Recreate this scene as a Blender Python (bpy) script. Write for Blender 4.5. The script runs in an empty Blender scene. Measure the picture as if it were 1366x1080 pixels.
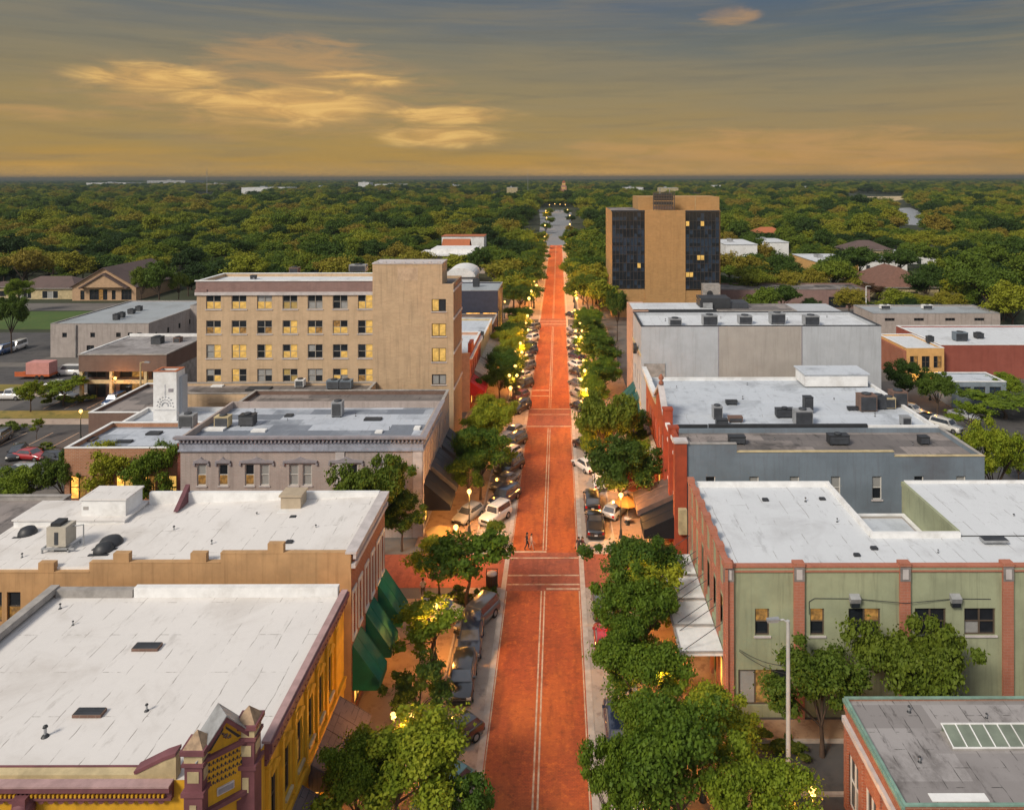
import bpy, bmesh, math, random
import numpy as np
from mathutils import Vector, Matrix
R = math.radians
S = bpy.context.scene
COL = S.collection
rng = random.Random(7)
nprng = np.random.default_rng(11)

# ------------------------------------------------------------------ camera
CAMX, CAMH, FPX = 1.5, 38.0, 1000.0
cd = bpy.data.cameras.new('camera'); cam = bpy.data.objects.new('camera', cd); COL.objects.link(cam)
cam.location = (CAMX, 0, CAMH); cam.rotation_euler = (R(90), R(0.12), 0)
cd.sensor_fit = 'HORIZONTAL'; cd.sensor_width = 36.0; cd.lens = FPX / 1366 * 36
cd.shift_x = (683 - 745) / 1366; cd.shift_y = (238 - 540) / 1366
cd.clip_start = 1.0; cd.clip_end = 60000
S.camera = cam
S.view_settings.view_transform = 'Standard'; S.view_settings.look = 'None'
S.view_settings.exposure = 0.22; S.view_settings.gamma = 1.0

# ------------------------------------------------------------------ node helper
class NT:
    def __init__(s, tree): s.t = tree; s.n = tree.nodes; s.l = tree.links
    def new(s, typ, **kw):
        n = s.n.new(typ)
        for k, v in kw.items(): setattr(n, k, v)
        return n
    def put(s, sock, v):
        if isinstance(v, bpy.types.NodeSocket): s.l.new(v, sock)
        elif v is not None: sock.default_value = v
    def math(s, op, a, b=None, clamp=False):
        n = s.new('ShaderNodeMath', operation=op); n.use_clamp = clamp
        s.put(n.inputs[0], a)
        if b is not None: s.put(n.inputs[1], b)
        return n.outputs[0]
    def mix(s, f, a, b, mode='MIX'):
        n = s.new('ShaderNodeMix', data_type='RGBA', blend_type=mode)
        s.put(n.inputs[0], f); s.put(n.inputs[6], c4(a)); s.put(n.inputs[7], c4(b))
        return n.outputs[2]
    def smooth(s, v, lo, hi):
        n = s.new('ShaderNodeMapRange', interpolation_type='SMOOTHSTEP')
        s.put(n.inputs[0], v); n.inputs[1].default_value = lo; n.inputs[2].default_value = hi
        return n.outputs[0]
    def noise(s, vec, scale, detail=4, rough=0.55, dist=0.0):
        n = s.new('ShaderNodeTexNoise'); s.put(n.inputs['Vector'], vec)
        n.inputs['Scale'].default_value = scale; n.inputs['Detail'].default_value = detail
        n.inputs['Roughness'].default_value = rough; n.inputs['Distortion'].default_value = dist
        return n.outputs['Fac']
    def mapv(s, vec, scale=(1, 1, 1), loc=(0, 0, 0)):
        n = s.new('ShaderNodeMapping'); s.put(n.inputs['Vector'], vec)
        n.inputs['Scale'].default_value = scale; n.inputs['Location'].default_value = loc
        return n.outputs[0]
    def ramp(s, f, stops, interp='LINEAR'):
        n = s.new('ShaderNodeValToRGB'); n.color_ramp.interpolation = interp
        el = n.color_ramp.elements
        while len(el) < len(stops): el.new(0.5)
        for e, (p, c) in zip(el, stops): e.position = p; e.color = c4(c)
        s.put(n.inputs[0], f); return n.outputs[0]
def c4(c):
    return (*c, 1.0) if isinstance(c, (tuple, list)) and len(c) == 3 else c
def srgb(r, g, b):
    f = lambda v: v / 12.92 if v <= 0.04045 else ((v + 0.055) / 1.055) ** 2.4
    return (f(r / 255), f(g / 255), f(b / 255))

# ------------------------------------------------------------------ sky, sun
SUN_EL, SUN_AZ = R(40), R(-138)       # azimuth clockwise from +Y (the street's direction)
W = bpy.data.worlds.new('World'); S.world = W; W.use_nodes = True
nt = NT(W.node_tree); nt.n.clear()
tc = nt.new('ShaderNodeTexCoord'); sep = nt.new('ShaderNodeSeparateXYZ'); nt.put(sep.inputs[0], tc.outputs['Generated'])
dx, dy, dz = sep.outputs
az = nt.math('ARCTAN2', dx, dy)
el = nt.math('ARCSINE', dz)
sky = nt.new('ShaderNodeTexSky', sky_type='NISHITA'); sky.sun_disc = False
sky.sun_elevation = SUN_EL; sky.sun_rotation = SUN_AZ; sky.altitude = 30; sky.dust_density = 3
# slow streaks of cloud that bend the bands
vec = nt.new('ShaderNodeCombineXYZ'); nt.put(vec.inputs[0], az); nt.put(vec.inputs[1], nt.math('MULTIPLY', el, 3.2))
v2 = nt.mapv(vec.outputs[0], (2.2, 5.0, 1))
n1 = nt.noise(v2, 2.2, 6, 0.55, 0.3)
n2 = nt.noise(nt.mapv(vec.outputs[0], (1.6, 7.5, 1), (3.1, 1.7, 0)), 2.4, 8, 0.6, 0.5)
n3 = nt.noise(nt.mapv(vec.outputs[0], (2.6, 11.0, 1), (1.3, 4.7, 0)), 2.4, 7, 0.6, 0.4)
elw = nt.math('ADD', el, nt.math('MULTIPLY', nt.math('SUBTRACT', n1, 0.5), 0.05))
warm = nt.ramp(nt.math('DIVIDE', elw, 0.26), [(0.0, srgb(250, 186, 82)), (0.05, srgb(200, 154, 72)), (0.12, srgb(180, 146, 82)), (0.2, srgb(171, 143, 87)), (0.42, srgb(154, 137, 99)), (0.66, srgb(127, 124, 110)), (0.92, srgb(98, 109, 120)), (1.0, srgb(92, 107, 124))])
cool = nt.ramp(nt.math('DIVIDE', elw, 0.26), [(0.0, srgb(250, 184, 90)), (0.05, srgb(198, 150, 80)), (0.12, srgb(178, 144, 86)), (0.2, srgb(166, 139, 91)), (0.42, srgb(144, 133, 106)), (0.66, srgb(104, 112, 112)), (0.92, srgb(70, 95, 124)), (1.0, srgb(62, 90, 126))])
base = nt.mix(nt.smooth(az, -0.25, 0.55), warm, cool)
streak = nt.smooth(n2, 0.40, 0.68)
base = nt.mix(nt.math('MULTIPLY', streak, 0.34), base, srgb(152, 138, 108))
base = nt.mix(nt.math('MULTIPLY', nt.smooth(n3, 0.46, 0.72), 0.20), base, srgb(92, 96, 96))
def blob(a, e, ra, re, k=1.0):
    u = nt.math('DIVIDE', nt.math('SUBTRACT', az, a), ra); v = nt.math('DIVIDE', nt.math('SUBTRACT', el, e), re)
    d = nt.math('ADD', nt.math('MULTIPLY', u, u), nt.math('MULTIPLY', v, v))
    return nt.math('MULTIPLY', nt.math('SUBTRACT', 1.0, d, clamp=True), k)
def total(lst):
    o = lst[0]
    for b in lst[1:]: o = nt.math('MAXIMUM', o, b)
    return o
main = total([blob(-0.495, 0.118, 0.105, 0.024), blob(-0.43, 0.100, 0.07, 0.022, 0.85), blob(-0.345, 0.092, 0.145, 0.032, 1.1), blob(-0.26, 0.128, 0.09, 0.014, .85), blob(-0.14, 0.083, 0.12, 0.017, 1.0), blob(-0.155, 0.056, 0.11, 0.022, 0.95)])
soft = total([blob(-0.34, 0.14, 0.16, 0.05, .95), blob(0.14, 0.042, 0.12, 0.018, 0.75), blob(0.28, 0.035, 0.34, 0.036, 0.95), blob(-0.35, 0.10, 0.30, 0.07, .7), blob(0.40, 0.052, 0.09, 0.016, .85), blob(0.225, 0.208, 0.05, 0.016, 0.9), blob(-0.6, 0.075, 0.12, 0.014, .6)])
nc = nt.noise(nt.mapv(vec.outputs[0], (5.5, 9.0, 1), (0.4, 0.2, 0)), 2.2, 9, 0.60, 0.7)
nc = nt.math('MULTIPLY', nt.math('SUBTRACT', nc, 0.5), 2.6)
mk = nt.smooth(nt.math('ADD', main, nc), -0.1, 1.2); mk = nt.math('MULTIPLY', mk, nt.smooth(main, 0.0, 0.8))
sk = nt.smooth(nt.math('ADD', soft, nc), 0.0, 1.2); sk = nt.math('MULTIPLY', sk, nt.smooth(soft, 0.0, 0.5))
base = nt.mix(nt.math('MULTIPLY', sk, 0.55), base, srgb(208, 160, 104))
base = nt.mix(nt.math('MULTIPLY', mk, 0.80), base, nt.mix(nt.smooth(nc, -0.3, 0.6), srgb(222, 172, 104), srgb(252, 206, 124)))
base = nt.mix(nt.math('MULTIPLY', nt.smooth(el, 0.025, 0.0), 0.6), base, (0.66, 0.42, 0.15))      # brightest just over the horizon
# the bright high overcast that lights the town, above the band the photograph shows
high = nt.mix(nt.math('MULTIPLY', nt.smooth(n1, 0.3, 0.7), 0.3), (0.60, 0.63, 0.71), (0.70, 0.665, 0.61))
back = nt.math('MULTIPLY', nt.smooth(dy, 0.15, -0.55), nt.smooth(el, -0.02, 0.06))      # the brighter half of the sky, behind the photographer
over = nt.mix(nt.math('MAXIMUM', nt.smooth(el, 0.27, 0.60), back), base, high)
bgs = nt.new('ShaderNodeBackground'); nt.put(bgs.inputs[0], over); bgs.inputs[1].default_value = 0.84
bgn = nt.new('ShaderNodeBackground'); nt.put(bgn.inputs[0], sky.outputs[0]); bgn.inputs[1].default_value = 0.05
# the thin clear-sky part shows only where the cloud deck is high
mixw = nt.new('ShaderNodeMixShader'); nt.put(mixw.inputs[0], nt.math('MULTIPLY', nt.smooth(el, 0.27, 0.6), 0.35))
nt.l.new(bgs.outputs[0], mixw.inputs[1]); nt.l.new(bgn.outputs[0], mixw.inputs[2])
wo = nt.new('ShaderNodeOutputWorld'); nt.l.new(mixw.outputs[0], wo.inputs[0])
sl = bpy.data.lights.new('sun', 'SUN'); sl.energy = 2.9; sl.angle = R(16); sl.color = (1.0, 0.90, 0.76)
so = bpy.data.objects.new('sun', sl); COL.objects.link(so)
sd = Vector((math.sin(SUN_AZ) * math.cos(SUN_EL), math.cos(SUN_AZ) * math.cos(SUN_EL), math.sin(SUN_EL)))
so.rotation_euler = sd.to_track_quat('Z', 'Y').to_euler(); so.location = (0, 0, 200)

# ------------------------------------------------------------------ materials
MATS = {}
def newmat(name):
    m = bpy.data.materials.new(name); m.use_nodes = True; t = NT(m.node_tree)
    return m, t, m.node_tree.nodes['Principled BSDF']
def bump(t, b, h, strength=0.3, dist=0.05):
    n = t.new('ShaderNodeBump'); n.inputs['Strength'].default_value = strength; n.inputs['Distance'].default_value = dist
    t.put(n.inputs['Height'], h); t.l.new(n.outputs[0], b.inputs['Normal'])
def sc(c, k): return tuple(min(1, max(0, x * k)) for x in c)
def mat(name, col, rough=0.8, var=0.18, scale=1.2, metal=0.0, dirt=0.0, dirtcol=(0.06, 0.05, 0.04), streak=0.0, coat=0.0):
    if name in MATS: return MATS[name]
    m, t, b = newmat(name)
    oc = t.new('ShaderNodeTexCoord').outputs['Object']
    n = t.noise(oc, scale, 6, 0.6)
    f = t.noise(oc, scale * 9, 3, 0.6)
    c = t.mix(t.smooth(n, 0.3, 0.7), sc(col, 1 - var), sc(col, 1 + var * 0.7))
    c = t.mix(t.math('MULTIPLY', t.smooth(f, 0.35, 0.7), var * 0.6), c, sc(col, 0.7))
    if streak:
        s_ = t.noise(t.mapv(oc, (2.2, 2.2, 0.12)), 1.5, 5, 0.65)
        c = t.mix(t.math('MULTIPLY', t.smooth(s_, 0.48, 0.72), streak), c, dirtcol)
    if dirt:
        d = t.noise(oc, scale * 0.35, 7, 0.65)
        c = t.mix(t.math('MULTIPLY', t.smooth(d, 0.48, 0.66), dirt), c, dirtcol)
    t.put(b.inputs['Base Color'], c); b.inputs['Roughness'].default_value = rough; b.inputs['Metallic'].default_value = metal
    if coat: b.inputs['Coat Weight'].default_value = coat
    MATS[name] = m; return m
def brickmat(name, c1, c2, mortar, bw=0.42, rh=0.16, rough=0.85, streak=0.15, size=0.02):
    if name in MATS: return MATS[name]
    m, t, b = newmat(name)
    oc = t.new('ShaderNodeTexCoord').outputs['Object']; sp = t.new('ShaderNodeSeparateXYZ'); t.put(sp.inputs[0], oc)
    cv = t.new('ShaderNodeCombineXYZ'); t.put(cv.inputs[0], t.math('ADD', sp.outputs[0], sp.outputs[1])); t.put(cv.inputs[1], sp.outputs[2])
    br = t.new('ShaderNodeTexBrick'); t.put(br.inputs['Vector'], cv.outputs[0]); br.inputs['Scale'].default_value = 1
    br.inputs['Brick Width'].default_value = bw; br.inputs['Row Height'].default_value = rh; br.inputs['Mortar Size'].default_value = size
    br.inputs['Color1'].default_value = c4(c1); br.inputs['Color2'].default_value = c4(c2); br.inputs['Mortar'].default_value = c4(mortar)
    n = t.noise(oc, 0.5, 7, 0.65)
    c = t.mix(t.math('MULTIPLY', t.smooth(n, 0.42, 0.62), 0.32), br.outputs['Color'], sc(c1, 0.66))
    s_ = t.noise(t.mapv(oc, (1.8, 1.8, 0.10)), 1.3, 5, 0.65)
    c = t.mix(t.math('MULTIPLY', t.smooth(s_, 0.48, 0.66), streak), c, sc(c1, 0.35))
    t.put(b.inputs['Base Color'], c); b.inputs['Roughness'].default_value = rough
    bump(t, b, br.outputs['Fac'], 0.3, -0.02)
    MATS[name] = m; return m
def roofmat(name, col, seam=(0.12, 0.10, 0.08), sw=1.5, sl_=7.0, seam_k=0.55, stain=0.35, staincol=(0.20, 0.17, 0.14), patch=0.0, patchcol=(0.10, 0.11, 0.13), rough=0.75):
    if name in MATS: return MATS[name]
    m, t, b = newmat(name)
    oc = t.new('ShaderNodeTexCoord').outputs['Object']; sp = t.new('ShaderNodeSeparateXYZ'); t.put(sp.inputs[0], oc)
    wob = t.noise(oc, 0.7, 3, 0.5)
    cv = t.new('ShaderNodeCombineXYZ'); t.put(cv.inputs[0], sp.outputs[1]); t.put(cv.inputs[1], t.math('ADD', sp.outputs[0], t.math('MULTIPLY', wob, 0.25)))
    br = t.new('ShaderNodeTexBrick'); t.put(br.inputs['Vector'], cv.outputs[0]); br.inputs['Scale'].default_value = 1
    br.inputs['Brick Width'].default_value = sl_; br.inputs['Row Height'].default_value = sw; br.inputs['Mortar Size'].default_value = 0.028
    br.inputs['Mortar Smooth'].default_value = 0.4
    br.inputs['Color1'].default_value = c4(col); br.inputs['Color2'].default_value = c4(sc(col, 0.965)); br.inputs['Mortar'].default_value = c4(col)
    gate = t.smooth(t.noise(t.mapv(oc, (1.5, 0.6, 1)), 1.3, 4, 0.6), 0.44, 0.62)
    c = br.outputs['Color']
    if patch:
        pb = t.new('ShaderNodeTexBrick'); t.put(pb.inputs['Vector'], t.mapv(oc, (1, 1, 1), (0.7, 0.3, 0))); pb.inputs['Scale'].default_value = 1
        pb.inputs['Brick Width'].default_value = 4.5; pb.inputs['Row Height'].default_value = 1.9; pb.inputs['Mortar Size'].default_value = 0.0; pb.offset = 0.37
        pb.inputs['Color1'].default_value = (0, 0, 0, 1); pb.inputs['Color2'].default_value = (1, 1, 1, 1)
        pf = t.math('ADD', t.math('MULTIPLY', pb.outputs['Color'], 0.75), t.math('MULTIPLY', t.noise(oc, 0.35, 6, 0.65), 0.7))
        c = t.mix(t.math('MULTIPLY', t.smooth(pf, 0.45, 0.95), patch), c, patchcol)
    c = t.mix(t.math('MULTIPLY', t.math('MULTIPLY', br.outputs['Fac'], gate), seam_k), c, seam)
    s1 = t.smooth(t.noise(oc, 0.16, 8, 0.68, 0.4), 0.47, 0.66)
    c = t.mix(t.math('MULTIPLY', s1, stain), c, staincol)
    s2 = t.smooth(t.noise(t.mapv(oc, (0.9, 0.25, 1), (4, 9, 0)), 1.6, 7, 0.7), 0.56, 0.70)
    c = t.mix(t.math('MULTIPLY', s2, stain * 0.8), c, sc(staincol, 0.6))
    c = t.mix(t.math('MULTIPLY', t.smooth(t.noise(oc, 3.0, 4, 0.6), 0.3, 0.7), 0.10), c, sc(col, 0.75))
    t.put(b.inputs['Base Color'], c); b.inputs['Roughness'].default_value = rough
    bump(t, b, t.noise(oc, 0.8, 4, 0.5), 0.15, 0.08)
    MATS[name] = m; return m
def emis(name, col, k, var=0.5, scale=1.5):
    if name in MATS: return MATS[name]
    m, t, b = newmat(name)
    oc = t.new('ShaderNodeTexCoord').outputs['Object']
    n = t.smooth(t.noise(oc, scale, 4, 0.7), 0.3, 0.72)
    c = t.mix(n, sc(col, 1 - var), col)
    t.put(b.inputs['Base Color'], (0.05, 0.04, 0.03, 1)); t.put(b.inputs['Emission Color'], c); b.inputs['Emission Strength'].default_value = k
    b.inputs['Roughness'].default_value = 0.15
    MATS[name] = m; return m
def glassmat(name, col, rough=0.08):
    if name in MATS: return MATS[name]
    m, t, b = newmat(name)
    oc = t.new('ShaderNodeTexCoord').outputs['Object']
    t.put(b.inputs['Base Color'], t.mix(t.noise(oc, 1.1, 3), sc(col, 0.5), sc(col, 1.4)))
    b.inputs['Roughness'].default_value = rough; b.inputs['IOR'].default_value = 1.5
    bump(t, b, t.noise(oc, 0.6, 2), 0.05, 0.05)
    MATS[name] = m; return m
def leafmat(name, stops, hue_noise=0.25, twoscale=(0.9, 3.0), patch=0.0):
    if name in MATS: return MATS[name]
    m, t, b = newmat(name)
    oi = t.new('ShaderNodeObjectInfo'); oc = t.new('ShaderNodeTexCoord').outputs['Object']
    n = t.noise(oc, twoscale[0], 3, 0.6); n2 = t.noise(oc, twoscale[1], 2, 0.6)
    f = t.math('ADD', oi.outputs['Random'], t.math('MULTIPLY', t.math('SUBTRACT', n, 0.5), hue_noise * 2))
    f = t.math('ADD', f, t.math('MULTIPLY', t.math('SUBTRACT', n2, 0.5), hue_noise), clamp=True)
    if patch:       # stands of one kind: neighbouring trees run lighter or darker together
        f = t.math('ADD', f, t.math('MULTIPLY', t.math('SUBTRACT', t.noise(t.mapv(oi.outputs['Location'], (1, .6, 0)), 0.016, 3, 0.6), 0.5), patch), clamp=True)
    c = t.ramp(f, stops)
    t.put(b.inputs['Base Color'], c); b.inputs['Roughness'].default_value = 0.65; b.inputs['Specular IOR Level'].default_value = 0.25
    tr = t.new('ShaderNodeBsdfTranslucent'); t.put(tr.inputs[0], t.mix(0.5, c, (0.10, 0.16, 0.01)))
    mx = t.new('ShaderNodeMixShader'); mx.inputs[0].default_value = 0.22
    t.l.new(b.outputs[0], mx.inputs[1]); t.l.new(tr.outputs[0], mx.inputs[2]); t.l.new(mx.outputs[0], t.n['Material Output'].inputs[0])
    MATS[name] = m; return m

# ------------------------------------------------------------------ mesh helpers
class MB:
    def __init__(s): s.v = []; s.f = []; s.m = []; s.ms = []; s.sm = []
    def mi(s, m):
        if m not in s.ms: s.ms.append(m)
        return s.ms.index(m)
    def face(s, pts, m, smooth=False):
        i = len(s.v); s.v += [tuple(p) for p in pts]; s.f.append(tuple(range(i, i + len(pts)))); s.m.append(s.mi(m)); s.sm.append(smooth)
    def poly(s, vs, fs, m, smooth=False):
        i = len(s.v); s.v += [tuple(p) for p in vs]; k = s.mi(m)
        for f in fs: s.f.append(tuple(i + a for a in f)); s.m.append(k); s.sm.append(smooth)
    def box(s, x0, x1, y0, y1, z0, z1, m, bottom=True):
        v = [(x0, y0, z0), (x1, y0, z0), (x1, y1, z0), (x0, y1, z0), (x0, y0, z1), (x1, y0, z1), (x1, y1, z1), (x0, y1, z1)]
        f = [(4, 5, 6, 7), (0, 1, 5, 4), (1, 2, 6, 5), (2, 3, 7, 6), (3, 0, 4, 7)]
        if bottom: f.append((3, 2, 1, 0))
        s.poly(v, f, m); return s
    def cyl(s, a, b, r0, r1, m, n=10, caps=True, smooth=True):
        a, b = Vector(a), Vector(b); d = (b - a)
        if d.length < 1e-6: return s
        q = d.to_track_quat('Z', 'Y'); vs = []
        for p, r in ((a, r0), (b, r1)):
            for k in range(n):
                t = 2 * math.pi * k / n; vs.append(p + q @ Vector((r * math.cos(t), r * math.sin(t), 0)))
        s.poly(vs, [(k, (k + 1) % n, n + (k + 1) % n, n + k) for k in range(n)], m, smooth)
        if caps: s.poly(vs, [tuple(range(n))[::-1], tuple(range(n, 2 * n))], m)
        return s
    def tube(s, pts, r, m, n=6):
        for a, b in zip(pts[:-1], pts[1:]): s.cyl(a, b, r, r, m, n)
        return s
    def lathe(s, c, prof, m, n=14, smooth=True):
        vs = []
        for r, z in prof:
            for k in range(n):
                t = 2 * math.pi * k / n; vs.append((c[0] + r * math.cos(t), c[1] + r * math.sin(t), c[2] + z))
        fs = []
        for j in range(len(prof) - 1):
            for k in range(n): fs.append((j * n + k, j * n + (k + 1) % n, (j + 1) * n + (k + 1) % n, (j + 1) * n + k))
        fs.append(tuple(range(n))[::-1]); fs.append(tuple((len(prof) - 1) * n + k for k in range(n)))
        s.poly(vs, fs, m, smooth); return s
    def ball(s, c, r, m, n=12, k=8, sz=1.0):
        prof = [(max(1e-4, r * math.sin(math.pi * i / k)), -r * sz * math.cos(math.pi * i / k)) for i in range(k + 1)]
        return s.lathe(c, prof, m, n)
    def prism(s, poly, axis, a0, a1, m):
        """poly of 2-D points; axis 'x' extrudes (y,z) along x, 'y' extrudes (x,z) along y, 'z' extrudes (x,y)"""
        g = {'x': lambda p, a: (a, p[0], p[1]), 'y': lambda p, a: (p[0], a, p[1]), 'z': lambda p, a: (p[0], p[1], a)}[axis]
        n = len(poly); vs = [g(p, a0) for p in poly] + [g(p, a1) for p in poly]
        fs = [(k, (k + 1) % n, n + (k + 1) % n, n + k) for k in range(n)] + [tuple(range(n))[::-1], tuple(range(n, 2 * n))]
        s.poly(vs, fs, m); return s
    def wall(s, o, u, w, h, holes, m, depth=0.22, rm=None):
        """a wall of width w, height h with real openings; o bottom-left seen from outside, u along it; outward normal = u x z"""
        o = Vector(o); u = Vector(u); n = u.cross(Vector((0, 0, 1))); z = Vector((0, 0, 1))
        xs = sorted({0, w} | {round(min(max(a, 0), w), 4) for q in holes for a in (q[0], q[2])})
        zs = sorted({0, h} | {round(min(max(a, 0), h), 4) for q in holes for a in (q[1], q[3])})
        P = lambda a, b, d=0: o + u * a + z * b - n * d
        for i in range(len(xs) - 1):
            for j in range(len(zs) - 1):
                cx, cz = (xs[i] + xs[i + 1]) / 2, (zs[j] + zs[j + 1]) / 2
                if any(q[0] < cx < q[2] and q[1] < cz < q[3] for q in holes): continue
                s.face([P(xs[i], zs[j]), P(xs[i + 1], zs[j]), P(xs[i + 1], zs[j + 1]), P(xs[i], zs[j + 1])], m)
        for a0, b0, a1, b1 in holes:
            r = rm or m
            s.face([P(a0, b0), P(a1, b0), P(a1, b0, depth), P(a0, b0, depth)], r); s.face([P(a0, b1, depth), P(a1, b1, depth), P(a1, b1), P(a0, b1)], r)
            s.face([P(a0, b0), P(a0, b0, depth), P(a0, b1, depth), P(a0, b1)], r); s.face([P(a1, b0, depth), P(a1, b0), P(a1, b1), P(a1, b1, depth)], r)
        return s
    def mesh(s, name, off=(0, 0, 0)):
        me = bpy.data.meshes.new(name)
        me.from_pydata([(a - off[0], b - off[1], c - off[2]) for a, b, c in s.v], [], s.f)
        for m in s.ms: me.materials.append(m)
        me.polygons.foreach_set('material_index', s.m); me.polygons.foreach_set('use_smooth', s.sm); me.update()
        return me
def link(name, me, parent=None, loc=(0, 0, 0), rz=0):
    o = bpy.data.objects.new(name, me); COL.objects.link(o); o.location = loc; o.rotation_euler = (0, 0, rz)
    if parent: o.parent = parent
    return o
def build(name, mb, parent=None, off=(0, 0, 0), loc=(0, 0, 0), rz=0): return link(name, mb.mesh(name, off), parent, loc, rz)
def tag(o, label=None, cat=None, group=None, kind=None):
    if label: o['label'] = label
    if cat: o['category'] = cat
    if group: o['group'] = group
    if kind: o['kind'] = kind
    return o
def thing(name, label, cat, loc=(0, 0, 0), rz=0, group=None):
    o = bpy.data.objects.new(name, None); COL.objects.link(o); o.location = loc; o.rotation_euler = (0, 0, rz); o.empty_display_size = 0.5
    return tag(o, label, cat, group)
KIDS = {}
def kids(o):
    return list(o.children)
def copy_tree(o, loc, rz=0, label=None, s=None, group=None, parent=None, swap=None):
    c = o.copy(); COL.objects.link(c)
    if parent is None:
        c.location = loc; c.rotation_euler = (0, 0, rz)
        if s: c.scale = (s, s, s) if not isinstance(s, tuple) else s
        if label: c['label'] = label
        if group: c['group'] = group
    else: c.parent = parent
    for ch in kids(o): copy_tree(ch, None, parent=c)
    return c
def struct(name, mb): return tag(build(name, mb), kind='structure')
def at(px, py, z=0.0):
    """the spot on the ground (or on height z) seen at a pixel of the photograph; roll ignored"""
    d = (CAMH - z) / (py - 238) * FPX
    return (CAMX + (px - 745) / FPX * d, d)
ORD = ['first', 'second', 'third', 'fourth', 'fifth', 'sixth', 'seventh', 'eighth', 'ninth', 'tenth', 'eleventh', 'twelfth', 'thirteenth', 'fourteenth', 'fifteenth', 'sixteenth', 'seventeenth', 'eighteenth', 'nineteenth', 'twentieth', 'twenty-first', 'twenty-second', 'twenty-third', 'twenty-fourth', 'twenty-fifth', 'twenty-sixth', 'twenty-seventh', 'twenty-eighth', 'twenty-ninth', 'thirtieth']
ORD += ['thirty-' + o for o in ORD[:9]]
# ------------------------------------------------------------------ palette
YEL = mat('yellow_paint', (0.62, 0.33, 0.015), 0.7, 0.16, 0.9, streak=0.3, dirtcol=(0.25, 0.12, 0.02))
PUR = mat('plum_paint', (0.17, 0.062, 0.072), 0.7, 0.2)
PURL = mat('pale_plum_coping', (0.40, 0.26, 0.25), 0.7, 0.2)
CREAM = mat('cream_render', (0.52, 0.42, 0.24), 0.85, 0.2, dirt=0.4, dirtcol=(0.2, 0.15, 0.09))
TANW = mat('tan_stucco', (0.46, 0.275, 0.13), 0.9, 0.14, 0.6, streak=0.35, dirtcol=(0.2, 0.11, 0.05))
REDB = brickmat('red_brick', (0.36, 0.105, 0.05), (0.28, 0.08, 0.04), (0.34, 0.22, 0.16))
ORB = brickmat('orange_brick', (0.44, 0.19, 0.09), (0.36, 0.15, 0.07), (0.42, 0.30, 0.22))
BRNB = brickmat('brown_brick', (0.18, 0.10, 0.075), (0.14, 0.08, 0.06), (0.2, 0.15, 0.12))
GREIGE = brickmat('greige_brick', (0.40, 0.33, 0.30), (0.36, 0.30, 0.27), (0.42, 0.36, 0.33), streak=0.25)
LINTEL = mat('grey_stone_trim', (0.27, 0.25, 0.27), 0.85, 0.15)
BLUECOR = mat('blue_grey_cornice', (0.30, 0.32, 0.38), 0.8, 0.18, streak=0.3)
PALEST = mat('pale_limestone', (0.50, 0.46, 0.45), 0.85, 0.15)
TANB = brickmat('tan_brick', (0.56, 0.39, 0.235), (0.50, 0.35, 0.21), (0.52, 0.39, 0.26), streak=0.18)
TANB2 = brickmat('tan_tower_brick', (0.54, 0.38, 0.235), (0.47, 0.33, 0.20), (0.50, 0.36, 0.22), 0.6, 0.22, streak=0.28)
MAUVE = brickmat('mauve_brick', (0.27, 0.16, 0.14), (0.22, 0.13, 0.115), (0.28, 0.2, 0.18))
GREENW = mat('sage_green_stucco', (0.31, 0.335, 0.215), 0.9, 0.13, 0.5, streak=0.35, dirtcol=(0.11, 0.11, 0.07))
PINKP = brickmat('salmon_pilaster', (0.42, 0.155, 0.095), (0.38, 0.14, 0.085), (0.40, 0.2, 0.14), 0.5, 0.2)
BLUEW = mat('slate_blue_paint', (0.165, 0.205, 0.245), 0.85, 0.16, 0.25, streak=0.3, dirtcol=(0.10, 0.085, 0.095), dirt=0.5)
REDP = mat('bright_red_paint', (0.34, 0.058, 0.022), 0.75, 0.2, 0.8, streak=0.2)
GREYW = mat('pale_grey_stucco', (0.42, 0.44, 0.465), 0.9, 0.09, 0.35, streak=0.3, dirtcol=(0.22, 0.22, 0.22))
BEIGEW = mat('beige_grey_stucco', (0.37, 0.335, 0.30), 0.9, 0.09, 0.35, streak=0.25, dirtcol=(0.2, 0.18, 0.16))
OFFICE = brickmat('ochre_brick', (0.44, 0.25, 0.095), (0.38, 0.215, 0.08), (0.42, 0.26, 0.12), 0.9, 0.3, streak=0.15)
NAVY = mat('navy_metal_cladding', (0.03, 0.035, 0.06), 0.6, 0.2)
WHITE = mat('white_paint', (0.74, 0.74, 0.73), 0.7, 0.08, dirt=0.35, dirtcol=(0.4, 0.38, 0.35))
GREYC = mat('grey_concrete', (0.33, 0.31, 0.29), 0.9, 0.2, dirt=0.5, dirtcol=(0.13, 0.12, 0.11))
BLOCK = brickmat('pale_block_wall', (0.40, 0.35, 0.32), (0.36, 0.315, 0.29), (0.36, 0.32, 0.29), 0.8, 0.4, streak=0.35)
DARK = mat('dark_metal', (0.03, 0.032, 0.036), 0.5, 0.2)
GALV = mat('galvanised_metal', (0.36, 0.37, 0.38), 0.5, 0.18, metal=0.3, dirt=0.4)
LOUV = mat('louvre_dark', (0.045, 0.05, 0.06), 0.6, 0.3)
COPPER = mat('verdigris_coping', (0.19, 0.31, 0.25), 0.7, 0.25, dirt=0.5, dirtcol=(0.15, 0.2, 0.16))
RWHITE = roofmat('white_membrane', (0.68, 0.655, 0.63), seam_k=0.8, stain=0.42, staincol=(0.42, 0.38, 0.34))
RWHITE2 = roofmat('white_membrane_bluish', (0.60, 0.625, 0.65), seam_k=0.75, stain=0.42, staincol=(0.34, 0.34, 0.35))
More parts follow.
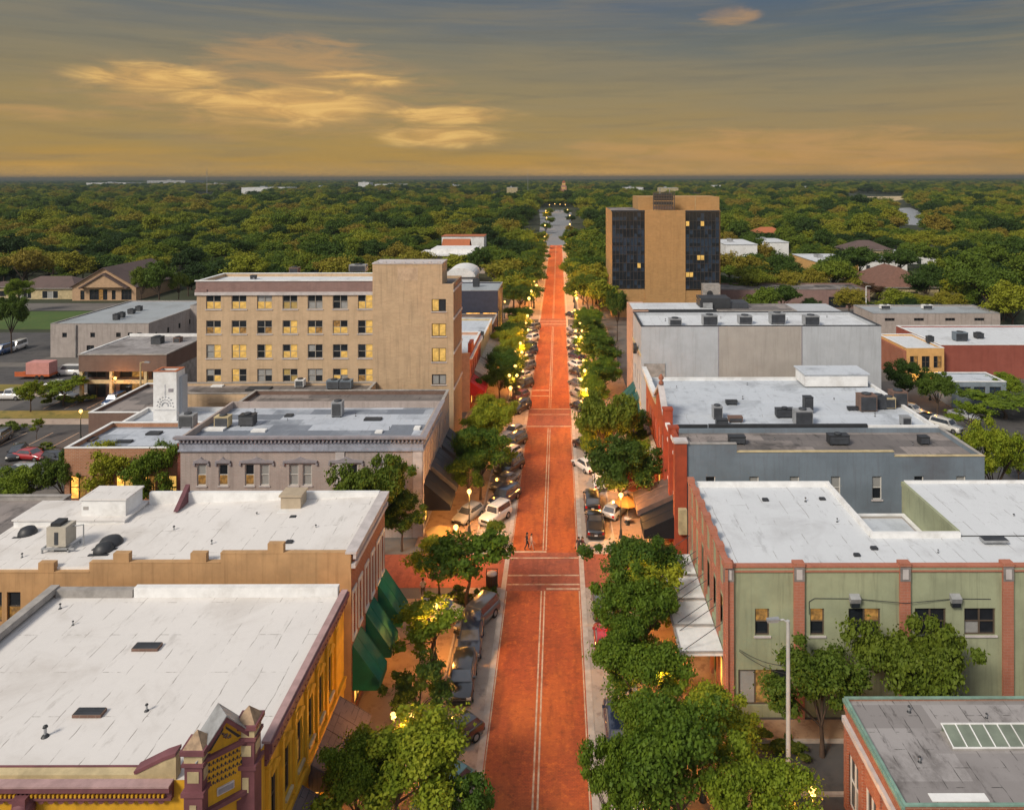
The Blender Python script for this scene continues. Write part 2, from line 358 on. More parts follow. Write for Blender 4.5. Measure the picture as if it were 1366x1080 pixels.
RPALE = roofmat('pale_coated_roof', (0.50, 0.54, 0.59), seam_k=0.6, stain=0.55, staincol=(0.2, 0.22, 0.25), sw=3.0)
RPATCH = roofmat('patched_slate_roof', (0.46, 0.50, 0.56), seam_k=0.5, stain=0.55, staincol=(0.11, 0.13, 0.16), patch=0.85, patchcol=(0.10, 0.12, 0.155))
RDARK = roofmat('dark_bitumen_roof', (0.15, 0.135, 0.13), seam=(0.03, 0.03, 0.03), seam_k=.9, stain=0.95, staincol=(0.04, 0.036, 0.034), patch=0.85, patchcol=(0.30, 0.26, 0.24))
RGREY = roofmat('grey_felt_roof', (0.33, 0.31, 0.305), seam=(0.02, 0.018, 0.016), seam_k=1.0, stain=0.95, staincol=(0.075, 0.065, 0.06), sw=0.95, sl_=2.6, patch=0.6, patchcol=(0.17, 0.155, 0.15))
RMETAL = roofmat('grey_metal_roof', (0.34, 0.37, 0.39), seam=(0.12, 0.13, 0.14), sw=1.2, sl_=30, stain=0.4, staincol=(0.16, 0.16, 0.15), rough=0.5)
SHING = roofmat('brown_shingle_roof', (0.115, 0.075, 0.066), seam=(0.05, 0.035, 0.03), sw=0.5, sl_=1.2, stain=0.4, staincol=(0.05, 0.035, 0.03))
TERRA = roofmat('terracotta_tile_roof', (0.42, 0.13, 0.05), seam=(0.15, 0.05, 0.02), sw=0.4, sl_=1.0, stain=0.3, staincol=(0.2, 0.07, 0.03))
WOODSH = roofmat('grey_wood_shakes', (0.135, 0.10, 0.10), seam=(0.03, 0.025, 0.025), sw=0.3, sl_=0.9, seam_k=0.9, stain=0.5, staincol=(0.05, 0.04, 0.045))
GREENA = mat('green_canvas', (0.003, 0.125, 0.065), 0.65, 0.25, 0.7)
BLACKA = mat('black_canvas', (0.006, 0.006, 0.008), 0.7, 0.3)
GREYA = mat('charcoal_canvas', (0.075, 0.075, 0.085), 0.75, 0.2)
REDA = mat('red_canvas', (0.42, 0.012, 0.012), 0.6, 0.2)
TEALA = mat('teal_canvas', (0.01, 0.09, 0.085), 0.65, 0.2)
CREAMA = mat('cream_canvas', (0.42, 0.36, 0.28), 0.7, 0.2)
BROWNM = mat('brown_metal_roof', (0.15, 0.095, 0.075), 0.55, 0.25, streak=0.3)
FRD = mat('dark_window_frame', (0.05, 0.042, 0.036), 0.5, 0.1); FRW = mat('white_window_frame', (0.62, 0.60, 0.56), 0.6, 0.1)
FRP = mat('putty_window_frame', (0.30, 0.27, 0.23), 0.6, 0.12); FRC = mat('bronze_window_frame', (0.10, 0.075, 0.055), 0.5, 0.1)
GLASS = glassmat('dark_glass', (0.018, 0.022, 0.028)); BLUEG = glassmat('blue_glass', (0.03, 0.045, 0.07))
BLIND = mat('window_blind', (0.30, 0.30, 0.29), 0.5, 0.12); BLINDY = mat('yellow_blind', (0.42, 0.30, 0.10), 0.5, 0.15)
LIT = emis('lit_window', (1.0, 0.58, 0.13), 0.85, 0.5, 0.9); LITD = emis('dim_lit_window', (1.0, 0.48, 0.10), 0.40, 0.8, 1.9)
SHOP = emis('lit_shop_interior', (1.0, 0.46, 0.08), 2.6, 0.7, 0.8)
PANE = {'d': GLASS, 'l': LIT, 'm': LITD, 'b': BLIND, 'y': BLINDY, 's': SHOP, 'u': BLUEG}

# ------------------------------------------------------------------ ground and streets
ZR = 0.06
def noiseground(name, c1, c2, c3, s1, s2, rough=0.95):
    m, t, b = newmat(name); oc = t.new('ShaderNodeTexCoord').outputs['Object']
    c = t.mix(t.smooth(t.noise(oc, s1, 6, 0.65), 0.35, 0.65), c1, c2)
    c = t.mix(t.smooth(t.noise(oc, s2, 6, 0.65), 0.5, 0.7), c, c3)
    t.put(b.inputs['Base Color'], c); b.inputs['Roughness'].default_value = rough; return m
GROUND = noiseground('woodland_floor', (0.022, 0.030, 0.012), (0.035, 0.042, 0.016), (0.05, 0.045, 0.025), 0.01, 0.05)
ASPH = noiseground('asphalt', (0.060, 0.058, 0.060), (0.085, 0.08, 0.078), (0.045, 0.042, 0.042), 0.12, 0.5)
LOT = noiseground('weathered_lot', (0.115, 0.105, 0.098), (0.15, 0.135, 0.12), (0.085, 0.078, 0.072), 0.1, 0.4)
CONC = noiseground('pavement_concrete', (0.34, 0.27, 0.22), (0.40, 0.32, 0.26), (0.24, 0.18, 0.15), 0.25, 1.1)
LAWN = noiseground('lawn_grass', (0.045, 0.085, 0.012), (0.06, 0.11, 0.016), (0.08, 0.10, 0.02), 0.05, 0.3)
DRY = noiseground('dry_grass', (0.30, 0.21, 0.05), (0.18, 0.15, 0.03), (0.10, 0.10, 0.02), 0.12, 0.4)
SOIL = noiseground('bed_soil', (0.07, 0.05, 0.03), (0.10, 0.07, 0.045), (0.05, 0.06, 0.02), 0.8, 2.5)
WARMPALE = noiseground('warm_pale_flat', (0.52, 0.40, 0.22), (0.58, 0.45, 0.26), (0.40, 0.32, 0.18), 0.005, 0.02)  # warm pale tone shared by the far flat sheets
PAINT = mat('road_paint', (0.50, 0.36, 0.25), 0.8, 0.25, 2.5, dirt=0.85, dirtcol=(0.36, 0.16, 0.08))
def brickroad(name, a, b_, c3):
    m, t, b = newmat(name); oc = t.new('ShaderNodeTexCoord').outputs['Object']
    br = t.new('ShaderNodeTexBrick'); t.put(br.inputs['Vector'], oc); br.inputs['Scale'].default_value = 1
    br.inputs['Brick Width'].default_value = 0.22; br.inputs['Row Height'].default_value = 0.11; br.inputs['Mortar Size'].default_value = 0.008
    br.inputs['Color1'].default_value = c4(a); br.inputs['Color2'].default_value = c4(b_); br.inputs['Mortar'].default_value = c4(sc(a, 0.45))
    big = t.noise(t.mapv(oc, (0.30, 0.16, 1)), 0.55, 7, 0.62, 0.3)
    cc = t.mix(t.math('MULTIPLY', t.smooth(big, 0.42, 0.60), 0.6), br.outputs['Color'], c3)
    wear = t.noise(t.mapv(oc, (1.1, 0.14, 1), (5, 2, 0)), 1.2, 5, 0.6)        # wheel tracks along the street
    cc = t.mix(t.math('MULTIPLY', t.smooth(wear, 0.46, 0.66), 0.55), cc, sc(a, 0.5))
    sp = t.smooth(t.noise(oc, 1.7, 6, 0.75), 0.5, 0.68)
    cc = t.mix(t.math('MULTIPLY', sp, 0.6), cc, sc(a, 0.35)); sp2 = t.smooth(t.noise(t.mapv(oc, (1, 1, 1), (7, 3, 1)), 2.3, 6, 0.75), 0.5, 0.68); cc = t.mix(t.math('MULTIPLY', sp2, 0.5), cc, sc(c3, 1.35))
    row = t.noise(t.mapv(oc, (0.2, 2.6, 1)), 1.0, 3, 0.6)
    cc = t.mix(t.math('MULTIPLY', t.smooth(row, 0.45, 0.72), 0.22), cc, sc(b_, 1.5))
    t.put(b.inputs['Base Color'], cc); b.inputs['Roughness'].default_value = 0.75
    bump(t, b, t.math('ADD', br.outputs['Fac'], big), 0.15, -0.03); return m
BROAD = brickroad('brick_paving_road', (0.42, 0.080, 0.017), (0.31, 0.055, 0.014), (0.50, 0.120, 0.018))
BCROSS = brickroad('brick_paving_crossing', (0.31, 0.078, 0.040), (0.25, 0.062, 0.034), (0.34, 0.092, 0.045))
def sheet(name, x0, x1, y0, y1, z, m, kind='structure'):
    b = MB(); b.face([(x0, y0, z), (x1, y0, z), (x1, y1, z), (x0, y1, z)], m); return tag(build(name, b), kind=kind)
def polysheet(name, pts, z, m):
    b = MB(); b.face([(x, y, z) for x, y in pts], m); return tag(build(name, b), kind='structure')
sheet('ground', -13800, 13800, -300, 14000, 0.0, GROUND)
sheet('town_ground', -120, 95, 20, 225, 0.02, LOT)
HW = 3.45
Z2 = ZR + 0.004
sheet('brick_road', -HW, HW, 20, 69.0, ZR, BROAD)
sheet('brick_crossing', -HW, HW, 69.0, 76.1, ZR, BCROSS)
sheet('brick_road', -HW, HW, 76.1, 114.4, ZR, BROAD)
sheet('brick_crossing', -HW, HW, 114.4, 123.5, ZR, BCROSS)
sheet('brick_road', -HW, HW, 123.5, 192, ZR, BROAD)
sheet('brick_crossing', -HW, HW, 192, 203, ZR, BCROSS)
sheet('brick_road', -HW, HW, 203, 425, ZR, BROAD)
BOUL = noiseground('boulevard_asphalt', (0.20, 0.21, 0.22), (0.23, 0.24, 0.25), (0.17, 0.17, 0.18), 0.05, 0.2)
polysheet('boulevard_road', [(-7, 425), (8, 425), (11, 560), (17, 900), (-22, 900), (-14, 640), (-12, 520)], ZR, BOUL)
for s in (-1, 1):       # parking lanes and gutters
    sheet('parking_lane', *sorted((s * HW, s * 7.3)), 20, 425, 0.045, CONC)
    b = MB(); b.box(*sorted((s * HW, s * (HW + 0.45))), 20, 425, 0.046, 0.072, mat('pale_gutter', (0.45, 0.37, 0.31), 0.9, 0.2)); struct('gutter', b)
# side streets
for (x0, x1) in ((-75, -13.2), (13.5, 75)):
    sheet('side_street', x0, x1, 69.6, 75.8, 0.05, BCROSS if x0 < 0 else ASPH)
sheet('side_street', -13.2, -HW - 0.46, 69.6, 75.8, 0.052, BCROSS); sheet('side_street', HW + 0.46, 13.5, 69.6, 75.8, 0.052, BCROSS)
sheet('side_street', -60, -HW - .46, 193, 202, 0.052, ASPH); sheet('side_street', HW + .46, 70, 193, 202, 0.052, ASPH)
PAVE = noiseground('pavement_pavers', (0.30, 0.19, 0.12), (0.37, 0.25, 0.16), (0.22, 0.13, 0.08), 0.3, 1.4)
KERB = mat('kerb_concrete', (0.42, 0.36, 0.31), 0.9, 0.2)
def pavement(x0, x1, y0, y1):
    b = MB(); b.box(x0, x1, y0, y1, 0.02, 0.17, PAVE); b2 = MB()
    o = struct('pavement', b)
    k = 0.18; e = x1 if x1 < 0 else x0; b2.box(*( (e, e + k) if x1 < 0 else (e - k, e)), y0, y1, 0.02, 0.19, KERB)
    struct('kerb', b2)
for (y0, y1) in ((20, 67.6), (77.5, 191), (204, 420)):
    pavement(-13.4, -7.3, y0, y1); pavement(7.3, 13.7, y0, y1)
# kerb build-outs with planting
def buildout(pts, z=0.19, soil=True):
    b = MB(); b.prism(pts, 'z', 0.02, z, KERB); struct('kerb', b)
    if soil:
        cx = sum(p[0] for p in pts) / len(pts); cy = sum(p[1] for p in pts) / len(pts)
        polysheet('planting_soil', [(cx + (x - cx) * 0.86, cy + (y - cy) * 0.86) for x, y in pts], z + 0.006, SOIL)
buildout([(-7.2, 62.6), (-4.2, 65.0), (-4.1, 68.6), (-7.2, 68.8)])
buildout([(-7.2, 76.6), (-4.3, 77.0), (-4.6, 80), (-7.2, 81.0)], soil=False)
buildout([(7.2, 62.6), (4.6, 64.4), (4.4, 68.6), (7.2, 68.8)])
buildout([(7.2, 76.6), (4.4, 77.0), (4.7, 79), (7.2, 80.0)], soil=False)
for k, y in enumerate((44.8, 50.5, 96, 108, 127, 146)):
    buildout([(-7.2, y), (-4.9, y + 0.8), (-4.9, y + 1.9), (-7.2, y + 2.7)]); buildout([(7.2, y + 1), (5.4, y + 1.8), (5.4, y + 2.9), (7.2, y + 3.7)])
# painted lines
def lines(rects, name='road_markings'):
    b = MB()
    for x0, x1, y0, y1, z in rects: b.face([(x0, y0, z), (x1, y0, z), (x1, y1, z), (x0, y1, z)], PAINT)
    struct(name, b)
lr = []
for y0, y1 in ((20, 69.0), (76.6, 114), (124, 192), (203, 420)):
    for x in (-0.21, 0.09): lr.append((x, x + 0.12, y0, y1, Z2))
for x in (-HW + 0.05, HW - 0.17):
    for y0, y1 in ((20, 69), (76.5, 114), (124, 192), (204, 420)): lr.append((x, x + 0.09, y0, y1, Z2))
for y, x0, x1, w in ((69.2, 0.3, 3.4, .28), (70.0, -3.4, 3.4, .22), (71.6, -3.4, 3.4, .22), (74.9, -3.4, 3.4, .22), (76.1, -3.4, 0.2, .3), (114.6, -3.4, 3.4, .35), (120.4, -3.4, 3.4, .35), (123.2, -3.4, 3.4, .4), (130.6, -3.3, -0.3, .55), (134.0, -3.3, -0.3, .55), (195, -3.4, 3.4, .6), (199, -3.4, 3.4, .6)):
    lr.append((x0, x1, y, y + w, Z2 + 0.003))
lines(lr)
# left lots, lawn, drives, the right-hand lots
sheet('asphalt_lot', -110, -58, 92, 116, 0.04, ASPH)
sheet('pale_path', -118, -56, 116.2, 119.0, 0.055, CONC)
sheet('dry_grass', -118, -56, 119.2, 123.2, 0.05, DRY)
sheet('asphalt_lot', -90, -58, 123.4, 131, 0.044, ASPH)
sheet('pale_path', -118, -58, 131.2, 133.4, 0.055, CONC)
sheet('asphalt_road', -150, -86, 134, 152, 0.05, ASPH)
sheet('asphalt_road', -160, -108, 156, 186, 0.05, ASPH)
sheet('lawn', -165, -108, 190, 216, 0.05, LAWN); sheet('pale_path', -175, -100, 217, 230, 0.055, LOT)
sheet('dry_grass', -108, -92, 134.2, 139, 0.056, DRY)
lp = []
for x in np.arange(-94, -60, 3.9): lp.append((x, x + 0.16, 106.5, 112.5, 0.05))
for x in np.arange(-84, -60, 3.6): lp.append((x, x + 0.16, 124, 130.4, 0.052))
lines(lp, 'parking_markings')
sheet('asphalt_lot', 13.7, 60, 44.0, 54.4, 0.045, ASPH)
b = MB(); b.box(14.2, 26, 50.6, 52.4, 0.02, 0.17, PAVE); struct('pavement', b)
b = MB(); b.box(14.0, 26.2, 50.35, 50.6, 0.02, 0.19, KERB); b.box(13.75, 26.2, 46.0, 46.25, 0.02, 0.19, KERB); struct('kerb', b)
sheet('asphalt_lot', 46, 95, 80, 140, 0.04, ASPH)
# ------------------------------------------------------------------ windows, walls, buildings
WM = {}
def window_meshes(w, h, nx, nz, lits, fm, sill):
    key = (round(w, 2), round(h, 2), nx, nz, lits, fm.name, sill)
    if key in WM: return WM[key]
    p = MB(); f = MB(); bw = min(0.09, w * 0.08); bar = bw * 0.75
    k = 0
    for j in range(nz):
        for i in range(nx):
            m = PANE[lits[k % len(lits)]]; k += 1
            x0, x1 = -w / 2 + w * i / nx, -w / 2 + w * (i + 1) / nx; z0, z1 = h * j / nz, h * (j + 1) / nz
            dy = 0.05 if j == nz - 1 else 0.07
            p.face([(x0, dy, z0), (x1, dy, z0), (x1, dy, z1), (x0, dy, z1)], m)
    f.box(-w / 2, -w / 2 + bw, -0.03, 0.048, 0, h, fm); f.box(w / 2 - bw, w / 2, -0.03, 0.048, 0, h, fm)
    f.box(-w / 2 + bw, w / 2 - bw, -0.03, 0.048, h - bw, h, fm); f.box(-w / 2 + bw, w / 2 - bw, -0.03, 0.048, 0, bw, fm)
    for i in range(1, nx): x = -w / 2 + w * i / nx; f.box(x - bar * .8, x + bar * .8, -0.025, 0.046, bw, h - bw, fm)
    for j in range(1, nz):
        z = h * j / nz
        for i in range(nx):
            xa = -w / 2 + w * i / nx + (bar * .8 if i else bw); xb = -w / 2 + w * (i + 1) / nx - (bar * .8 if i < nx - 1 else bw)
            f.box(xa, xb, -0.02, 0.044, z - bar * .5, z + bar * .5, fm)
    s = None
    if sill: s = MB(); s.box(-w / 2 - 0.1, w / 2 + 0.1, -0.24, -0.02, -0.12, -0.003, sill if not isinstance(sill, str) else PALEST)
    WM[key] = (p.mesh('window'), f.mesh('window_frame'), s.mesh('window_sill') if s else None); return WM[key]
ROT = {'S': 0, 'E': R(90), 'W': R(-90), 'N': R(180)}
def sidegeom(side, X0, X1, Y0, Y1):
    return {'S': ((X0, Y0), (1, 0), X1 - X0), 'E': ((X1, Y0), (0, 1), Y1 - Y0), 'W': ((X0, Y1), (0, -1), Y1 - Y0), 'N': ((X1, Y1), (-1, 0), X1 - X0)}[side]
def add_window(root, off, side, X0, X1, Y0, Y1, u, z, w, h, nx, nz, lits, fm, sill=None, name='window', depth=0.14):
    o, ud, L = sidegeom(side, X0, X1, Y0, Y1); n = (ud[1], -ud[0])
    x, y = o[0] + ud[0] * u - n[0] * depth, o[1] + ud[1] * u - n[1] * depth
    pm, fmh, sm = window_meshes(w, h, nx, nz, lits, fm, sill)
    wobj = link(name, pm, root, (x - off[0], y - off[1], z - off[2]), ROT[side]); link('window_frame', fmh, wobj)
    if sm: link('window_sill', sm, wobj)
    return wobj
def building(name, label, cat, X0, X1, Y0, Y1, Z, wm, rm, par=0.5, cop=None, wins=(), sides='SEWN', copw=0.3, sidemat={}, group=None, rtop=None, Zs=None):
    """walls with real openings, a parapet, a roof sheet; wins: (side, u centre, z, w, h, nx, nz, lits, frame, sill)"""
    off = ((X0 + X1) / 2, (Y0 + Y1) / 2, 0)
    root = thing(name, label, cat, off, 0, group); b = MB()
    for s in 'SEWN':
        o, ud, L = sidegeom(s, X0, X1, Y0, Y1)
        hs = [(q[1] - q[3] / 2, q[2], q[1] + q[3] / 2, q[2] + q[4]) for q in wins if q[0] == s]
        b.wall((o[0], o[1], 0), (ud[0], ud[1], 0), L, Z, hs, sidemat.get(s, wm))
    t = copw - .02
    if par > 0:     # inner parapet faces and its top
        zi = Z - par
        I = [(X0 + t, Y0 + t), (X1 - t, Y0 + t), (X1 - t, Y1 - t), (X0 + t, Y1 - t)]; O = [(X0, Y0), (X1, Y0), (X1, Y1), (X0, Y1)]
        for k in range(4):
            a, c = I[k], I[(k + 1) % 4]; p, q = O[k], O[(k + 1) % 4]
            b.face([(c[0], c[1], zi), (a[0], a[1], zi), (a[0], a[1], Z), (c[0], c[1], Z)], wm)
            b.face([(p[0], p[1], Z), (q[0], q[1], Z), (c[0], c[1], Z), (a[0], a[1], Z)], wm)
    build('wall', b, root, off)
    r = MB(); zr = Z - par
    if par > 0: r.face([(X0 + t, Y0 + t, zr), (X1 - t, Y0 + t, zr), (X1 - t, Y1 - t, zr), (X0 + t, Y1 - t, zr)], rm)
    else: r.box(X0 - .25, X1 + .25, Y0 - .25, Y1 + .25, Z + .003, Z + .2, rm)
    build('roof', r, root, off)
    if cop:
        c = MB(); e = 0.05
        c.box(X0 - e, X1 + e, Y0 - e, Y0 + t + e, Z + .004, Z + .09, cop); c.box(X0 - e, X1 + e, Y1 - t - e, Y1 + e, Z + .004, Z + .09, cop)
        c.box(X0 - e, X0 + t + e, Y0 + t + e, Y1 - t - e, Z + .004, Z + .088, cop); c.box(X1 - t - e, X1 + e, Y0 + t + e, Y1 - t - e, Z + .004, Z + .088, cop)
        build('coping', c, root, off)
    for q in wins: add_window(root, off, q[0], X0, X1, Y0, Y1, *q[1:])
    return root, off
def part(root, off, name, mb): return build(name, mb, root, off)
def awning(root, off, xw, dirx, y0, y1, z1, z2, dep, m, val=0.35, name='awning', flat=False):
    b = MB(); xo = xw + dirx * dep; xi = xw + dirx * 0.02; k = 0.05
    b.prism([(xi, z1), (xo, z2), (xo, z2 - val), (xo - dirx * k, z2 - val), (xo - dirx * k, z2 - k), (xi, z1 - k)], 'y', y0, y1, m)
    for y in (y0, y1 - 0.04): b.prism([(xi, z1 - k), (xo - dirx * k, z2 - k), (xo - dirx * k, z2 - val), (xi, z2 - val)], 'y', y + 0.002, y + 0.038, m)
    # stretched cloth over ribs
    n = max(2, int((y1 - y0) / 1.4))
    for j in range(n + 1):
        y = y0 + 0.03 + (y1 - y0 - 0.06) * j / n; b.cyl((xi, y, z1 + 0.012), (xo, y, z2 + 0.012), 0.03, 0.03, m, 5)
    return part(root, off, name, b)
def rowS(us, z, w, h, nx, nz, lits, fm, sill=None, side='S'):
    return [(side, u, z, w, h, nx, nz, lits[k % len(lits)] if isinstance(lits, list) else lits, fm, sill) for k, u in enumerate(us)]

# ---- the yellow corner building
X0, X1, Y0, Y1, Z = -32.7, -13.0, 34.6, 50.4, 10.3
wy = [47.4 - 1.87 * k for k in range(7)]
wins = [('E', y - Y0, 5.4, 0.85, 2.7, 1, 2, 'dd' if k % 3 else 'md', FRC, None) for k, y in enumerate(wy[:6])]
wins += [('E', y - Y0, 0.6, 2.6, 2.3, 2, 1, 'ss', FRD, None) for y in (39.0, 42.4, 45.8)]
wins += rowS([1.6 + 2.6 * k for k in range(6)], 6.3, 1.1, 2.2, 2, 2, 'dd', FRW)
root, off = building('corner_building', 'ornate yellow corner building with plum cornice, gabled corner and white roof', 'building', X0, X1, Y0, Y1, Z, YEL, RWHITE, 0.22, None, wins)
for o in list(root.children):
    if o.name.split('.')[0] == 'wall': bpy.data.objects.remove(o)
b = MB(); CH = 1.9      # the corner is cut off under the gable
def hl(sd, du=0): return [(q[1] - q[3] / 2 - du, q[2], q[1] + q[3] / 2 - du, q[2] + q[4]) for q in wins if q[0] == sd]
b.wall((X0, Y0, 0), (1, 0, 0), X1 - CH - X0, Z, hl('S'), YEL); b.wall((X1, Y0 + CH, 0), (0, 1, 0), Y1 - Y0 - CH, Z, hl('E', CH), YEL)
b.wall((X1 - CH, Y0, 0), (math.sqrt(.5), math.sqrt(.5), 0), CH * math.sqrt(2), Z, [], YEL); b.wall((X0, Y1, 0), (0, -1, 0), Y1 - Y0, Z, [], YEL); b.wall((X1, Y1, 0), (-1, 0, 0), X1 - X0, Z, [], YEL)
part(root, off, 'wall', b)
for o in list(root.children):
    if o.name.split('.')[0] == 'roof': bpy.data.objects.remove(o)
b = MB(); b.face([(X0 + .01, Y0 + .01, 10.08), (X1 - CH, Y0 + .01, 10.08), (X1 - .01, Y0 + CH, 10.08), (X1 - .01, Y1 - .01, 10.08), (X0 + .01, Y1 - .01, 10.08)], RWHITE); part(root, off, 'roof', b)
c = MB()        # street cornice: stacked mouldings, brackets
c.box(-13.14, -12.72, Y0 + 2.2, Y1, 10.3, 10.42, PURL); c.box(-13.0, -12.6, Y0 + 2.2, Y1, 10.0, 10.29, PUR); c.box(-13.0, -12.75, Y0 + 2.2, Y1, 9.5, 9.99, PUR); c.box(-13.0, -12.88, Y0 + 2.2, Y1, 9.2, 9.46, PUR)
y = Y0 + 2.3
while y < Y1 - .3: c.box(-12.99, -12.66, y, y + .16, 9.72, 9.985, PUR); y += .45
c.box(-12.99, -12.86, Y0 + 2.2, Y1, 3.9, 4.5, YEL); c.box(-12.98, -12.8, Y0 + 2.2, Y1, 4.5, 4.62, YEL)
part(root, off, 'street_cornice', c)
c = MB()        # front cornice with dentils and scallops
c.box(X0 - .3, -16.3, Y0 - .5, Y0 - .02, 10.3, 10.38, PURL); c.box(X0 - .3, -16.3, Y0 - .46, Y0 - .001, 10.06, 10.299, PUR); c.box(X0 + .3, -16.4, Y0 + .76, Y0 + .86, 10.09, 10.33, PUR); c.box(X0, -16.3, Y0 - .22, Y0, 9.55, 10.05, PUR)
x = X0
while x < -16.6: c.box(x, x + .09, Y0 - .36, Y0 - .222, 9.76, 9.9, YEL); x += .2
c.box(X0, -16.3, Y0 - .3, Y0 - .222, 9.58, 9.7, PUR)
x = X0 + .1
while x < -16.7: c.cyl((x + .16, Y0 - .2, 9.5), (x + .16, Y0 - .02, 9.5), .15, .15, PUR, 10); x += .46
part(root, off, 'front_cornice', c)
c = MB(); c.box(X0 + .3, -16.4, Y0 + .3, Y0 + .75, 10.09, 10.3, CREAM); c.prism([(-18.2, 10.09), (-16.35, 10.09), (-16.35, 11.2), (-16.9, 11.0), (-18.2, 10.35)], 'y', Y0 + .26, Y0 + .7, CREAM)
c.prism([(-18.25, 10.36), (-16.9, 11.01), (-16.35, 11.21), (-16.35, 11.36), (-16.95, 11.16), (-18.3, 10.5)], 'y', Y0 + .22, Y0 + .8, PUR); part(root, off, 'parapet', c)
c = MB(); c.box(X0 - .02, X0 + .55, Y0 + .8, Y1 + .1, 10.32, 10.72, GREYC); c.box(X0 + .56, -27, Y1 - .37, Y1 + .1, 10.085, 10.6, GREYC); c.box(-26.9, -13.3, Y1 - .36, Y1 + .08, 10.085, 10.75, WHITE); part(root, off, 'roof_edge', c)
for k in range(7):      # wall piers between the windows, window heads
    y = wy[0] + .93 - 1.87 * k
    c = MB(); c.box(-12.99, -12.84, y - .16, y + .16, 4.64, 9.18, YEL); c.box(-12.99, -12.80, y - .2, y + .2, 8.75, 8.95, YEL); part(root, off, 'pilaster', c)
for y in wy[:6]:
    c = MB(); c.prism([(y - .56, 8.14), (y + .56, 8.14), (y + .56, 8.3), (y, 8.62), (y - .56, 8.3)], 'x', -12.98, -12.86, YEL); part(root, off, 'window_head', c); c = MB(); c.box(-12.98, -12.84, y - .52, y + .52, 5.22, 5.38, CREAM); part(root, off, 'window_sill', c)
c = MB(); c.box(-23.35, -22.75, Y0 - .62, Y0 - .02, 6, 9.9, PUR); c.lathe((-23.05, Y0 - .3, 9.2), [(.2, -.5), (.42, -.35), (.5, 0), (.42, .35), (.25, .5)], PUR, 12); part(root, off, 'front_pier', c)
# the gabled corner bay between two piers, set diagonally
ga = math.atan2(1.55, 1.7)
def gabled():
    g = thing  # local frame: +x along the bay, -y outward
    P0 = (-15.15, 34.75); hw = 1.05
    def tr(mb):     # rotate a local mesh into place
        cx, cy = -14.27, 35.18
        mb.v = [(cx + x * math.cos(ga) - y * math.sin(ga), cy + x * math.sin(ga) + y * math.cos(ga), z) for x, y, z in mb.v]; return mb
    a = MB(); a.box(-1.12, 1.12, -.12, .3, 8.6, 11.45, YEL); a.prism([(-1.12, 11.45), (1.12, 11.45), (0, 12.75)], 'y', -.12, .3, YEL); gp = part(root, off, 'gable_wall', tr(a))
    a = MB()
    for s in (-1, 1):
        a.prism([(s * 1.2, 11.35), (0, 12.72), (0, 12.98), (s * 1.3, 11.5)][::s], 'y', -.38, .45, PUR)
    build('gable_moulding', tr(a), root, off)
    a = MB()
    for s in (-1, 1):
        a.prism([(s * 1.32, 11.52), (0, 13.0), (0, 13.07), (s * 1.36, 11.54)][::s], 'y', -.42, .75, GALV)
    build('gable_roof', tr(a), root, off)
    a = MB(); a.box(-1.12, 1.12, -.3, -.125, 11.25, 11.44, PUR); build('gable_band', tr(a), root, off); a = MB(); a.box(-1.12, 1.12, -.34, -.125, 8.85, 9.05, PUR); build('gable_band', tr(a), root, off)
    a = MB()        # pierced ornament rows and the scroll in the gable
    for j, n in enumerate((9, 10, 10, 8)):
        z = 10.98 - j * .31
        for i in range(n):
            x = -.86 + i * .18
            a.prism([(x - .055, z), (x, z - .10), (x + .055, z), (x, z + .10)], 'y', -.135, -.121, DARK)
            a.prism([(x + .045, z - .07), (x + .09, z - .02), (x + .135, z - .07), (x + .09, z - .12)], 'y', -.134, -.121, BRNB)
    build('gable_ornament', tr(a), root, off); a = MB()
    for k in range(14):
        t = k / 14 * 9; a.ball((.08 + .035 * t * math.cos(t * 1.2), -.14, 11.95 + .05 * t * math.sin(t) * .6), .055, BRNB, 6, 5)
    for s in (-1, 1): a.prism([(s * .75, 11.6), (s * .05, 12.4), (s * .05, 12.28), (s * .6, 11.6)][::s], 'y', -.138, -.121, DARK)
    build('gable_scroll', tr(a), root, off)
    a = MB(); a.box(-.35, .42, -.2, -.121, 9.36, 9.7, PALEST); a.box(-.3, .37, -.215, -.201, 9.41, 9.65, LINTEL); build('plaque', tr(a), root, off)
    for s, tx, ty in ((-1, -15.15, 34.45), (1, -13.42, 36.02)):
        a = MB(); a.box(tx - .42, tx + .42, ty - .42, ty + .42, 0, 10.0, PUR); a.box(tx - .52, tx + .52, ty - .52, ty + .52, 10.0, 10.2, PUR); a.box(tx - .4, tx + .4, ty - .4, ty + .4, 10.2, 11.35, PUR)
        a.box(tx - .26, tx + .26, ty - .425, ty - .401, 10.6, 11.1, CREAM); a.box(tx + .401, tx + .425, ty - .26, ty + .26, 10.6, 11.1, CREAM); a.box(tx - .15, tx + .15, ty - .45, ty - .421, 8.9, 9.6, CREAM)
        a.box(tx - .5, tx + .5, ty - .5, ty + .5, 11.35, 11.5, PUR); a.box(tx - .42, tx + .42, ty - .42, ty + .42, 11.5, 11.9, CREAM); a.box(tx - .55, tx + .55, ty - .55, ty + .55, 11.9, 12.12, PUR)
        tp = part(root, off, 'pier', a)
        a = MB(); q = .46; z = 12.12
        a.poly([(tx - q, ty - q, z), (tx + q, ty - q, z), (tx + q, ty + q, z), (tx - q, ty + q, z), (tx, ty, z + .62)], [(0, 1, 4), (1, 2, 4), (2, 3, 4), (3, 0, 4)], mat('weathered_tin_cap', (.34, .23, .14), .7, .35, 3)); build('pier_cap', a, tp, off)
gabled()
awning(root, off, -13.0, 1, 43.2, 49.0, 4.3, 3.0, 2.2, WOODSH, 0.3, 'shingle_canopy')
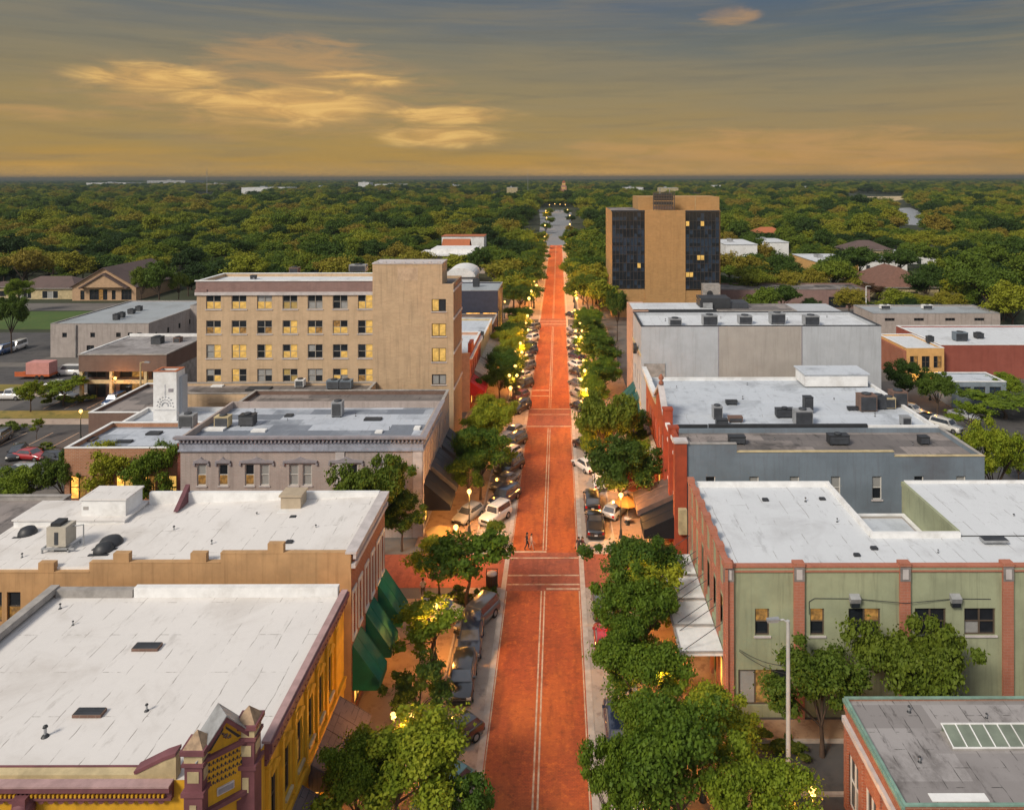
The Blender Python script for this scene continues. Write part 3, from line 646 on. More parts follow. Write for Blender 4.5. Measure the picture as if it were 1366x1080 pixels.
awning(root, off, -13.0, 1, 36.4, 41.8, 4.3, 3.0, 2.2, WOODSH, 0.3, 'shingle_canopy')

# ---- tan and red-brick block with the stepped parapet
X0, X1, Y0, Y1, Z = -41.5, -13.0, 52.2, 62.3, 10.6
ey = [52.9, 54.5, 56.3, 58.1, 59.9, 61.3]
wins = [('E', y - Y0, 6.0, 0.62, 2.9, 1, 2, 'db', FRW, None) for y in ey]
wins += [('E', y - Y0, 0.5, 2.4, 2.4, 2, 1, 'ss', FRD, None) for y in (54.2, 57.3, 60.3)]
wins += [('S', u, 7.2, 0.95, 2.1, 1, 2, 'md', FRC, None) for u in (1.0, 2.35, 3.7, 5.0)]
root, off = building('brick_commercial_building', 'two-storey block with stepped tan side wall, red brick front and green awnings', 'building', X0, X1, Y0, Y1, Z, TANW, RWHITE, 0.0001, None, wins, sidemat={'E': REDB})
for o in list(root.children):
    if o.name.startswith('roof'): bpy.data.objects.remove(o)
b = MB()
b.face([(X0, Y0 + .3, 10.35 + .28), (X1 - .3, Y0 + .3, 11.55), (X1 - .3, Y1, 11.75), (X0, Y1, 10.8)], RWHITE)
b.face([(X0, Y0 + .3, 10.3), (X1 - .3, Y0 + .3, 10.3), (X1 - .3, Y0 + .3, 11.55), (X0, Y0 + .3, 10.63)], WHITE); part(root, off, 'roof', b)
def pxx(px, d): return CAMX + (px - 745) / 1000 * d
st = [(-60, 10.65), (118, 11.3), (253, 11.3), (293, 11.95), (467, 11.95)]
b = MB()
for (a, z), (c_, z2) in zip([(-60, 10.65), (118, 11.3), (293, 11.95)], [(118, 0), (293, 0), (466.8, 0)]):
    b.box(pxx(a, Y0), pxx(c_, Y0), Y0 - .003, Y0 + .35, 10.59, z, TANW)
    b.box(pxx(a, Y0) + .0, pxx(c_, Y0), Y0 - .03, Y0 + .38, z + .002, z + .06, TANW)
for a, z in ((50, 10.65), (150, 11.3), (253, 11.3), (356, 11.95)): b.box(pxx(a, Y0), pxx(a + 21, Y0), Y0 - .02, Y0 + .4, z + .062, z + .68, TANW)
part(root, off, 'stepped_parapet', b)
b = MB(); b.box(-13.3, -12.86, Y0 + .36, Y1, 10.601, 11.9, REDB); b.box(-13.4, -12.62, Y0 - .05, Y1 + .05, 11.9 + .002, 12.05, PALEST); b.box(-12.99, -12.7, Y0, Y1, 10.9, 11.2, PALEST); b.box(-12.858, -12.66, Y0, Y1, 11.55, 11.898, PALEST); part(root, off, 'street_cornice', b)
for y in ey:
    b = MB()
    for s in (-1, 1): b.box(-12.99, -12.92, y + s * .42 - .07, y + s * .42 + .07, 5.95, 8.95, FRW)
    b.box(-12.99, -12.9, y - .55, y + .55, 8.952, 9.25, FRW); b.box(-12.99, -12.88, y - .5, y + .5, 5.7, 5.948, FRW); part(root, off, 'window_surround', b)
for y0, y1, z in ((52.4, 54.7, 5.4), (56.0, 58.4, 5.5), (59.8, 62.4, 5.6)): awning(root, off, -12.99, 1, y0, y1, z, 2.8, 1.9, GREENA, .55)
b = MB(); b.box(X0 + .2, -32.6, 58.8, Y1 - .01, 10.7, 11.25, WHITE); b.box(X0 + .1, -32.5, 58.7, Y1, 11.252, 11.35, RWHITE); part(root, off, 'raised_roof', b)
b = MB(); b.box(-32.4, -13.4, Y1 - .3, Y1 + .06, 10.61, 12.1, WHITE); part(root, off, 'back_parapet', b)
b = MB(); b.prism([(60.2, 11.3), (62.25, 11.3), (62.25, 12.7)], 'x', -29.5, -29.15, mat('maroon_flashing', (.12, .04, .05), .7)); part(root, off, 'party_wall', b)
building('flat_roofed_building', 'low block with dark grey flat roof beside the stepped tan building', 'building', -70, -41.8, 50, 66.5, 10.0, GREYC, RDARK, .35, GREYC)

# ---- greige corner block with the dentil cornice
X0, X1, Y0, Y1, Z = -38.6, -13.0, 79.4, 92.0, 10.75
xs = [(px, 13) for px in (268, 297, 332, 352, 391, 409, 452, 470, 505)]
lits = ['mb', 'md', 'md', 'bb', 'bb', 'bb', 'bd', 'md', 'db']
wins = [('S', pxx(px, Y0) - X0, 5.55, .98, 2.25, 1, 2, lits[k], FRW, 'p') for k, (px, w) in enumerate(xs)]
wins += [('E', u, 5.8, .8, 2.6, 1, 2, 'dm' if k % 2 else 'db', FRW, None) for k, u in enumerate((1.7, 3.0, 5.0, 6.3, 8.4, 9.7, 11.6))]
wins += [('E', u, .5, 2.8, 2.5, 2, 1, 'ss', FRD, None) for u in (2.2, 6, 9.8)]
root, off = building('brick_corner_building', 'greige brick corner block with blue grey dentil cornice and pedimented windows', 'building', X0, X1, Y0, Y1, Z, GREIGE, RPATCH, .75, None, wins)
b = MB()
def ringcornice(b, X0, X1, Y0, Y1, z0, z1, e, m):
    b.box(X0 - e, X1 + e, Y0 - e, Y0, z0, z1, m); b.box(X1, X1 + e, Y0, Y1, z0, z1, m)
ringcornice(b, X0, X1, Y0, Y1, 10.62, 10.86, .55, LINTEL); ringcornice(b, X0, X1, Y0, Y1, 10.5, 10.618, .42, BLUECOR); ringcornice(b, X0, X1, Y0, Y1, 9.4, 10.1, .1, BLUECOR); ringcornice(b, X0, X1, Y0, Y1, 9.22, 9.398, .2, BLUECOR); ringcornice(b, X0, X1, Y0, Y1, 10.1 + .002, 10.2, .2, BLUECOR)
part(root, off, 'cornice', b)
b = MB(); x = X0
while x < X1 + .2: b.box(x, x + .17, Y0 - .36, Y0 - .001, 10.22, 10.498, LINTEL); x += .42
y = Y0
while y < Y1 - .2: b.box(X1 + .001, X1 + .36, y, y + .17, 10.22, 10.498, LINTEL); y += .42
part(root, off, 'dentils', b)
for c0, w in ((268, .75), (297, .75), (342, 1.75), (400, 1.75), (461, 1.75), (505, .75)):
    x = pxx(c0, Y0); b = MB(); b.prism([(x - w, 8.0), (x + w, 8.0), (x + w + .06, 8.2), (x + w * .35, 8.36), (x, 8.62), (x - w * .35, 8.36), (x - w - .06, 8.2)], 'y', Y0 - .2, Y0 - .01, LINTEL)
    for s in (-1, 1): b.box(x + s * w - .1, x + s * w + .1, Y0 - .16, Y0 - .012, 7.7, 7.99, LINTEL)
    part(root, off, 'window_pediment', b)
for x0, x1, y0, y1 in ((X1 - .95, X1 + .06, Y0 - .08, Y0), (X1, X1 + .08, Y0 - .08, Y0 + .9), (pxx(447, Y0), pxx(459, Y0), Y0 - .08, Y0)):
    b = MB(); b.box(x0, x1, y0 - .0, y1, 0, 9.2, PALEST)
    for k in range(12): b.box(x0 + .003, x1 + (.03 if x0 == X1 else -.003), y0 - .03, y1 - .003, .1 + k * .76, .1 + k * .76 + .66, PALEST)
    part(root, off, 'quoin', b)
for y0, y1, m in ((79.8, 83.6, BLACKA), (84.6, 90.6, GREYA)): awning(root, off, -12.98, 1, y0, y1, 5.6, 3.2, 2.9, m, .5)
# its neighbour
root, off = building('brick_shop_row', 'lower brick shop row with dark flat roof and charcoal awnings before the tan tower', 'building', -38.6, -13.0, 92.1, 99.0, 10.1, BRNB, RDARK, .5, GREYC,
    [('E', u, 5.4, .8, 2.4, 1, 2, 'db', FRW, None) for u in (1, 2.2, 3.6, 4.8, 6.1)] + [('E', 3.4, .5, 5, 2.4, 4, 1, 'ssss', FRD, None)], sidemat={'E': GREIGE})
for y0, y1 in ((92.4, 95.4), (95.9, 98.8)): awning(root, off, -12.98, 1, y0, y1, 5.2, 3.0, 2.6, GREYA, .3)
# ---- low orange-brick shop on the side street
root, off = building('brick_shop', 'low orange brick shop with lit side-street windows and grey blue roof', 'building', -52.6, -40.1, 82.0, 90.8, 8.6, ORB, RPATCH, .5, WHITE,
    rowS([1.5, 4, 6.5, 9, 11.3], 3.0, 1.9, 2.6, 2, 2, ['sm', 'ml', 'sl'], FRD) + rowS([2, 5.2, 8.4], .4, 2.5, 2.2, 2, 1, 'ss', FRD))
b = MB(); b.box(-40.05, -39.0, 81.6, 91, 0, 9.3, brickmat('deep_red_brick', (.26, .06, .035), (.2, .05, .03), (.25, .13, .1))); part(root, off, 'party_wall', b)

# ---- tan five-storey block
X0, X1, Y0, Y1 = -49.2, -13.2, 105.0, 113.6
def px5(px): return pxx(px, Y0)
cols = [284.5, 318.5, 352.5, 386.5, 420, 453.5, 487]; rows5 = [(391.5, 411.5), (426.5, 444.5), (458.5, 477), (491, 508.5)]
lits5 = [['lldd', 'lldd', 'llbb', 'yydd', 'bbdd', 'dbdd', 'lldl'], ['mldd', 'lmdd', 'dmdd', 'lldl', 'lmdd', 'llmd', 'dldl'], ['blbl', 'llll', 'dldl', 'lldl', 'ddbd', 'dldd', 'dldl'], ['dlbd', 'ldld', 'bdbb', 'dyyd', 'bdbb', 'lbdl', 'mldl']]
wins = []
for j, (ya, yb) in enumerate(rows5):
    za, zb = CAMH - (yb - 238) * .105, CAMH - (ya - 238) * .105
    for i, px in enumerate(cols):
        q = lits5[j][i]
        wins.append(('S', px5(px) - X0, za, 2.1, zb - za, 2, 2, q, FRP, 'p'))
Zm = 23.7
root, off = building('hotel_building', 'tan brick five-storey block with rows of lit double windows and plain stair tower', 'building', X0, -24.5, Y0, Y1, Zm, TANB, RWHITE2, .45, WHITE, wins)
b = MB(); b.box(X0 - .08, -24.5, Y0 - .09, Y0, 22.2, 23.702, MAUVE); b.box(X0 - .2, -24.5, Y0 - .22, Y0, 21.75, 22.198, PALEST); b.box(X0 - .16, X0 + 1.5, Y0 - .24, Y0 - .091, 22.2, 22.6, MAUVE); b.box(X0 - .2, -24.5, Y0 - .2, Y0 - .001, Zm + .004, Zm + .16, WHITE); part(root, off, 'parapet_band', b)
b = MB()
wz = [(CAMH - (yb - 238) * .105, CAMH - (ya - 238) * .105) for ya, yb in ((398, 414.5), (430.5, 447.5), (463, 481.5), (498, 511.5))]
tw = [('S', px5(585.5) + 24.5, a, 2.0, c_ - a, 2, 1, l, FRD, 'p') for (a, c_), l in zip(wz, ('ld', 'll', 'll', 'bb'))]
X0t, X1t = -24.49, X1
b.wall((X0t, Y0 - .35, 0), (1, 0, 0), X1t - X0t, 23.3, [(q[1] - q[3] / 2, q[2], q[1] + q[3] / 2, q[2] + q[4]) for q in tw], TANB2)
ew = [(u, z) for z in (6.5, 10.2, 13.9, 17.6) for u in (1.6, 4.3, 7)]
b.wall((X1t, Y0 - .35, 0), (0, 1, 0), Y1 - Y0 + .35, 23.3, [], brickmat('street_side_brick', (.28, .165, .10), (.23, .135, .085), (.28, .2, .14)))
b.face([(X0t, Y0 - .35, 0), (X0t, Y0 - .35, 23.3), (X0t, Y0, 23.3), (X0t, Y0, 0)], TANB2); b.face([(X1t, Y1, 0), (X0t, Y1, 0), (X0t, Y1, 23.3), (X1t, Y1, 23.3)], TANB2)
b.face([(X0t, Y0 - .35, 23.3), (X1t, Y0 - .35, 23.3), (X1t, Y0 - .1, 23.3), (X0t, Y0 - .1, 23.3)], TANB2); b.face([(X1t - .25, Y0 - .1, 23.3), (X1t, Y0 - .1, 23.3), (X1t, Y1, 23.3), (X1t - .25, Y1, 23.3)], TANB2)
b.face([(X0t, Y0 - .1, 22.9), (X1t - .25, Y0 - .1, 22.9), (X1t - .25, Y1, 22.9), (X0t, Y1, 22.9)], RDARK)
b.face([(X1t - .25, Y0 - .1, 22.9), (X1t - .25, Y0 - .1, 23.3), (X1t - .25, Y1, 23.3), (X1t - .25, Y1, 22.9)], TANB2)
part(root, off, 'stair_wing', b)
for q in tw: add_window(root, off, 'S', X0t, X1t, Y0 - .35, Y1, *q[1:])
b = MB(); b.box(X0t, px5(590), Y0 - .353, Y0 + 4.4, 23.0, 26.1, TANB2); b.box(X0t - .06, px5(590) + .06, Y0 - .42, Y0 + 4.46, 26.102, 26.25, PALEST); part(root, off, 'stair_tower', b)
b = MB(); b.box(px5(531), px5(558), Y0 - .38, Y0 - .355, 23.8, 25.6, mat('pale_render_patch', (.5, .36, .24), .9, .25)); part(root, off, 'render_panel', b)
for z in (8.5, 13.5, 18.3, 22.2): b = MB(); b.box(X1t, X1t + .12, Y0 - .35, Y1, z, z + .3, PALEST); part(root, off, 'string_course', b)
for px in (500, 511, 522, 536, 548, 560, 571, 583): b = MB(); b.box(px5(px), px5(px) + .5, Y0 - .4, Y0 - .1, 26.252, 26.45, PALEST); part(root, off, 'coping_block', b)
root, off = building('annex_building', 'low tan annex with dark flat roof at the foot of the five-storey block', 'building', -51, -24.0, 99.2, 104.6, 9.6, TANB, RDARK, .35, GREYC)
b = MB(); b.box(-45, -36, 99.08, 99.19, 8.4, 9.2, TANB); part(root, off, 'raised_panel', b)
# white lift shaft
root, off = building('lift_shaft', 'tall white painted masonry shaft with faded mural standing on low roofs', 'tower', -49.1, -46.2, 93.5, 95.6, 14.0, WHITE, RDARK, .3, TERRA)
b = MB(); pm = mat('faded_mural_paint', (.54, .545, .555), .85, .2)
for k in range(26):
    t = k / 25; a = math.pi * t; b.ball((-47.65 + math.cos(a) * (1.0 - .3 * (k % 3)), 93.5, 9.7 + math.sin(a) * (1.2 - .35 * (k % 3))), .12, pm, 6, 4, .8)
b.box(-48.9, -46.4, 93.46, 93.499, 9.2, 9.32, pm); b.box(-47.7, -47.55, 93.465, 93.498, 10.7, 12.4, pm); b.box(-47.2, -46.6, 93.46, 93.498, 11.5, 11.9, LINTEL); part(root, off, 'mural', b)
b = MB(); b.box(-46.19, -45.8, 94.2, 95.5, 0, 13.2, GREYW); part(root, off, 'side_wall', b)
building('low_white_building', 'low white flat-roofed building behind the orange brick shop', 'building', -52.0, -39.2, 91.2, 97.5, 8.3, WHITE, RPALE, .4, WHITE)
building('tan_wall_building', 'plain tan walled store between the white shaft and the five-storey block', 'building', -60, -52.3, 98, 112, 7.5, BRNB, RDARK, .4, WHITE)

# ---- brown bank block with colonnade
X0, X1, Y0, Y1 = -80.5, -65.5, 128, 143
root = thing('bank_building', 'dark brown two-storey block with deep pale colonnade and flat roof', 'building', ((X0 + X1) / 2, 135, 0)); off = ((X0 + X1) / 2, 135, 0)
b = MB(); b.box(X0, X1, Y0, Y1, 5.2, 8.0, BRNB); b.box(X0 + .6, X1 - .1, Y0 + 1.8, Y1 - .1, 0, 5.199, BRNB); b.box(X1 - .3, X1, Y0 + .5, Y1 - .002, 0, 5.198, GREYC); part(root, off, 'wall', b)
b = MB(); b.box(X0 + .3, X1 - .3, Y0 + .3, Y1 - .3, 8.002, 8.06, RGREY); b.box(X0 - .1, X1 + .1, Y0 - .1, Y0 + .29, 8.003, 8.2, GREYC); b.box(X0 - .1, X0 + .29, Y0 + .29, Y1, 8.003, 8.199, WHITE); b.box(X1 - .29, X1 + .1, Y0 + .29, Y1, 8.003, 8.199, GREYC); b.box(X0 + .29, X1 - .29, Y1 - .29, Y1, 8.062, 8.6, WHITE); part(root, off, 'roof', b)
for x in (X0 + .1, -75.3, -69.4, X1 - .6): b = MB(); b.box(x, x + .5, Y0 + .05, Y0 + .55, 0, 5.198, CREAM); part(root, off, 'column', b)
b = MB(); b.box(X0 + .15, X1 - .15, Y0 + .15, Y0 + .5, 3.1, 3.7, CREAM); part(root, off, 'balcony_rail', b)
for x, w, l in ((-78.5, 3.2, 'dd'), (-72.4, 4.2, 'dm'), (-67.7, 2.6, 'ud')):
    for z in (0.3, 3.75): add_window(root, off, 'S', X0, X1, Y0 + 1.8, Y1, x - X0, z, w, 1.4 if z > 1 else 2.6, 2, 1, l, FRD, depth=-.06)
# ---- long greige building behind it
root, off = building('long_warehouse', 'long pale brick two-storey building with grey metal roof and few windows', 'building', -107, -86, 160, 190, 7.2, BLOCK, RMETAL, .15, GREYC,
    rowS([3, 9, 14.5, 17, 19], 4.3, 1.0, 1.0, 1, 1, 'd', FRD) + rowS([8.5], 1.2, 1.6, 1.4, 2, 1, 'dd', FRD) + [('E', u, 3.6, 1, 1.2, 1, 1, 'd', FRD, None) for u in (3, 8, 13, 18, 23, 27)])
b = MB(); b.cyl((-101.5, 159.85, 0), (-101.5, 159.85, 7), .2, .2, GREYC, 6); part(root, off, 'drainpipe', b)
building('long_warehouse', 'grey metal roofed wing tucked beside the tan five-storey block', 'building', -86, -62, 178, 196, 8.0, BLOCK, RMETAL, .15, GREYC)
# ---- the gabled house
def gable_house(name, label, X0, X1, Y0, Y1, ze, zr, wm, rm, wins=(), axis='y', cat='house', over=.6):
    off = ((X0 + X1) / 2, (Y0 + Y1) / 2, 0); root = thing(name, label, cat, off); b = MB(); e = .02
    for s in 'SEWN':
        o, ud, L = sidegeom(s, X0, X1, Y0, Y1)
        b.wall((o[0], o[1], 0), (ud[0], ud[1], 0), L, ze, [(q[1] - q[3] / 2, q[2], q[1] + q[3] / 2, q[2] + q[4]) for q in wins if q[0] == s], wm)
    xm, ym = off[0], off[1]; r = MB(); k = (zr - ze)
    if axis == 'y':
        for y, d in ((Y0, 1), (Y1, -1)): b.face([(X0, y, ze), (X1, y, ze), (xm, y, zr)][::d], wm)
        hw = (X1 - X0) / 2; g = k / hw
        for s in (-1, 1):
            xe = xm + s * (hw + over); zz = ze - g * over
            r.prism([(xe, zz), (xm, zr), (xm, zr + .22), (xe, zz + .22)][::s], 'y', Y0 - over, Y1 + over, rm)
    elif axis == 'x':
        for x, d in ((X1, 1), (X0, -1)): b.face([(x, Y0, ze), (x, Y1, ze), (x, ym, zr)][::d], wm)
        hw = (Y1 - Y0) / 2; g = k / hw
        for s in (-1, 1):
            ye = ym + s * (hw + over); zz = ze - g * over
            r.prism([(ye, zz), (ym, zr), (ym, zr + .22), (ye, zz + .22)][::s], 'x', X0 - over, X1 + over, rm)
    else:
        a = min(X1 - X0, Y1 - Y0) * .42; O = over
        P_ = [(X0 - O, Y0 - O, ze), (X1 + O, Y0 - O, ze), (X1 + O, Y1 + O, ze), (X0 - O, Y1 + O, ze)]
        Q = [(X0 + a, ym, zr), (X1 - a, ym, zr)] if X1 - X0 > Y1 - Y0 else [(xm, Y0 + a, zr), (xm, Y1 - a, zr)]
        if X1 - X0 > Y1 - Y0: fs = [(0, 1, 5, 4), (1, 2, 5), (2, 3, 4, 5), (3, 0, 4)]
        else: fs = [(0, 1, 4), (1, 2, 5, 4), (2, 3, 5), (3, 0, 4, 5)]
        r.poly(P_ + Q, fs, rm); r.box(X0 - O, X1 + O, Y0 - O, Y1 + O, ze - .22, ze - .004, GREYC)
    part(root, off, 'wall', b); part(root, off, 'roof', r)
    for q in wins: add_window(root, off, q[0], X0, X1, Y0, Y1, *q[1:])
    return root, off
PEACH = mat('peach_stucco', (.46, .30, .18), .9, .12)
gh, gof = gable_house('gabled_house', 'peach stucco hall with brown gabled front beyond the lawn', -151, -131, 235, 262, 4.4, 10.2, PEACH, SHING,
    [('S', 3.2, .3, 1.3, 2.9, 1, 2, 'dd', FRD, None), ('S', 8.2, .2, 5.6, 3.3, 4, 2, 'ddmd', FRD, None), ('S', 13.0, .3, 1.2, 2.9, 1, 2, 'dd', FRD, None), ('S', 17, .2, 3.2, 3.3, 3, 2, 'ddd', FRD, None)])
b = MB(); b.prism([(-147, 4.3), (-134, 4.3), (-140.5, 8.2)], 'y', 233.6, 234.98, PEACH)
for s in (-1, 1): b.prism([(-140.5 + s * 7.3, 3.9), (-140.5, 8.3), (-140.5, 8.75), (-140.5 + s * 7.6, 4.2)][::s], 'y', 233.2, 235.5, SHING)
part(gh, gof, 'porch_gable', b)
gable_house('hip_roofed_house', 'long low brown roofed house beside the peach gabled hall', -172, -152, 238, 250, 3.6, 6.6, CREAM, SHING, [('S', 4, .2, 4, 2.3, 3, 1, 'bdd', FRW, None), ('S', 12, .2, 5, 2.4, 3, 1, 'dbd', FRW, None)], 'hip')
gable_house('hip_roofed_house', 'small flat cream outbuilding standing left of the brown roofed house', -182, -174, 240, 247, 3.8, 5.0, CREAM, SHING, [('S', 4, .6, 5, 1.8, 3, 1, 'ddd', FRD, None)], 'hip')

# ---- shops down the left of the street
PINKW = mat('pink_render', (.50, .30, .21), .9, .15)
root, off = building('red_front_shop', 'white-roofed shop with bright red street front just past the tan tower', 'shop', -40, -13.0, 122, 139, 9.6, PINKW, RWHITE2, .5, WHITE, [('E', u, 4.6, 1.2, 2.4, 1, 2, 'dm', FRW, None) for u in (2, 5, 8, 11, 14)] + [('E', u, .4, 3.2, 2.6, 2, 1, 'ss', FRD, None) for u in (3, 8, 13)], sidemat={'E': REDP})
awning(root, off, -12.98, 1, 122.4, 127.5, 4.8, 3.2, 2.4, REDA, .6); awning(root, off, -12.98, 1, 128.5, 138, 5.2, 3.6, 2.6, CREAMA, .5)
b = MB(); b.box(-13.3, -12.7, 121.9, 125.2, 9.7, 11.2, REDP); b.box(-12.99, -12.6, 121.9, 139, 8.6, 8.9, WHITE); part(root, off, 'raised_front', b)
root, off = building('shop_building', 'low shop with pale roof and long cream canopy before the navy building', 'shop', -40, -13.0, 139.2, 163, 7.6, CREAM, RPALE, .4, WHITE, [('E', u, .4, 4, 2.6, 3, 1, 'sss', FRD, None) for u in (4, 11, 18)])
awning(root, off, -12.98, 1, 140, 161, 4.8, 3.6, 3.2, CREAMA, .4)
root, off = building('navy_building', 'navy clad two-storey building over a brightly lit ground floor', 'building', -48, -13.0, 179, 194, 11.2, NAVY, RMETAL, .25, GALV, rowS([4, 9, 14, 19, 24, 29, 33], 3.6, 3.4, 2.4, 2, 1, ['ss', 'sl', 'ss'], FRD) + [('E', u, .4, 3.6, 5.6, 2, 2, 'ssll', FRD, None) for u in (3, 7.5, 12)])
building('shop_building', 'plain dark shop between the cream canopy shop and the navy building', 'shop', -45, -13.0, 164, 177, 6.0, BRNB, RDARK, .4, GREYC, [('E', u, .4, 3, 2.6, 2, 1, 'ss', FRD, None) for u in (3, 9)])
root, off = building('white_roofed_hall', 'white flat-roofed hall behind the navy building', 'hall', -38, -25, 214, 232, 6.5, GREYW, RWHITE2, .3, WHITE)
root = thing('vaulted_pavilion', 'pavilion with white barrel vault roof behind the navy building', 'pavilion', (-30.5, 250, 0)); off = (-30.5, 250, 0)
b = MB(); b.box(-35, -26, 244, 258, 0, 6.0, GREYW); part(root, off, 'wall', b)
b = MB(); b.prism([(-30.5 + 5 * math.cos(a), 6.05 + 2.9 * math.sin(a)) for a in [math.pi * k / 14 for k in range(15)]], 'y', 243.3, 258.6, WHITE); part(root, off, 'vault_roof', b)
root, off = building('white_canopy_hall', 'beige hall under a wide white overhanging roof amid the trees', 'hall', -51, -28, 300, 316, 7.0, BEIGEW, RWHITE2, 0, None, rowS([8, 14], 1, 1.2, 4, 1, 2, 'dd', FRD))
b = MB(); b.box(-55, -24, 298, 318, 7.25, 7.9, WHITE); b.box(-50, -32, 303, 318, 7.91, 9.6, WHITE); part(root, off, 'roof_slab', b)
root, off = gable_house('red_roofed_building', 'building with red tiled roofs just past the white overhanging hall', -49, -38, 326, 336, 7.6, 11.2, CREAM, TERRA, [], 'x', 'building')
building('salmon_building', 'white building with salmon roof edge among trees left of the avenue', 'building', -54, -34, 356, 368, 10.5, WHITE, TERRA, 0)

# ================================================================= right side
# ---- near grey-roofed brick building with verdigris coping
X0, X1, Y0, Y1, Z = 18.8, 38, 37.6, 45.4, 6.5
root, off = building('brick_workshop', 'brick workshop with weathered grey felt roof and verdigris coping', 'building', X0, X1, Y0, Y1, Z, REDB, RGREY, .12, COPPER,
    [('W', u, .5, 1.5, 3.2, 2, 2, 'dbdd', FRW, None) for u in (1.2, 3.6, 6.0)], copw=.08)
b = MB(); b.box(X0 - .22, X0, Y0, Y1, 5.15, 5.5, PALEST); b.box(X0 - .16, X0, Y0 - .05, Y1 + .05, 6.3, 6.49, COPPER); b.box(X0 - .1, X0, Y0, Y1, 5.9, 6.29, REDB); part(root, off, 'cornice', b)
for y in (37.7, 40.2, 42.6, 44.8): b = MB(); b.box(X0 - .14, X0, y, y + .5, 0, 5.148, REDB); part(root, off, 'pilaster', b)
for a in ((19.8, 21.4, 43.6, 44.6), (20.2, 20.9, 42.2, 43.1), (21.6, 22.3, 44.1, 44.5)):
    b = MB(); b.box(*a, 6.325, 6.345, mat('pale_roof_patch', (.48, .46, .45), .9, .2, dirt=.5)); part(root, off, 'roof_patch', b)
for a in ((20.4, 23.3, 38.0, 38.5), (25.5, 26.4, 38.0, 38.35)): b = MB(); b.box(*a, 6.325, 6.42, WHITE); part(root, off, 'roof_patch', b)
# ---- sage green building
X0, X1, Y0, Y1, Z = 13.3, 44, 52.8, 67.4, 10.6
def px6(px): return pxx(px, Y0)
def z6(y): return CAMH - (y - 238) * Y0 / 1000
wins = [('S', px6(px) - X0, z6(848), w, z6(812) - z6(848), nx, 2, l, FRC, 'p') for px, w, nx, l in ((1015.5, 1.0, 1, 'dm'), (1089, 1.0, 1, 'dm'), (1152, 2.25, 2, 'dddm'), (1240, 2.2, 2, 'dddd'), (1306, 2.2, 2, 'bddd'), (1395, 2.2, 2, 'dddd'), (1470, 2.2, 2, 'dddd'))]
wins += [('S', 2.6, .9, 3.6, 2.5, 3, 1, 'bmd', FRC, None)]
wins += [('W', u, 5.5, 1.2, 2.2, 1, 2, 'dm' if k % 2 else 'db', FRC, None) for k, u in enumerate((1.4, 3.6, 5.8, 8.0, 10.2, 12.6))] + [('W', u, .5, 3.0, 2.6, 2, 1, 'ss', FRD, None) for u in (2.5, 7, 11.5)]
root = thing('green_commercial_building', 'sage green two-storey building with salmon pilasters and white L-shaped roof', 'building', (25, 60, 0)); off = (25, 60, 0)
NX0, NX1, NY = 25.7, 32.3, 57.9
b = MB()
def hs(s): return [(q[1] - q[3] / 2, q[2], q[1] + q[3] / 2, q[2] + q[4]) for q in wins if q[0] == s]
b.wall((X0, Y0, 0), (1, 0, 0), X1 - X0, Z, hs('S'), GREENW); b.wall((X0, Y1, 0), (0, -1, 0), Y1 - Y0, Z, hs('W'), GREENW); b.wall((X1, Y0, 0), (0, 1, 0), Y1 - Y0, Z, [], GREENW)
b.wall((NX0, Y1, 0), (-1, 0, 0), NX0 - X0, Z, [], GREENW); b.wall((NX0, NY, 0), (0, 1, 0), Y1 - NY, Z, [], GREENW); b.wall((NX1, NY, 0), (-1, 0, 0), NX1 - NX0, Z, [], GREENW); b.wall((NX1, Y1, 0), (0, -1, 0), Y1 - NY, Z + .08, [], GREENW); b.wall((X1, Y1, 0), (-1, 0, 0), X1 - NX1, Z + .08, [], GREENW)
part(root, off, 'wall', b)
t = .3; zr = Z - .3
b = MB(); b.face([(X0 + t, Y0 + t, zr), (X1, Y0 + t, zr), (X1, NY, zr), (X0 + t, NY, zr)], RWHITE2); b.face([(X0 + t, NY, zr), (NX0 - .25, NY, zr), (NX0 - .25, Y1 - .2, zr), (X0 + t, Y1 - .2, zr)], RWHITE2)
b.face([(NX1 + .2, NY, zr + .08), (X1, NY, zr + .08), (X1, Y1 - .2, Z + .0), (NX1 + .2, Y1 - .2, Z + .0)], RWHITE2)
part(root, off, 'roof', b)
b = MB(); b.box(X0, X1, Y0 - .06, Y0 + t, zr, Z + .02, GREENW); b.box(X0 - .06, X0 + t, Y0 + t + .002, Y1, zr, Z + .02, GREENW); b.box(NX0 - .25, NX0 + .05, NY + .1, Y1, zr, Z + .1, WHITE); b.box(X0 + t + .01, NX0 + .05, Y1 - .2, Y1 + .05, zr, Z + .15, WHITE); b.box(NX0 - .2, NX1 + .1, NY - .25, NY + .05, zr, Z + .1, WHITE); b.box(NX1 - .06, NX1 + .2, NY + .1, Y1, zr, Z + .12, GREENW); b.box(NX1 + .21, X1, Y1 - .2, Y1 + .05, zr, Z + .2, WHITE); part(root, off, 'parapet', b)
b = MB(); b.box(X0 - .1, X1, Y0 - .12, Y0 + t + .04, Z + .024, Z + .14, PINKP); b.box(X0 - .12, X0 + t + .04, Y0 + t + .05, Y1, Z + .024, Z + .138, PINKP); b.box(X0, X1, Y0 - .1, Y0 - .062, Z - .3, Z - .18, PINKP); part(root, off, 'coping', b)
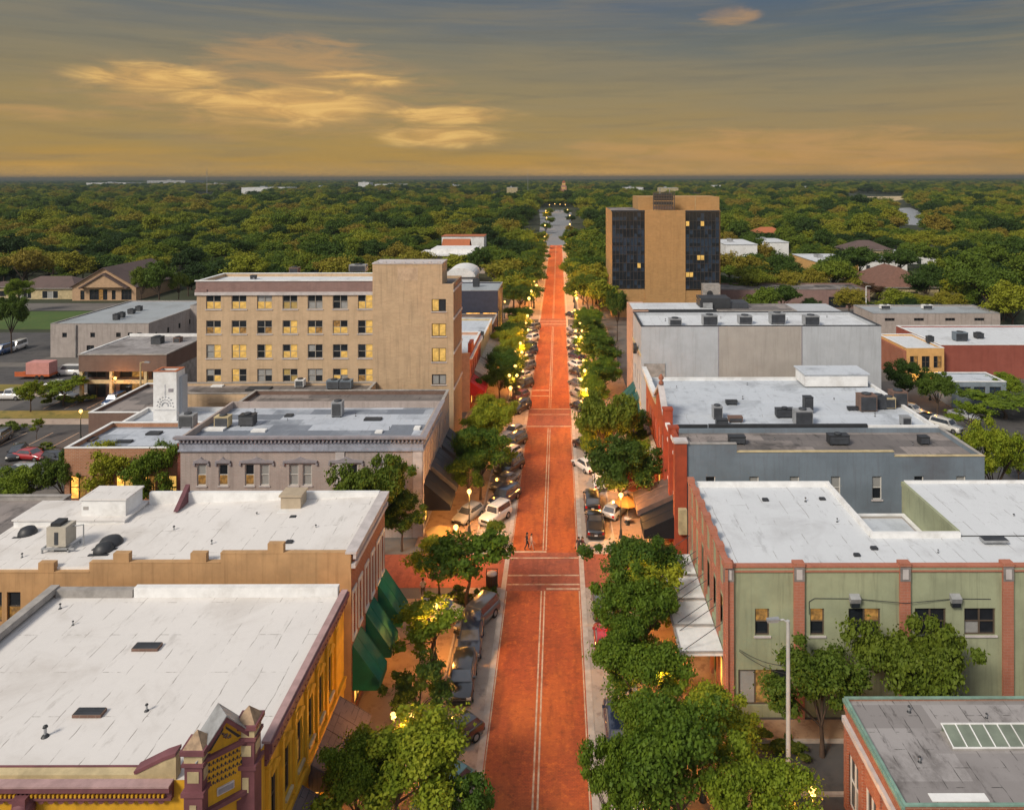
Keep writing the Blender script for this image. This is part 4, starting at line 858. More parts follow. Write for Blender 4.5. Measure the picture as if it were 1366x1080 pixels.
for px in (970, 1064, 1205, 1342, 1480):
    x = px6(px); b = MB(); b.box(x - .36, x + .36, Y0 - .22, Y0 - .0, 0, Z + .02, PINKP); b.box(x - .4, x + .4, Y0 - .26, Y0 + .32, Z + .142, Z + .38, PINKP); b.box(x - .37, x + .37, Y0 - .24, Y0 - .221, Z - .9, Z + .1, mat('grey_tile_panel', (.22, .2, .19), .8, .3)); b.box(x - .2, x + .2, Y0 - .27, Y0 - .241, Z - .75, Z - .05, PALEST); part(root, off, 'pilaster', b)
for y in (52.7, 55.2, 57.6, 60.0, 62.4, 64.8, 67.1):
    b = MB(); b.box(X0 - .2, X0 - .001, y - .3, y + .3, 0, Z + .02, PINKP); b.box(X0 - .26, X0 + .3, y - .34, y + .34, Z + .145, Z + .55, PINKP); part(root, off, 'pilaster', b)
b = MB(); b.box(X0 - .16, X0, Y0, Y1, 8.4, 8.7, PINKP); b.box(X0 - .14, X0, Y0, Y1, 4.5, 4.9, GREENW); part(root, off, 'string_course', b)
for q in wins: add_window(root, off, q[0], X0, X1, Y0, Y1, *q[1:])
for px in (1138, 1272):     # wall lights and their conduit
    x = px6(px); b = MB(); b.prism([(Y0 - .42, 8.55), (Y0 - .01, 8.75), (Y0 - .01, 8.25), (Y0 - .3, 8.2)], 'x', x - .36, x + .36, GALV); wl = part(root, off, 'wall_light', b)
    b = MB(); b.box(x - .3, x + .3, Y0 - .3, Y0 - .02, 7.9, 8.19, GLASS); build('lens', b, wl, off)
b = MB(); pts = [(px6(1078), Y0 - .03, 7.3), (px6(1078), Y0 - .03, 8.2), (px6(1085), Y0 - .03, 8.42), (px6(1138), Y0 - .04, 8.4), (px6(1205), Y0 - .26, 8.2), (px6(1272), Y0 - .04, 8.38), (px6(1320), Y0 - .03, 8.35)]; b.tube(pts, .022, DARK, 5); part(root, off, 'conduit', b)
for k, (y0, y1) in enumerate(((52.9, 55.9), (56.1, 59.4), (59.6, 63.0), (63.2, 66.8))):        # white flat canopies on tie rods
    b = MB(); b.box(10.0, 13.1, y0, y1, 4.3, 4.52, WHITE); b.box(9.94, 13.1, y0 - .04, y0 + .1, 4.53, 4.62, GREYC); b.box(9.94, 10.1, y0 + .11, y1, 4.53, 4.62, GREYC); cn = part(root, off, 'canopy', b)
    for y in (y0 + .4, y1 - .4): b = MB(); b.cyl((10.4, y, 4.52), (13.1, y, 6.4), .025, .025, DARK, 6); build('tie_rod', b, cn, off)
# ---- alley building seen in the notch
building('alley_store', 'low pale block store in the alley between green and slate buildings', 'building', 26.0, 32.2, 62.6, 66.8, 8.0, BEIGEW, RPALE, .2, WHITE)
# ---- slate-blue building
X0, X1, Y0, Y1, Z = 13.6, 43.5, 74.0, 82.5, 10.5
def px7(px): return pxx(px, Y0)
wins = [('S', px7(px) - X0, CAMH - (667 - 238) * .074, .95, 2.3, 1, 2, l, FRW, 'p') for px, l in ((947, 'md'), (1005, 'mb'), (1059, 'mb'), (1114, 'bb'), (1169, 'db'), (1225, 'dd'), (1281, 'mb'))]
wins += [('W', u, 5.6, 1, 2.6, 1, 2, 'md', FRW, None) for u in (1.7, 3.6, 5.4, 7.2)] + [('W', u, .4, 3, 2.6, 2, 1, 'ss', FRD, None) for u in (2.5, 6.4)]
root, off = building('slate_blue_building', 'long slate blue painted side wall building with red brick street front', 'building', X0, X1, Y0, Y1, Z, BLUEW, RDARK, .45, None, wins, sidemat={'W': REDP})
b = MB(); b.box(X0, px7(982), Y0 - .012, Y0 + .3, Z + .002, 11.75, BLUEW); b.box(px7(982), px7(1192), Y0 - .01, Y0 + .3, Z + .002, 10.95, BLUEW)
b.box(X0, px7(982), Y0 - .06, Y0 + .34, 11.752, 11.83, GREYC); b.box(px7(982) + .01, px7(1192), Y0 - .06, Y0 + .34, 10.952, 11.03, CREAM); b.box(px7(1192) + .01, X1 + .05, Y0 - .06, Y0 + .34, Z + .003, Z + .08, CREAM); b.box(X1 - .3, X1 + .05, Y0 + .35, Y1, Z + .003, Z + .07, GREYC); part(root, off, 'stepped_parapet', b)
# red brick street front with piers, cornices and pediment
b = MB(); b.box(12.9, 14.1, Y0 - .2, Y0 + .9, 0, 11.9, REDP); b.box(12.8, 14.2, Y0 - .3, Y0 + 1.0, 11.902, 12.1, PALEST); part(root, off, 'brick_pier', b)
for y, z in ((78.0, 11.9), (82.0, 12.6)): b = MB(); b.box(12.95, 13.95, y, y + .8, 0, z, REDP); b.box(12.88, 14.0, y - .06, y + .86, z + .002, z + .2, REDP); part(root, off, 'brick_pier', b)
for z, e in ((11.0, .5), (9.4, .3), (5.2, .25)): b = MB(); b.box(13.6 - e, 13.6, Y0 + .91, 77.99, z, z + .3, WHITE); b.box(13.6 - e, 13.6, 78.81, 81.99, z, z + .3, WHITE); part(root, off, 'cornice', b)
b = MB(); b.box(13.2, 13.6, Y0 + .91, 77.99, 11.31, 11.9, REDP); part(root, off, 'parapet', b)
awning(root, off, 13.5, -1, 74.3, 77.8, 4.7, 3.1, 3.6, BLACKA, .8, 'canopy'); awning(root, off, 13.5, -1, 77.8, 82.4, 5.2, 3.5, 3.9, BROWNM, .5, 'canopy')
b = MB(); b.box(13.2, 14.0, 73.2, 73.78, 3.2, 5.6, CREAM); part(root, off, 'blade_panel', b)
# ---- pale-roofed red-front building behind
root, off = building('white_roofed_building', 'deep white-roofed building full of rooftop plant beyond the slate blue wall', 'building', 13.6, 43.5, 82.6, 104, 10.3, WHITE, RPALE, .3, WHITE, [('W', u, 5.4, 1, 2.6, 1, 2, 'dm', FRW, None) for u in (2, 4.5, 7, 10, 13, 16, 19)] + [('W', u, .4, 3, 2.6, 2, 1, 'ss', FRD, None) for u in (3, 8, 13, 18)], sidemat={'W': REDP})
b = MB(); b.box(18, 35.5, 82.62, 82.9, 10.302, 10.85, DARK); b.box(14.5, 17.9, 82.62, 82.9, 10.302, 10.8, DARK); b.box(35.6, 43.4, 82.62, 82.9, 10.302, 10.7, WHITE); part(root, off, 'party_parapet', b)
for y in (88, 93.5, 99): b = MB(); b.box(14, 43.2, y, y + .25, 10.005, 10.22, RPALE); part(root, off, 'expansion_kerb', b)
b = MB(); b.prism([(84.5, 10.3), (91.5, 10.3), (91.5, 11.4), (88, 13.4), (84.5, 11.4)], 'x', 13.35, 13.75, REDP); b.prism([(84.2, 11.4), (88, 13.5), (91.8, 11.4), (91.8, 11.75), (88, 13.85), (84.2, 11.75)], 'x', 13.1, 13.8, PALEST); fp = part(root, off, 'pediment', b)
b = MB(); b.lathe((13.5, 88, 13.85), [(.3, 0), (.3, .25), (.15, .4), (.34, .7), (.2, 1.0), (.04, 1.2)], REDB, 10); build('finial', b, fp, off)
for y0, y1, z in ((92, 97, 11.2), (97.2, 104, 11.4)): b = MB(); b.box(13.0, 13.62, y0, y1, z, z + .5, WHITE); b.box(13.3, 13.61, y0, y1, 10.303, z - .002, CREAM); part(root, off, 'cornice', b)
for y0, y1, m in ((92.4, 96.6, CREAMA), (97.6, 103.4, BROWNM)): awning(root, off, 13.5, -1, y0, y1, 5.0, 3.4, 2.6, m, .4)
b = MB(); b.box(34.2, 42.5, 99.5, 103.6, 10.3, 11.9, WHITE); b.box(34.0, 42.7, 99.3, 103.8, 11.902, 12.05, RPALE); part(root, off, 'roof_house', b)
# ---- the big pale-grey windowless block
X0, X1, Y0, Y1, Z = 13.5, 48.5, 109.3, 121, 16.4
root, off = building('grey_stucco_building', 'large windowless pale grey stucco block with beige middle panel', 'building', X0, X1, Y0, Y1, Z, GREYW, RWHITE2, .5, DARK, [('W', u, 6.5, 1.3, 2.4, 1, 2, 'db', FRD, None) for u in (3, 6, 9)] + [('W', u, .4, 3.4, 2.6, 2, 1, 'ss', FRD, None) for u in (3, 8)])
pa, pb = pxx(958, Y0), pxx(1069, Y0)
b = MB(); b.box(pa, pb, Y0 - .05, Y0, 0, Z - .01, BEIGEW); part(root, off, 'middle_panel', b)
b = MB(); b.box(pb, X1, Y0 - .02, Y0, 0, Z - .01, GREYW); part(root, off, 'side_panel', b)
for x in (pa, pb): b = MB(); b.box(x - .07, x + .07, Y0 - .07, Y0 - .052, 0, Z - .02, LINTEL); part(root, off, 'expansion_joint', b)
b = MB(); b.box(13.3, 16, 121.05, 130, 0, 16.6, PINKW); b.box(16.01, 47.8, 121.05, 130, 0, 16.2, GREYW); b.box(16.01, 27, 121.02, 127.5, 16.202, 16.75, DARK); b.box(27.01, 40, 121.02, 127.5, 16.202, 16.6, GREYC); part(root, off, 'rear_wing', b)
b = MB(); b.box(13.5, 26.5, 121.5, 127.3, 16.76, 16.85, RWHITE2); b.box(27.3, 39.7, 121.4, 127.3, 16.602, 16.68, RDARK); part(root, off, 'rear_roof', b)
b = MB(); b.box(24.6, 29.5, 122.2, 126, 16.76, 18.4, DARK); b.box(29.51, 32.5, 122.5, 126, 16.7, 17.6, LOUV); b.box(25, 26.5, 121.8, 122.19, 16.9, 17.7, GALV); part(root, off, 'plant_house', b)
b = MB(); b.box(13.9, 17, 109.2, 109.29, 9, 11, GREYC); part(root, off, 'wall_patch', b)
for y0, y1 in ((111.5, 115), (116.5, 120.5)): awning(root, off, X0 - .01, -1, y0, y1, 5.4, 3.0, 2.3, TEALA, .6)
b = MB(); b.cyl((13.2, 113, 12.4), (12.7, 113, 12.4), .8, .8, DARK, 14); part(root, off, 'round_sign', b)
b = MB(); b.box(X0 - .14, X0, Y0, Y1, 12.0, 12.4, CREAM); b.box(X0 - .14, X0, Y0, Y1, 4.8, 5.3, CREAM); part(root, off, 'string_course', b)
# ---- the office tower
D = 205.0
def pxo(px): return pxx(px, D)
def zo(y): return CAMH - (y - 238) * D / 1000
root = thing('office_tower', 'ochre brick office tower with two dark glass curtain walls', 'office tower', (pxo(890), D + 12, 0)); off = (pxo(890), D + 12, 0)
b = MB(); b.box(pxo(816), pxo(962), D + 1.0, D + 26, 0, zo(282), OFFICE); b.box(pxo(860), pxo(914), D - .2, D + .99, 0, zo(281), OFFICE); b.box(pxo(816), pxo(859.9), D, D + .98, 0, zo(386), OFFICE); b.box(pxo(914.1), pxo(935), D, D + .98, 0, zo(388), OFFICE)
part(root, off, 'wall', b)
b = MB(); b.box(pxo(856), pxo(969), D + 9, D + 25, zo(282) + .004, zo(264), OFFICE); b.box(pxo(959.5), pxo(969), D + 8, D + 25.5, zo(362), zo(282), OFFICE); b.box(pxo(935), pxo(935.6), D + 8.9, D + 8.99, zo(282) + .004, zo(263), CREAM); part(root, off, 'penthouse', b)
def curtain(xa, xb, za, zb, name):
    nx = 9; nz = 9; g = MB(); f = MB(); r2 = random.Random(name)
    for j in range(nz):
        for i in range(nx):
            x0, x1 = xa + (xb - xa) * i / nx, xa + (xb - xa) * (i + 1) / nx; z0, z1 = za + (zb - za) * j / nz, za + (zb - za) * (j + 1) / nz
            span = z0 + (z1 - z0) * .42
            m = BLUEG if (4 <= j <= 5 or r2.random() < .25) else GLASS
            if (j, i) in LITC[name]: m = LIT
            g.face([(x0, D + .1, z0), (x1, D + .1, z0), (x1, D + .1, span), (x0, D + .1, span)], GLASS if (j, i) in LITC[name] else BLUEG if r2.random() < .4 else GLASS); g.face([(x0, D + .1, span), (x1, D + .1, span), (x1, D + .1, z1), (x0, D + .1, z1)], m)
    for i in range(nx + 1): x = xa + (xb - xa) * i / nx; f.box(x - .05, x + .05, D - .03, D + .09, za, zb, FRD)
    for j in range(nz + 1):
        z = za + (zb - za) * j / nz
        for i in range(nx): f.box(xa + (xb - xa) * i / nx + .052, xa + (xb - xa) * (i + 1) / nx - .052, D - .0, D + .088, z - .06, z + .06, FRD)
    c = part(root, off, 'curtain_wall', g); build('mullions', f, c, off)
LITC = {'a': {(2, 7)}, 'b': {(7, 0), (7, 4), (3, 3), (3, 4), (1, 0), (1, 1)}}
curtain(pxo(816.6), pxo(859.4), zo(385), zo(283), 'a'); curtain(pxo(914.6), pxo(959.2), zo(386), zo(284), 'b')
for xa, xb, ya in ((815.5, 860.5, 282.5), (914, 960, 283)): b = MB(); b.box(pxo(xa), pxo(xb), D - .1, D + 1.0, zo(ya), zo(ya) + .35, DARK); part(root, off, 'curtain_head', b)
b = MB(); b.box(pxo(935.4), pxo(958), D - 2.5, D + .97, 0, zo(378), GREYC); b.cyl((pxo(944), D - 2.52, zo(390)), (pxo(944), D - 2.75, zo(390)), .8, .8, DARK, 14); part(root, off, 'stair_block', b)
b = MB(); b.box(pxo(816) + .3, pxo(856) - .2, D + 1.5, D + 25, zo(282) + .003, zo(282) + .1, RDARK); part(root, off, 'roof', b)
b = MB()
xa, xb = pxo(873), pxo(901)
for z0, z1, m in ((zo(280), zo(276), BRNB), (zo(274), zo(270), DARK), (zo(268), zo(259), DARK)): b.box(xa + .3, xb - .3, D + 2, D + 6, z0, z1, m)
for k in range(9): x = xa + (xb - xa) * k / 8; b.box(x - .12, x + .12, D + 1.8, D + 2.0, zo(281), zo(257), FRC)
for z in (257.5, 262, 266): b.box(xa, xb, D + 1.7, D + 1.79, zo(z), zo(z) + .22, FRC)
b.tube([(xa + 2, D + 4, zo(259)), (xa + 2, D + 4, zo(252))], .12, GALV); b.tube([(xb - 1, D + 4, zo(259)), (xb - 1, D + 4, zo(253))], .12, GALV)
tag(build('cooling_plant', b, None), 'open steel framed cooling plant on the office tower roof', 'rooftop plant')
# ---- the low buildings at right
building('low_block_building', 'long low pale block wall building with louvre strips', 'building', 77, 107.5, 180, 192, 5.4, BLOCK, RMETAL, .3, GALV, rowS([4, 11, 18.5, 25.5], 3.6, 2.4, .7, 3, 1, 'ddd', FRD))
root, off = building('red_brick_store', 'low red brick store with white roof and painted yellow end', 'store', 73.5, 108, 141.5, 160, 6.4, brickmat('store_brick', (.30, .065, .04), (.26, .055, .035), (.3, .12, .09)), RWHITE2, .25, WHITE)
YP = mat('peach_yellow_paint', (.62, .36, .13), .8, .12)
root, off = building('yellow_fronted_shop', 'small peach yellow shop front adjoining the red brick store', 'shop', 66.2, 73.2, 139.5, 152, 6.3, YP, RWHITE2, .3, WHITE, rowS([1.4, 3.6, 5.8], 2.6, 1.5, 2.2, 2, 2, ['dm', 'dd'], FRC) + rowS([2, 5], .2, 2, 1.8, 1, 1, 's', FRD))
b = MB(); b.box(65.6, 66.18, 139.5, 152, 0, 5.8, REDB); part(root, off, 'side_wall', b)
root, off = building('blue_grey_shed', 'low blue grey shed with flat roof before the red brick store', 'shed', 66.5, 75.5, 124, 130, 4.2, mat('pale_blue_panel', (.2, .24, .28), .8, .15), RPALE, .2, WHITE, rowS([2.2, 4.6, 7.2], 2.0, 1.9, 1.4, 2, 1, 'uu', FRD))
building('brown_brick_wall_building', 'long low purple brown brick building beyond the grey stucco block', 'building', 46.5, 92, 218, 232, 5.4, MAUVE, RDARK, .3, BRNB, rowS([14, 36], .2, 5, 3.2, 3, 1, 'ddd', FRD))
# ------------------------------------------------------------------ trees
LEAF = leafmat('street_tree_leaves', [(0.0, (0.048, 0.098, 0.008)), (0.35, (0.105, 0.165, 0.010)), (0.65, (0.17, 0.225, 0.012)), (1.0, (0.29, 0.295, 0.016))], 0.4)
LEAFD = leafmat('dark_tree_leaves', [(0.0, (0.035, 0.07, 0.008)), (0.5, (0.075, 0.12, 0.010)), (1.0, (0.15, 0.18, 0.014))], 0.3)
WOODL = leafmat('wood_leaves', [(0.0, (0.022, 0.048, 0.008)), (0.3, (0.055, 0.10, 0.010)), (0.52, (0.115, 0.165, 0.012)), (0.80, (0.25, 0.26, 0.016)), (1.0, (0.25, 0.19, 0.024))], 0.10, (0.3, 1.0), 1.5)
SHRUB = leafmat('shrub_leaves', [(0.0, (0.03, 0.06, 0.008)), (1.0, (0.12, 0.15, 0.015))], 0.3)
YELLOWL = leafmat('yellow_leaves', [(0.0, (0.20, 0.16, 0.012)), (1.0, (0.34, 0.24, 0.02))], 0.2)
RUSTL = leafmat('rust_leaves', [(0.0, (0.06, 0.03, 0.016)), (1.0, (0.12, 0.06, 0.03))], 0.2)
BARK = mat('bark', (0.075, 0.05, 0.035), 0.95, 0.3, 3)
def crown(name, seed, R_, H, zc, nl, nq, leaf, m, lobe=(0.11, 0.235), flat=0.3, core=True):
    g = np.random.default_rng(seed); M_ = []; C = []
    nm = max(6, nl // 8)
    while len(M_) < nm:         # the main limbs' masses, then the tufts round each
        p = g.uniform(-1, 1, 3); r = np.linalg.norm(p)
        if r > 1 or r < 0.45 or p[2] < -flat: continue
        if M_ and min(np.linalg.norm(p - q) for q in M_) < 0.42: p = p * 1.0 if g.random() < .3 else None
        if p is not None: M_.append(p)
    while len(C) < nl:
        q = M_[g.integers(nm)] * 0.72 + g.normal(size=3) * np.array([.18, .18, .12])
        if q[2] < -flat - .3 or np.linalg.norm(q) > 1.12: continue
        C.append(q)
    C = np.array(C) * np.array([R_ * g.uniform(.9, 1.12), R_ * g.uniform(.9, 1.12), H / 2]); L = g.uniform(lobe[0], lobe[1], nl) * R_
    L *= np.where(g.random(nl) < 0.35, 0.6, 1.0)
    pos = []; nor = []
    for c, r in zip(C, L):      # each tuft a loose spray, thick in the middle and ragged outside
        k = int(nq * g.uniform(.6, 1.4)); d = g.normal(size=(k, 3)); d /= np.linalg.norm(d, axis=1)[:, None]
        rr = r * np.where(g.random(k) < .8, g.uniform(.55, 1.0, k), g.uniform(.9, 1.55, k))
        pos.append(c + d * rr[:, None] * np.array([1.08, 1.08, .62])); nor.append(d)
    pos = np.concatenate(pos); nor = np.concatenate(nor); n = len(pos)
    nor = nor * .8 + g.normal(size=(n, 3)) * 0.6; nor[:, 2] += 0.4; nor /= np.linalg.norm(nor, axis=1)[:, None]
    t = np.cross(nor, g.normal(size=(n, 3))); t /= np.linalg.norm(t, axis=1)[:, None]; b = np.cross(nor, t)
    s = leaf * g.uniform(0.45, 1.3, n)
    V = np.empty((n, 4, 3))
    for k, (a, c_) in enumerate(((-1, -0.35), (0.25, -0.8), (1, 0.3), (-0.2, 0.8))):
        ja = a + g.normal(size=n) * 0.15; jc = c_ + g.normal(size=n) * 0.15
        V[:, k] = pos + t * (ja * s * 0.62)[:, None] + b * (jc * s * 0.62)[:, None]
    V = V.reshape(-1, 3) + np.array([0, 0, zc])
    me = bpy.data.meshes.new(name); me.vertices.add(4 * n); me.vertices.foreach_set('co', V.ravel()); me.loops.add(4 * n); me.loops.foreach_set('vertex_index', np.arange(4 * n))
    me.polygons.add(n); me.polygons.foreach_set('loop_start', np.arange(0, 4 * n, 4)); me.polygons.foreach_set('loop_total', np.full(n, 4)); me.materials.append(m); me.update(); me.validate()
    return me, C + np.array([0, 0, zc])
def trunkmesh(seed, C, h, r):
    g = random.Random(seed); b = MB(); p = [(0, 0, -0.05), (g.uniform(-.1, .1), g.uniform(-.1, .1), h * .5), (g.uniform(-.15, .15), g.uniform(-.15, .15), h)]
    b.cyl(p[0], p[1], r * 1.25, r * .9, BARK, 8); b.cyl(p[1], p[2], r * .9, r * .7, BARK, 8)
    top = Vector(p[2])
    for c in g.sample(list(C), min(9, len(C))):
        c = Vector(c); mid = top.lerp(c, .5) + Vector((0, 0, .25)); b.cyl(top, mid, r * .5, r * .3, BARK, 6); b.cyl(mid, c, r * .3, r * .1, BARK, 5)
    return b.mesh('trunk')
def treeproto(key, seed, R_, H, zc, nl, nq, leaf, m, th, tr, **k):
    cm, C = crown('crown', seed, R_, H, zc, nl, nq, leaf, m, **k); return (cm, trunkmesh(seed, C, th, tr))
NEAR = [treeproto('n', 20 + i, 4.2, 5.2 + .3 * i, 4.3, 84, 330, .165, LEAF, 2.1, .16) for i in range(4)]
SMALL = [treeproto('s', 40 + i, 2.6, 3.8, 3.2, 42, 210, .15, LEAF, 1.7, .11) for i in range(3)]
DARKT = [treeproto('d', 60 + i, 4.6, 6.2, 5.2, 84, 270, .21, LEAFD, 2.4, .2) for i in range(2)]
BIG = [treeproto('b', 80 + i, 7.0, 10.5, 7.4, 90, 120, .44, WOODL, 3.4, .35, lobe=(.15, .30)) for i in range(4)]
SMALLD = [treeproto('sd', 50 + i, 2.6, 3.8, 3.2, 42, 210, .15, LEAFD, 1.7, .11) for i in range(1)]
SHR = [crown('foliage', 95 + i, 1.0, 1.4, .62, 12, 90, .22, SHRUB, flat=.8)[0] for i in range(2)]
def tree(kind, proto, x, y, s, label, group=None, rz=None, sz=None, name='street_tree'):
    cm, tm = proto; r = thing(name, label, 'tree', (x, y, 0.0), rng.uniform(0, 6.28) if rz is None else rz, group); r.scale = (s, s, sz or s)
    link('crown', cm, r); link('trunk', tm, r); return r
# trees one can pick out along the street, near to far: (crown centre px, py of trunk foot, crown width px, top py, kind)
def ptree(px, pyb, wpx, ytop, proto, label, R0, T0, name='street_tree'):
    x, y = at(px, pyb); s = wpx * y / 1000 / 2 / R0; top = CAMH - (ytop - 238) * y / 1000; return tree('', proto, x, y, s, label, sz=max(.4, top / T0), name=name)
def top_of(proto): return max(v.co.z for v in proto[0].vertices)
def rad_of(proto): return 0.5 * (max(v.co.x for v in proto[0].vertices) - min(v.co.x for v in proto[0].vertices))
TL = [
 (530, 1118, 205, 962, NEAR[0], 'wide bright green street tree overhanging parked cars below the shingle canopies'),
 (628, 1150, 75, 1035, SMALL[0], 'small tree spilling over the kerb at the very front'),
 (470, 1130, 120, 985, NEAR[2], 'street tree tucked against the yellow building below its shingle canopy'),
 (556, 982, 100, 878, SMALLD[0], 'compact street tree just before the black parked off-roader, globe lamps in its crown'),
 (575, 890, 100, 792, SMALL[2], 'thin street tree with visible trunk beside the second green awning'),
 (622, 814, 105, 708, SMALL[0], 'flat crowned corner tree in the shrub bed by the near crossing'),
 (585, 800, 90, 718, SMALL[1], 'street tree on the pavement between the far green awning and the corner bed'),
 (495, 745, 125, 608, DARKT[0], 'tall dark green tree between the tan stepped wall and greige block'),
 (535, 735, 70, 650, DARKT[1], 'dark tree at the side street corner by the black canvas awning'),
 (640, 668, 95, 565, NEAR[1], 'full street tree behind the bright globe lamp beside charcoal awnings'),
 (625, 676, 70, 598, NEAR[2], 'leafy street tree leaning to the charcoal awning, left of the full one'),
 (668, 645, 55, 580, SMALL[1], 'smaller street tree at the kerb right of the full one'),
 (655, 622, 80, 535, NEAR[3], 'street tree beyond the charcoal awnings, before the mid-block crossing on the left'),
 (662, 590, 62, 522, NEAR[0], 'street tree at the mid-block crossing, left pavement'),
 (205, 705, 90, 590, NEAR[2], 'green tree against the lit orange brick shop, next to the red party wall'),
 (145, 700, 95, 588, NEAR[1], 'green tree in front of the middle of the orange brick shop'),
 (85, 695, 75, 598, DARKT[0], 'darker tree at the car park end of the orange brick shop'),
 (20, 690, 90, 622, NEAR[3], 'low tree beside the car park at the frame edge behind the dark flat roof'),
 # right side
 (905, 1150, 225, 935, NEAR[1], 'broad bright green street tree at the front, globe lamps shining through it'),
 (1010, 1180, 170, 1010, NEAR[2], 'bright green tree beside the tall grey lamp post at the very front'),
 (815, 1160, 110, 985, NEAR[3], 'street tree at the very front overhanging the right edge of the brick road'),
 (945, 1040, 140, 905, NEAR[0], 'green street tree standing before the near corner of the sage green building'),
 (855, 985, 150, 855, NEAR[2], 'dark green street tree beside the white canopies nearest the road'),
 (850, 905, 140, 765, NEAR[3], 'rounded street tree in front of the white flat canopies, beyond the dark one'),
 (845, 820, 130, 708, NEAR[0], 'street tree by the far end of the sage green building at the near crossing'),
 (825, 690, 105, 578, DARKT[1], 'dark street tree overhanging the black parked off-roader on the right side'),
 (808, 640, 115, 520, DARKT[0], 'big dark street tree leaning over the mid-block crossing'),
 (845, 668, 70, 585, NEAR[1], 'street tree close to the red brick front and its brown canopy'),
 (870, 1060, 120, 930, NEAR[3], 'street tree filling the kerb side between the two broad front trees at right'),
 (838, 945, 100, 815, NEAR[1], 'street tree squeezed between the rounded one and the dark one by the canopies'),
 (862, 868, 95, 745, SMALL[2], 'smaller street tree behind the rounded one, close to the white canopies'),
 (795, 632, 62, 548, NEAR[2], 'kerb side street tree left of the big dark leaning tree'),
 (842, 625, 60, 545, NEAR[3], 'street tree on the far pavement behind the big dark leaning tree'),
 (790, 562, 50, 500, NEAR[1], 'street tree just past the mid-block crossing, right kerb'),
 (648, 610, 60, 540, NEAR[2], 'street tree close to the kerb before the mid-block crossing, left'),
 (632, 640, 60, 566, DARKT[1], 'darker street tree by the charcoal awnings, behind the full one'),
 (1095, 1010, 150, 862, DARKT[1], 'dark oak in the lot before the sage green building, left of its pair'),
 (1215, 1005, 190, 832, DARKT[0], 'spreading dark oak before the sage green wall, above the grey felt roof'),
]
for px, pyb, w, yt, pr, lab in TL: ptree(px, pyb, w, yt, pr, lab, rad_of(pr), top_of(pr))
# the avenue further on: pairs down both sides
k = 0
for i, y in enumerate([127, 134, 141, 149, 157, 166, 176, 187, 207, 216, 226, 237, 249, 262, 276, 291, 307, 324, 342, 361, 381, 402]):
    for s in (-1, 1):
        pr = (NEAR + DARKT)[(i * 2 + (s > 0)) % 6]
        big = 0.95 if y < 200 else 1.25 + .25 * min(1, (y - 200) / 80)
        x = s * (8.3 if y < 200 else 9.5 + rng.uniform(-1, 2.0))
        tree('', pr, x + rng.uniform(-.6, .6), y + rng.uniform(-2, 2), big * rng.uniform(.9, 1.1), f'avenue tree, {ORD[i]} past the mid-block crossing on the {"left" if s < 0 else "right"} pavement', 'street trees along the avenue')
for i, (px, y, w) in enumerate(((672, 240, 15), (688, 265, 16), (694, 300, 16), (706, 335, 16), (660, 285, 15), (676, 330, 16), (692, 370, 17), (800, 200, 13), (795, 225, 15), (788, 255, 15), (782, 295, 16), (800, 285, 17), (790, 340, 18), (805, 350, 19), (685, 215, 13))):
    x = pxx(px, y); tree('', BIG[i % 4], x, y, w / 2 / 7.4, f'tall oak massed {"left" if px < 745 else "right"} of the avenue, {ORD[i]} of the big ones', 'big oaks beside the avenue', name='oak_tree')
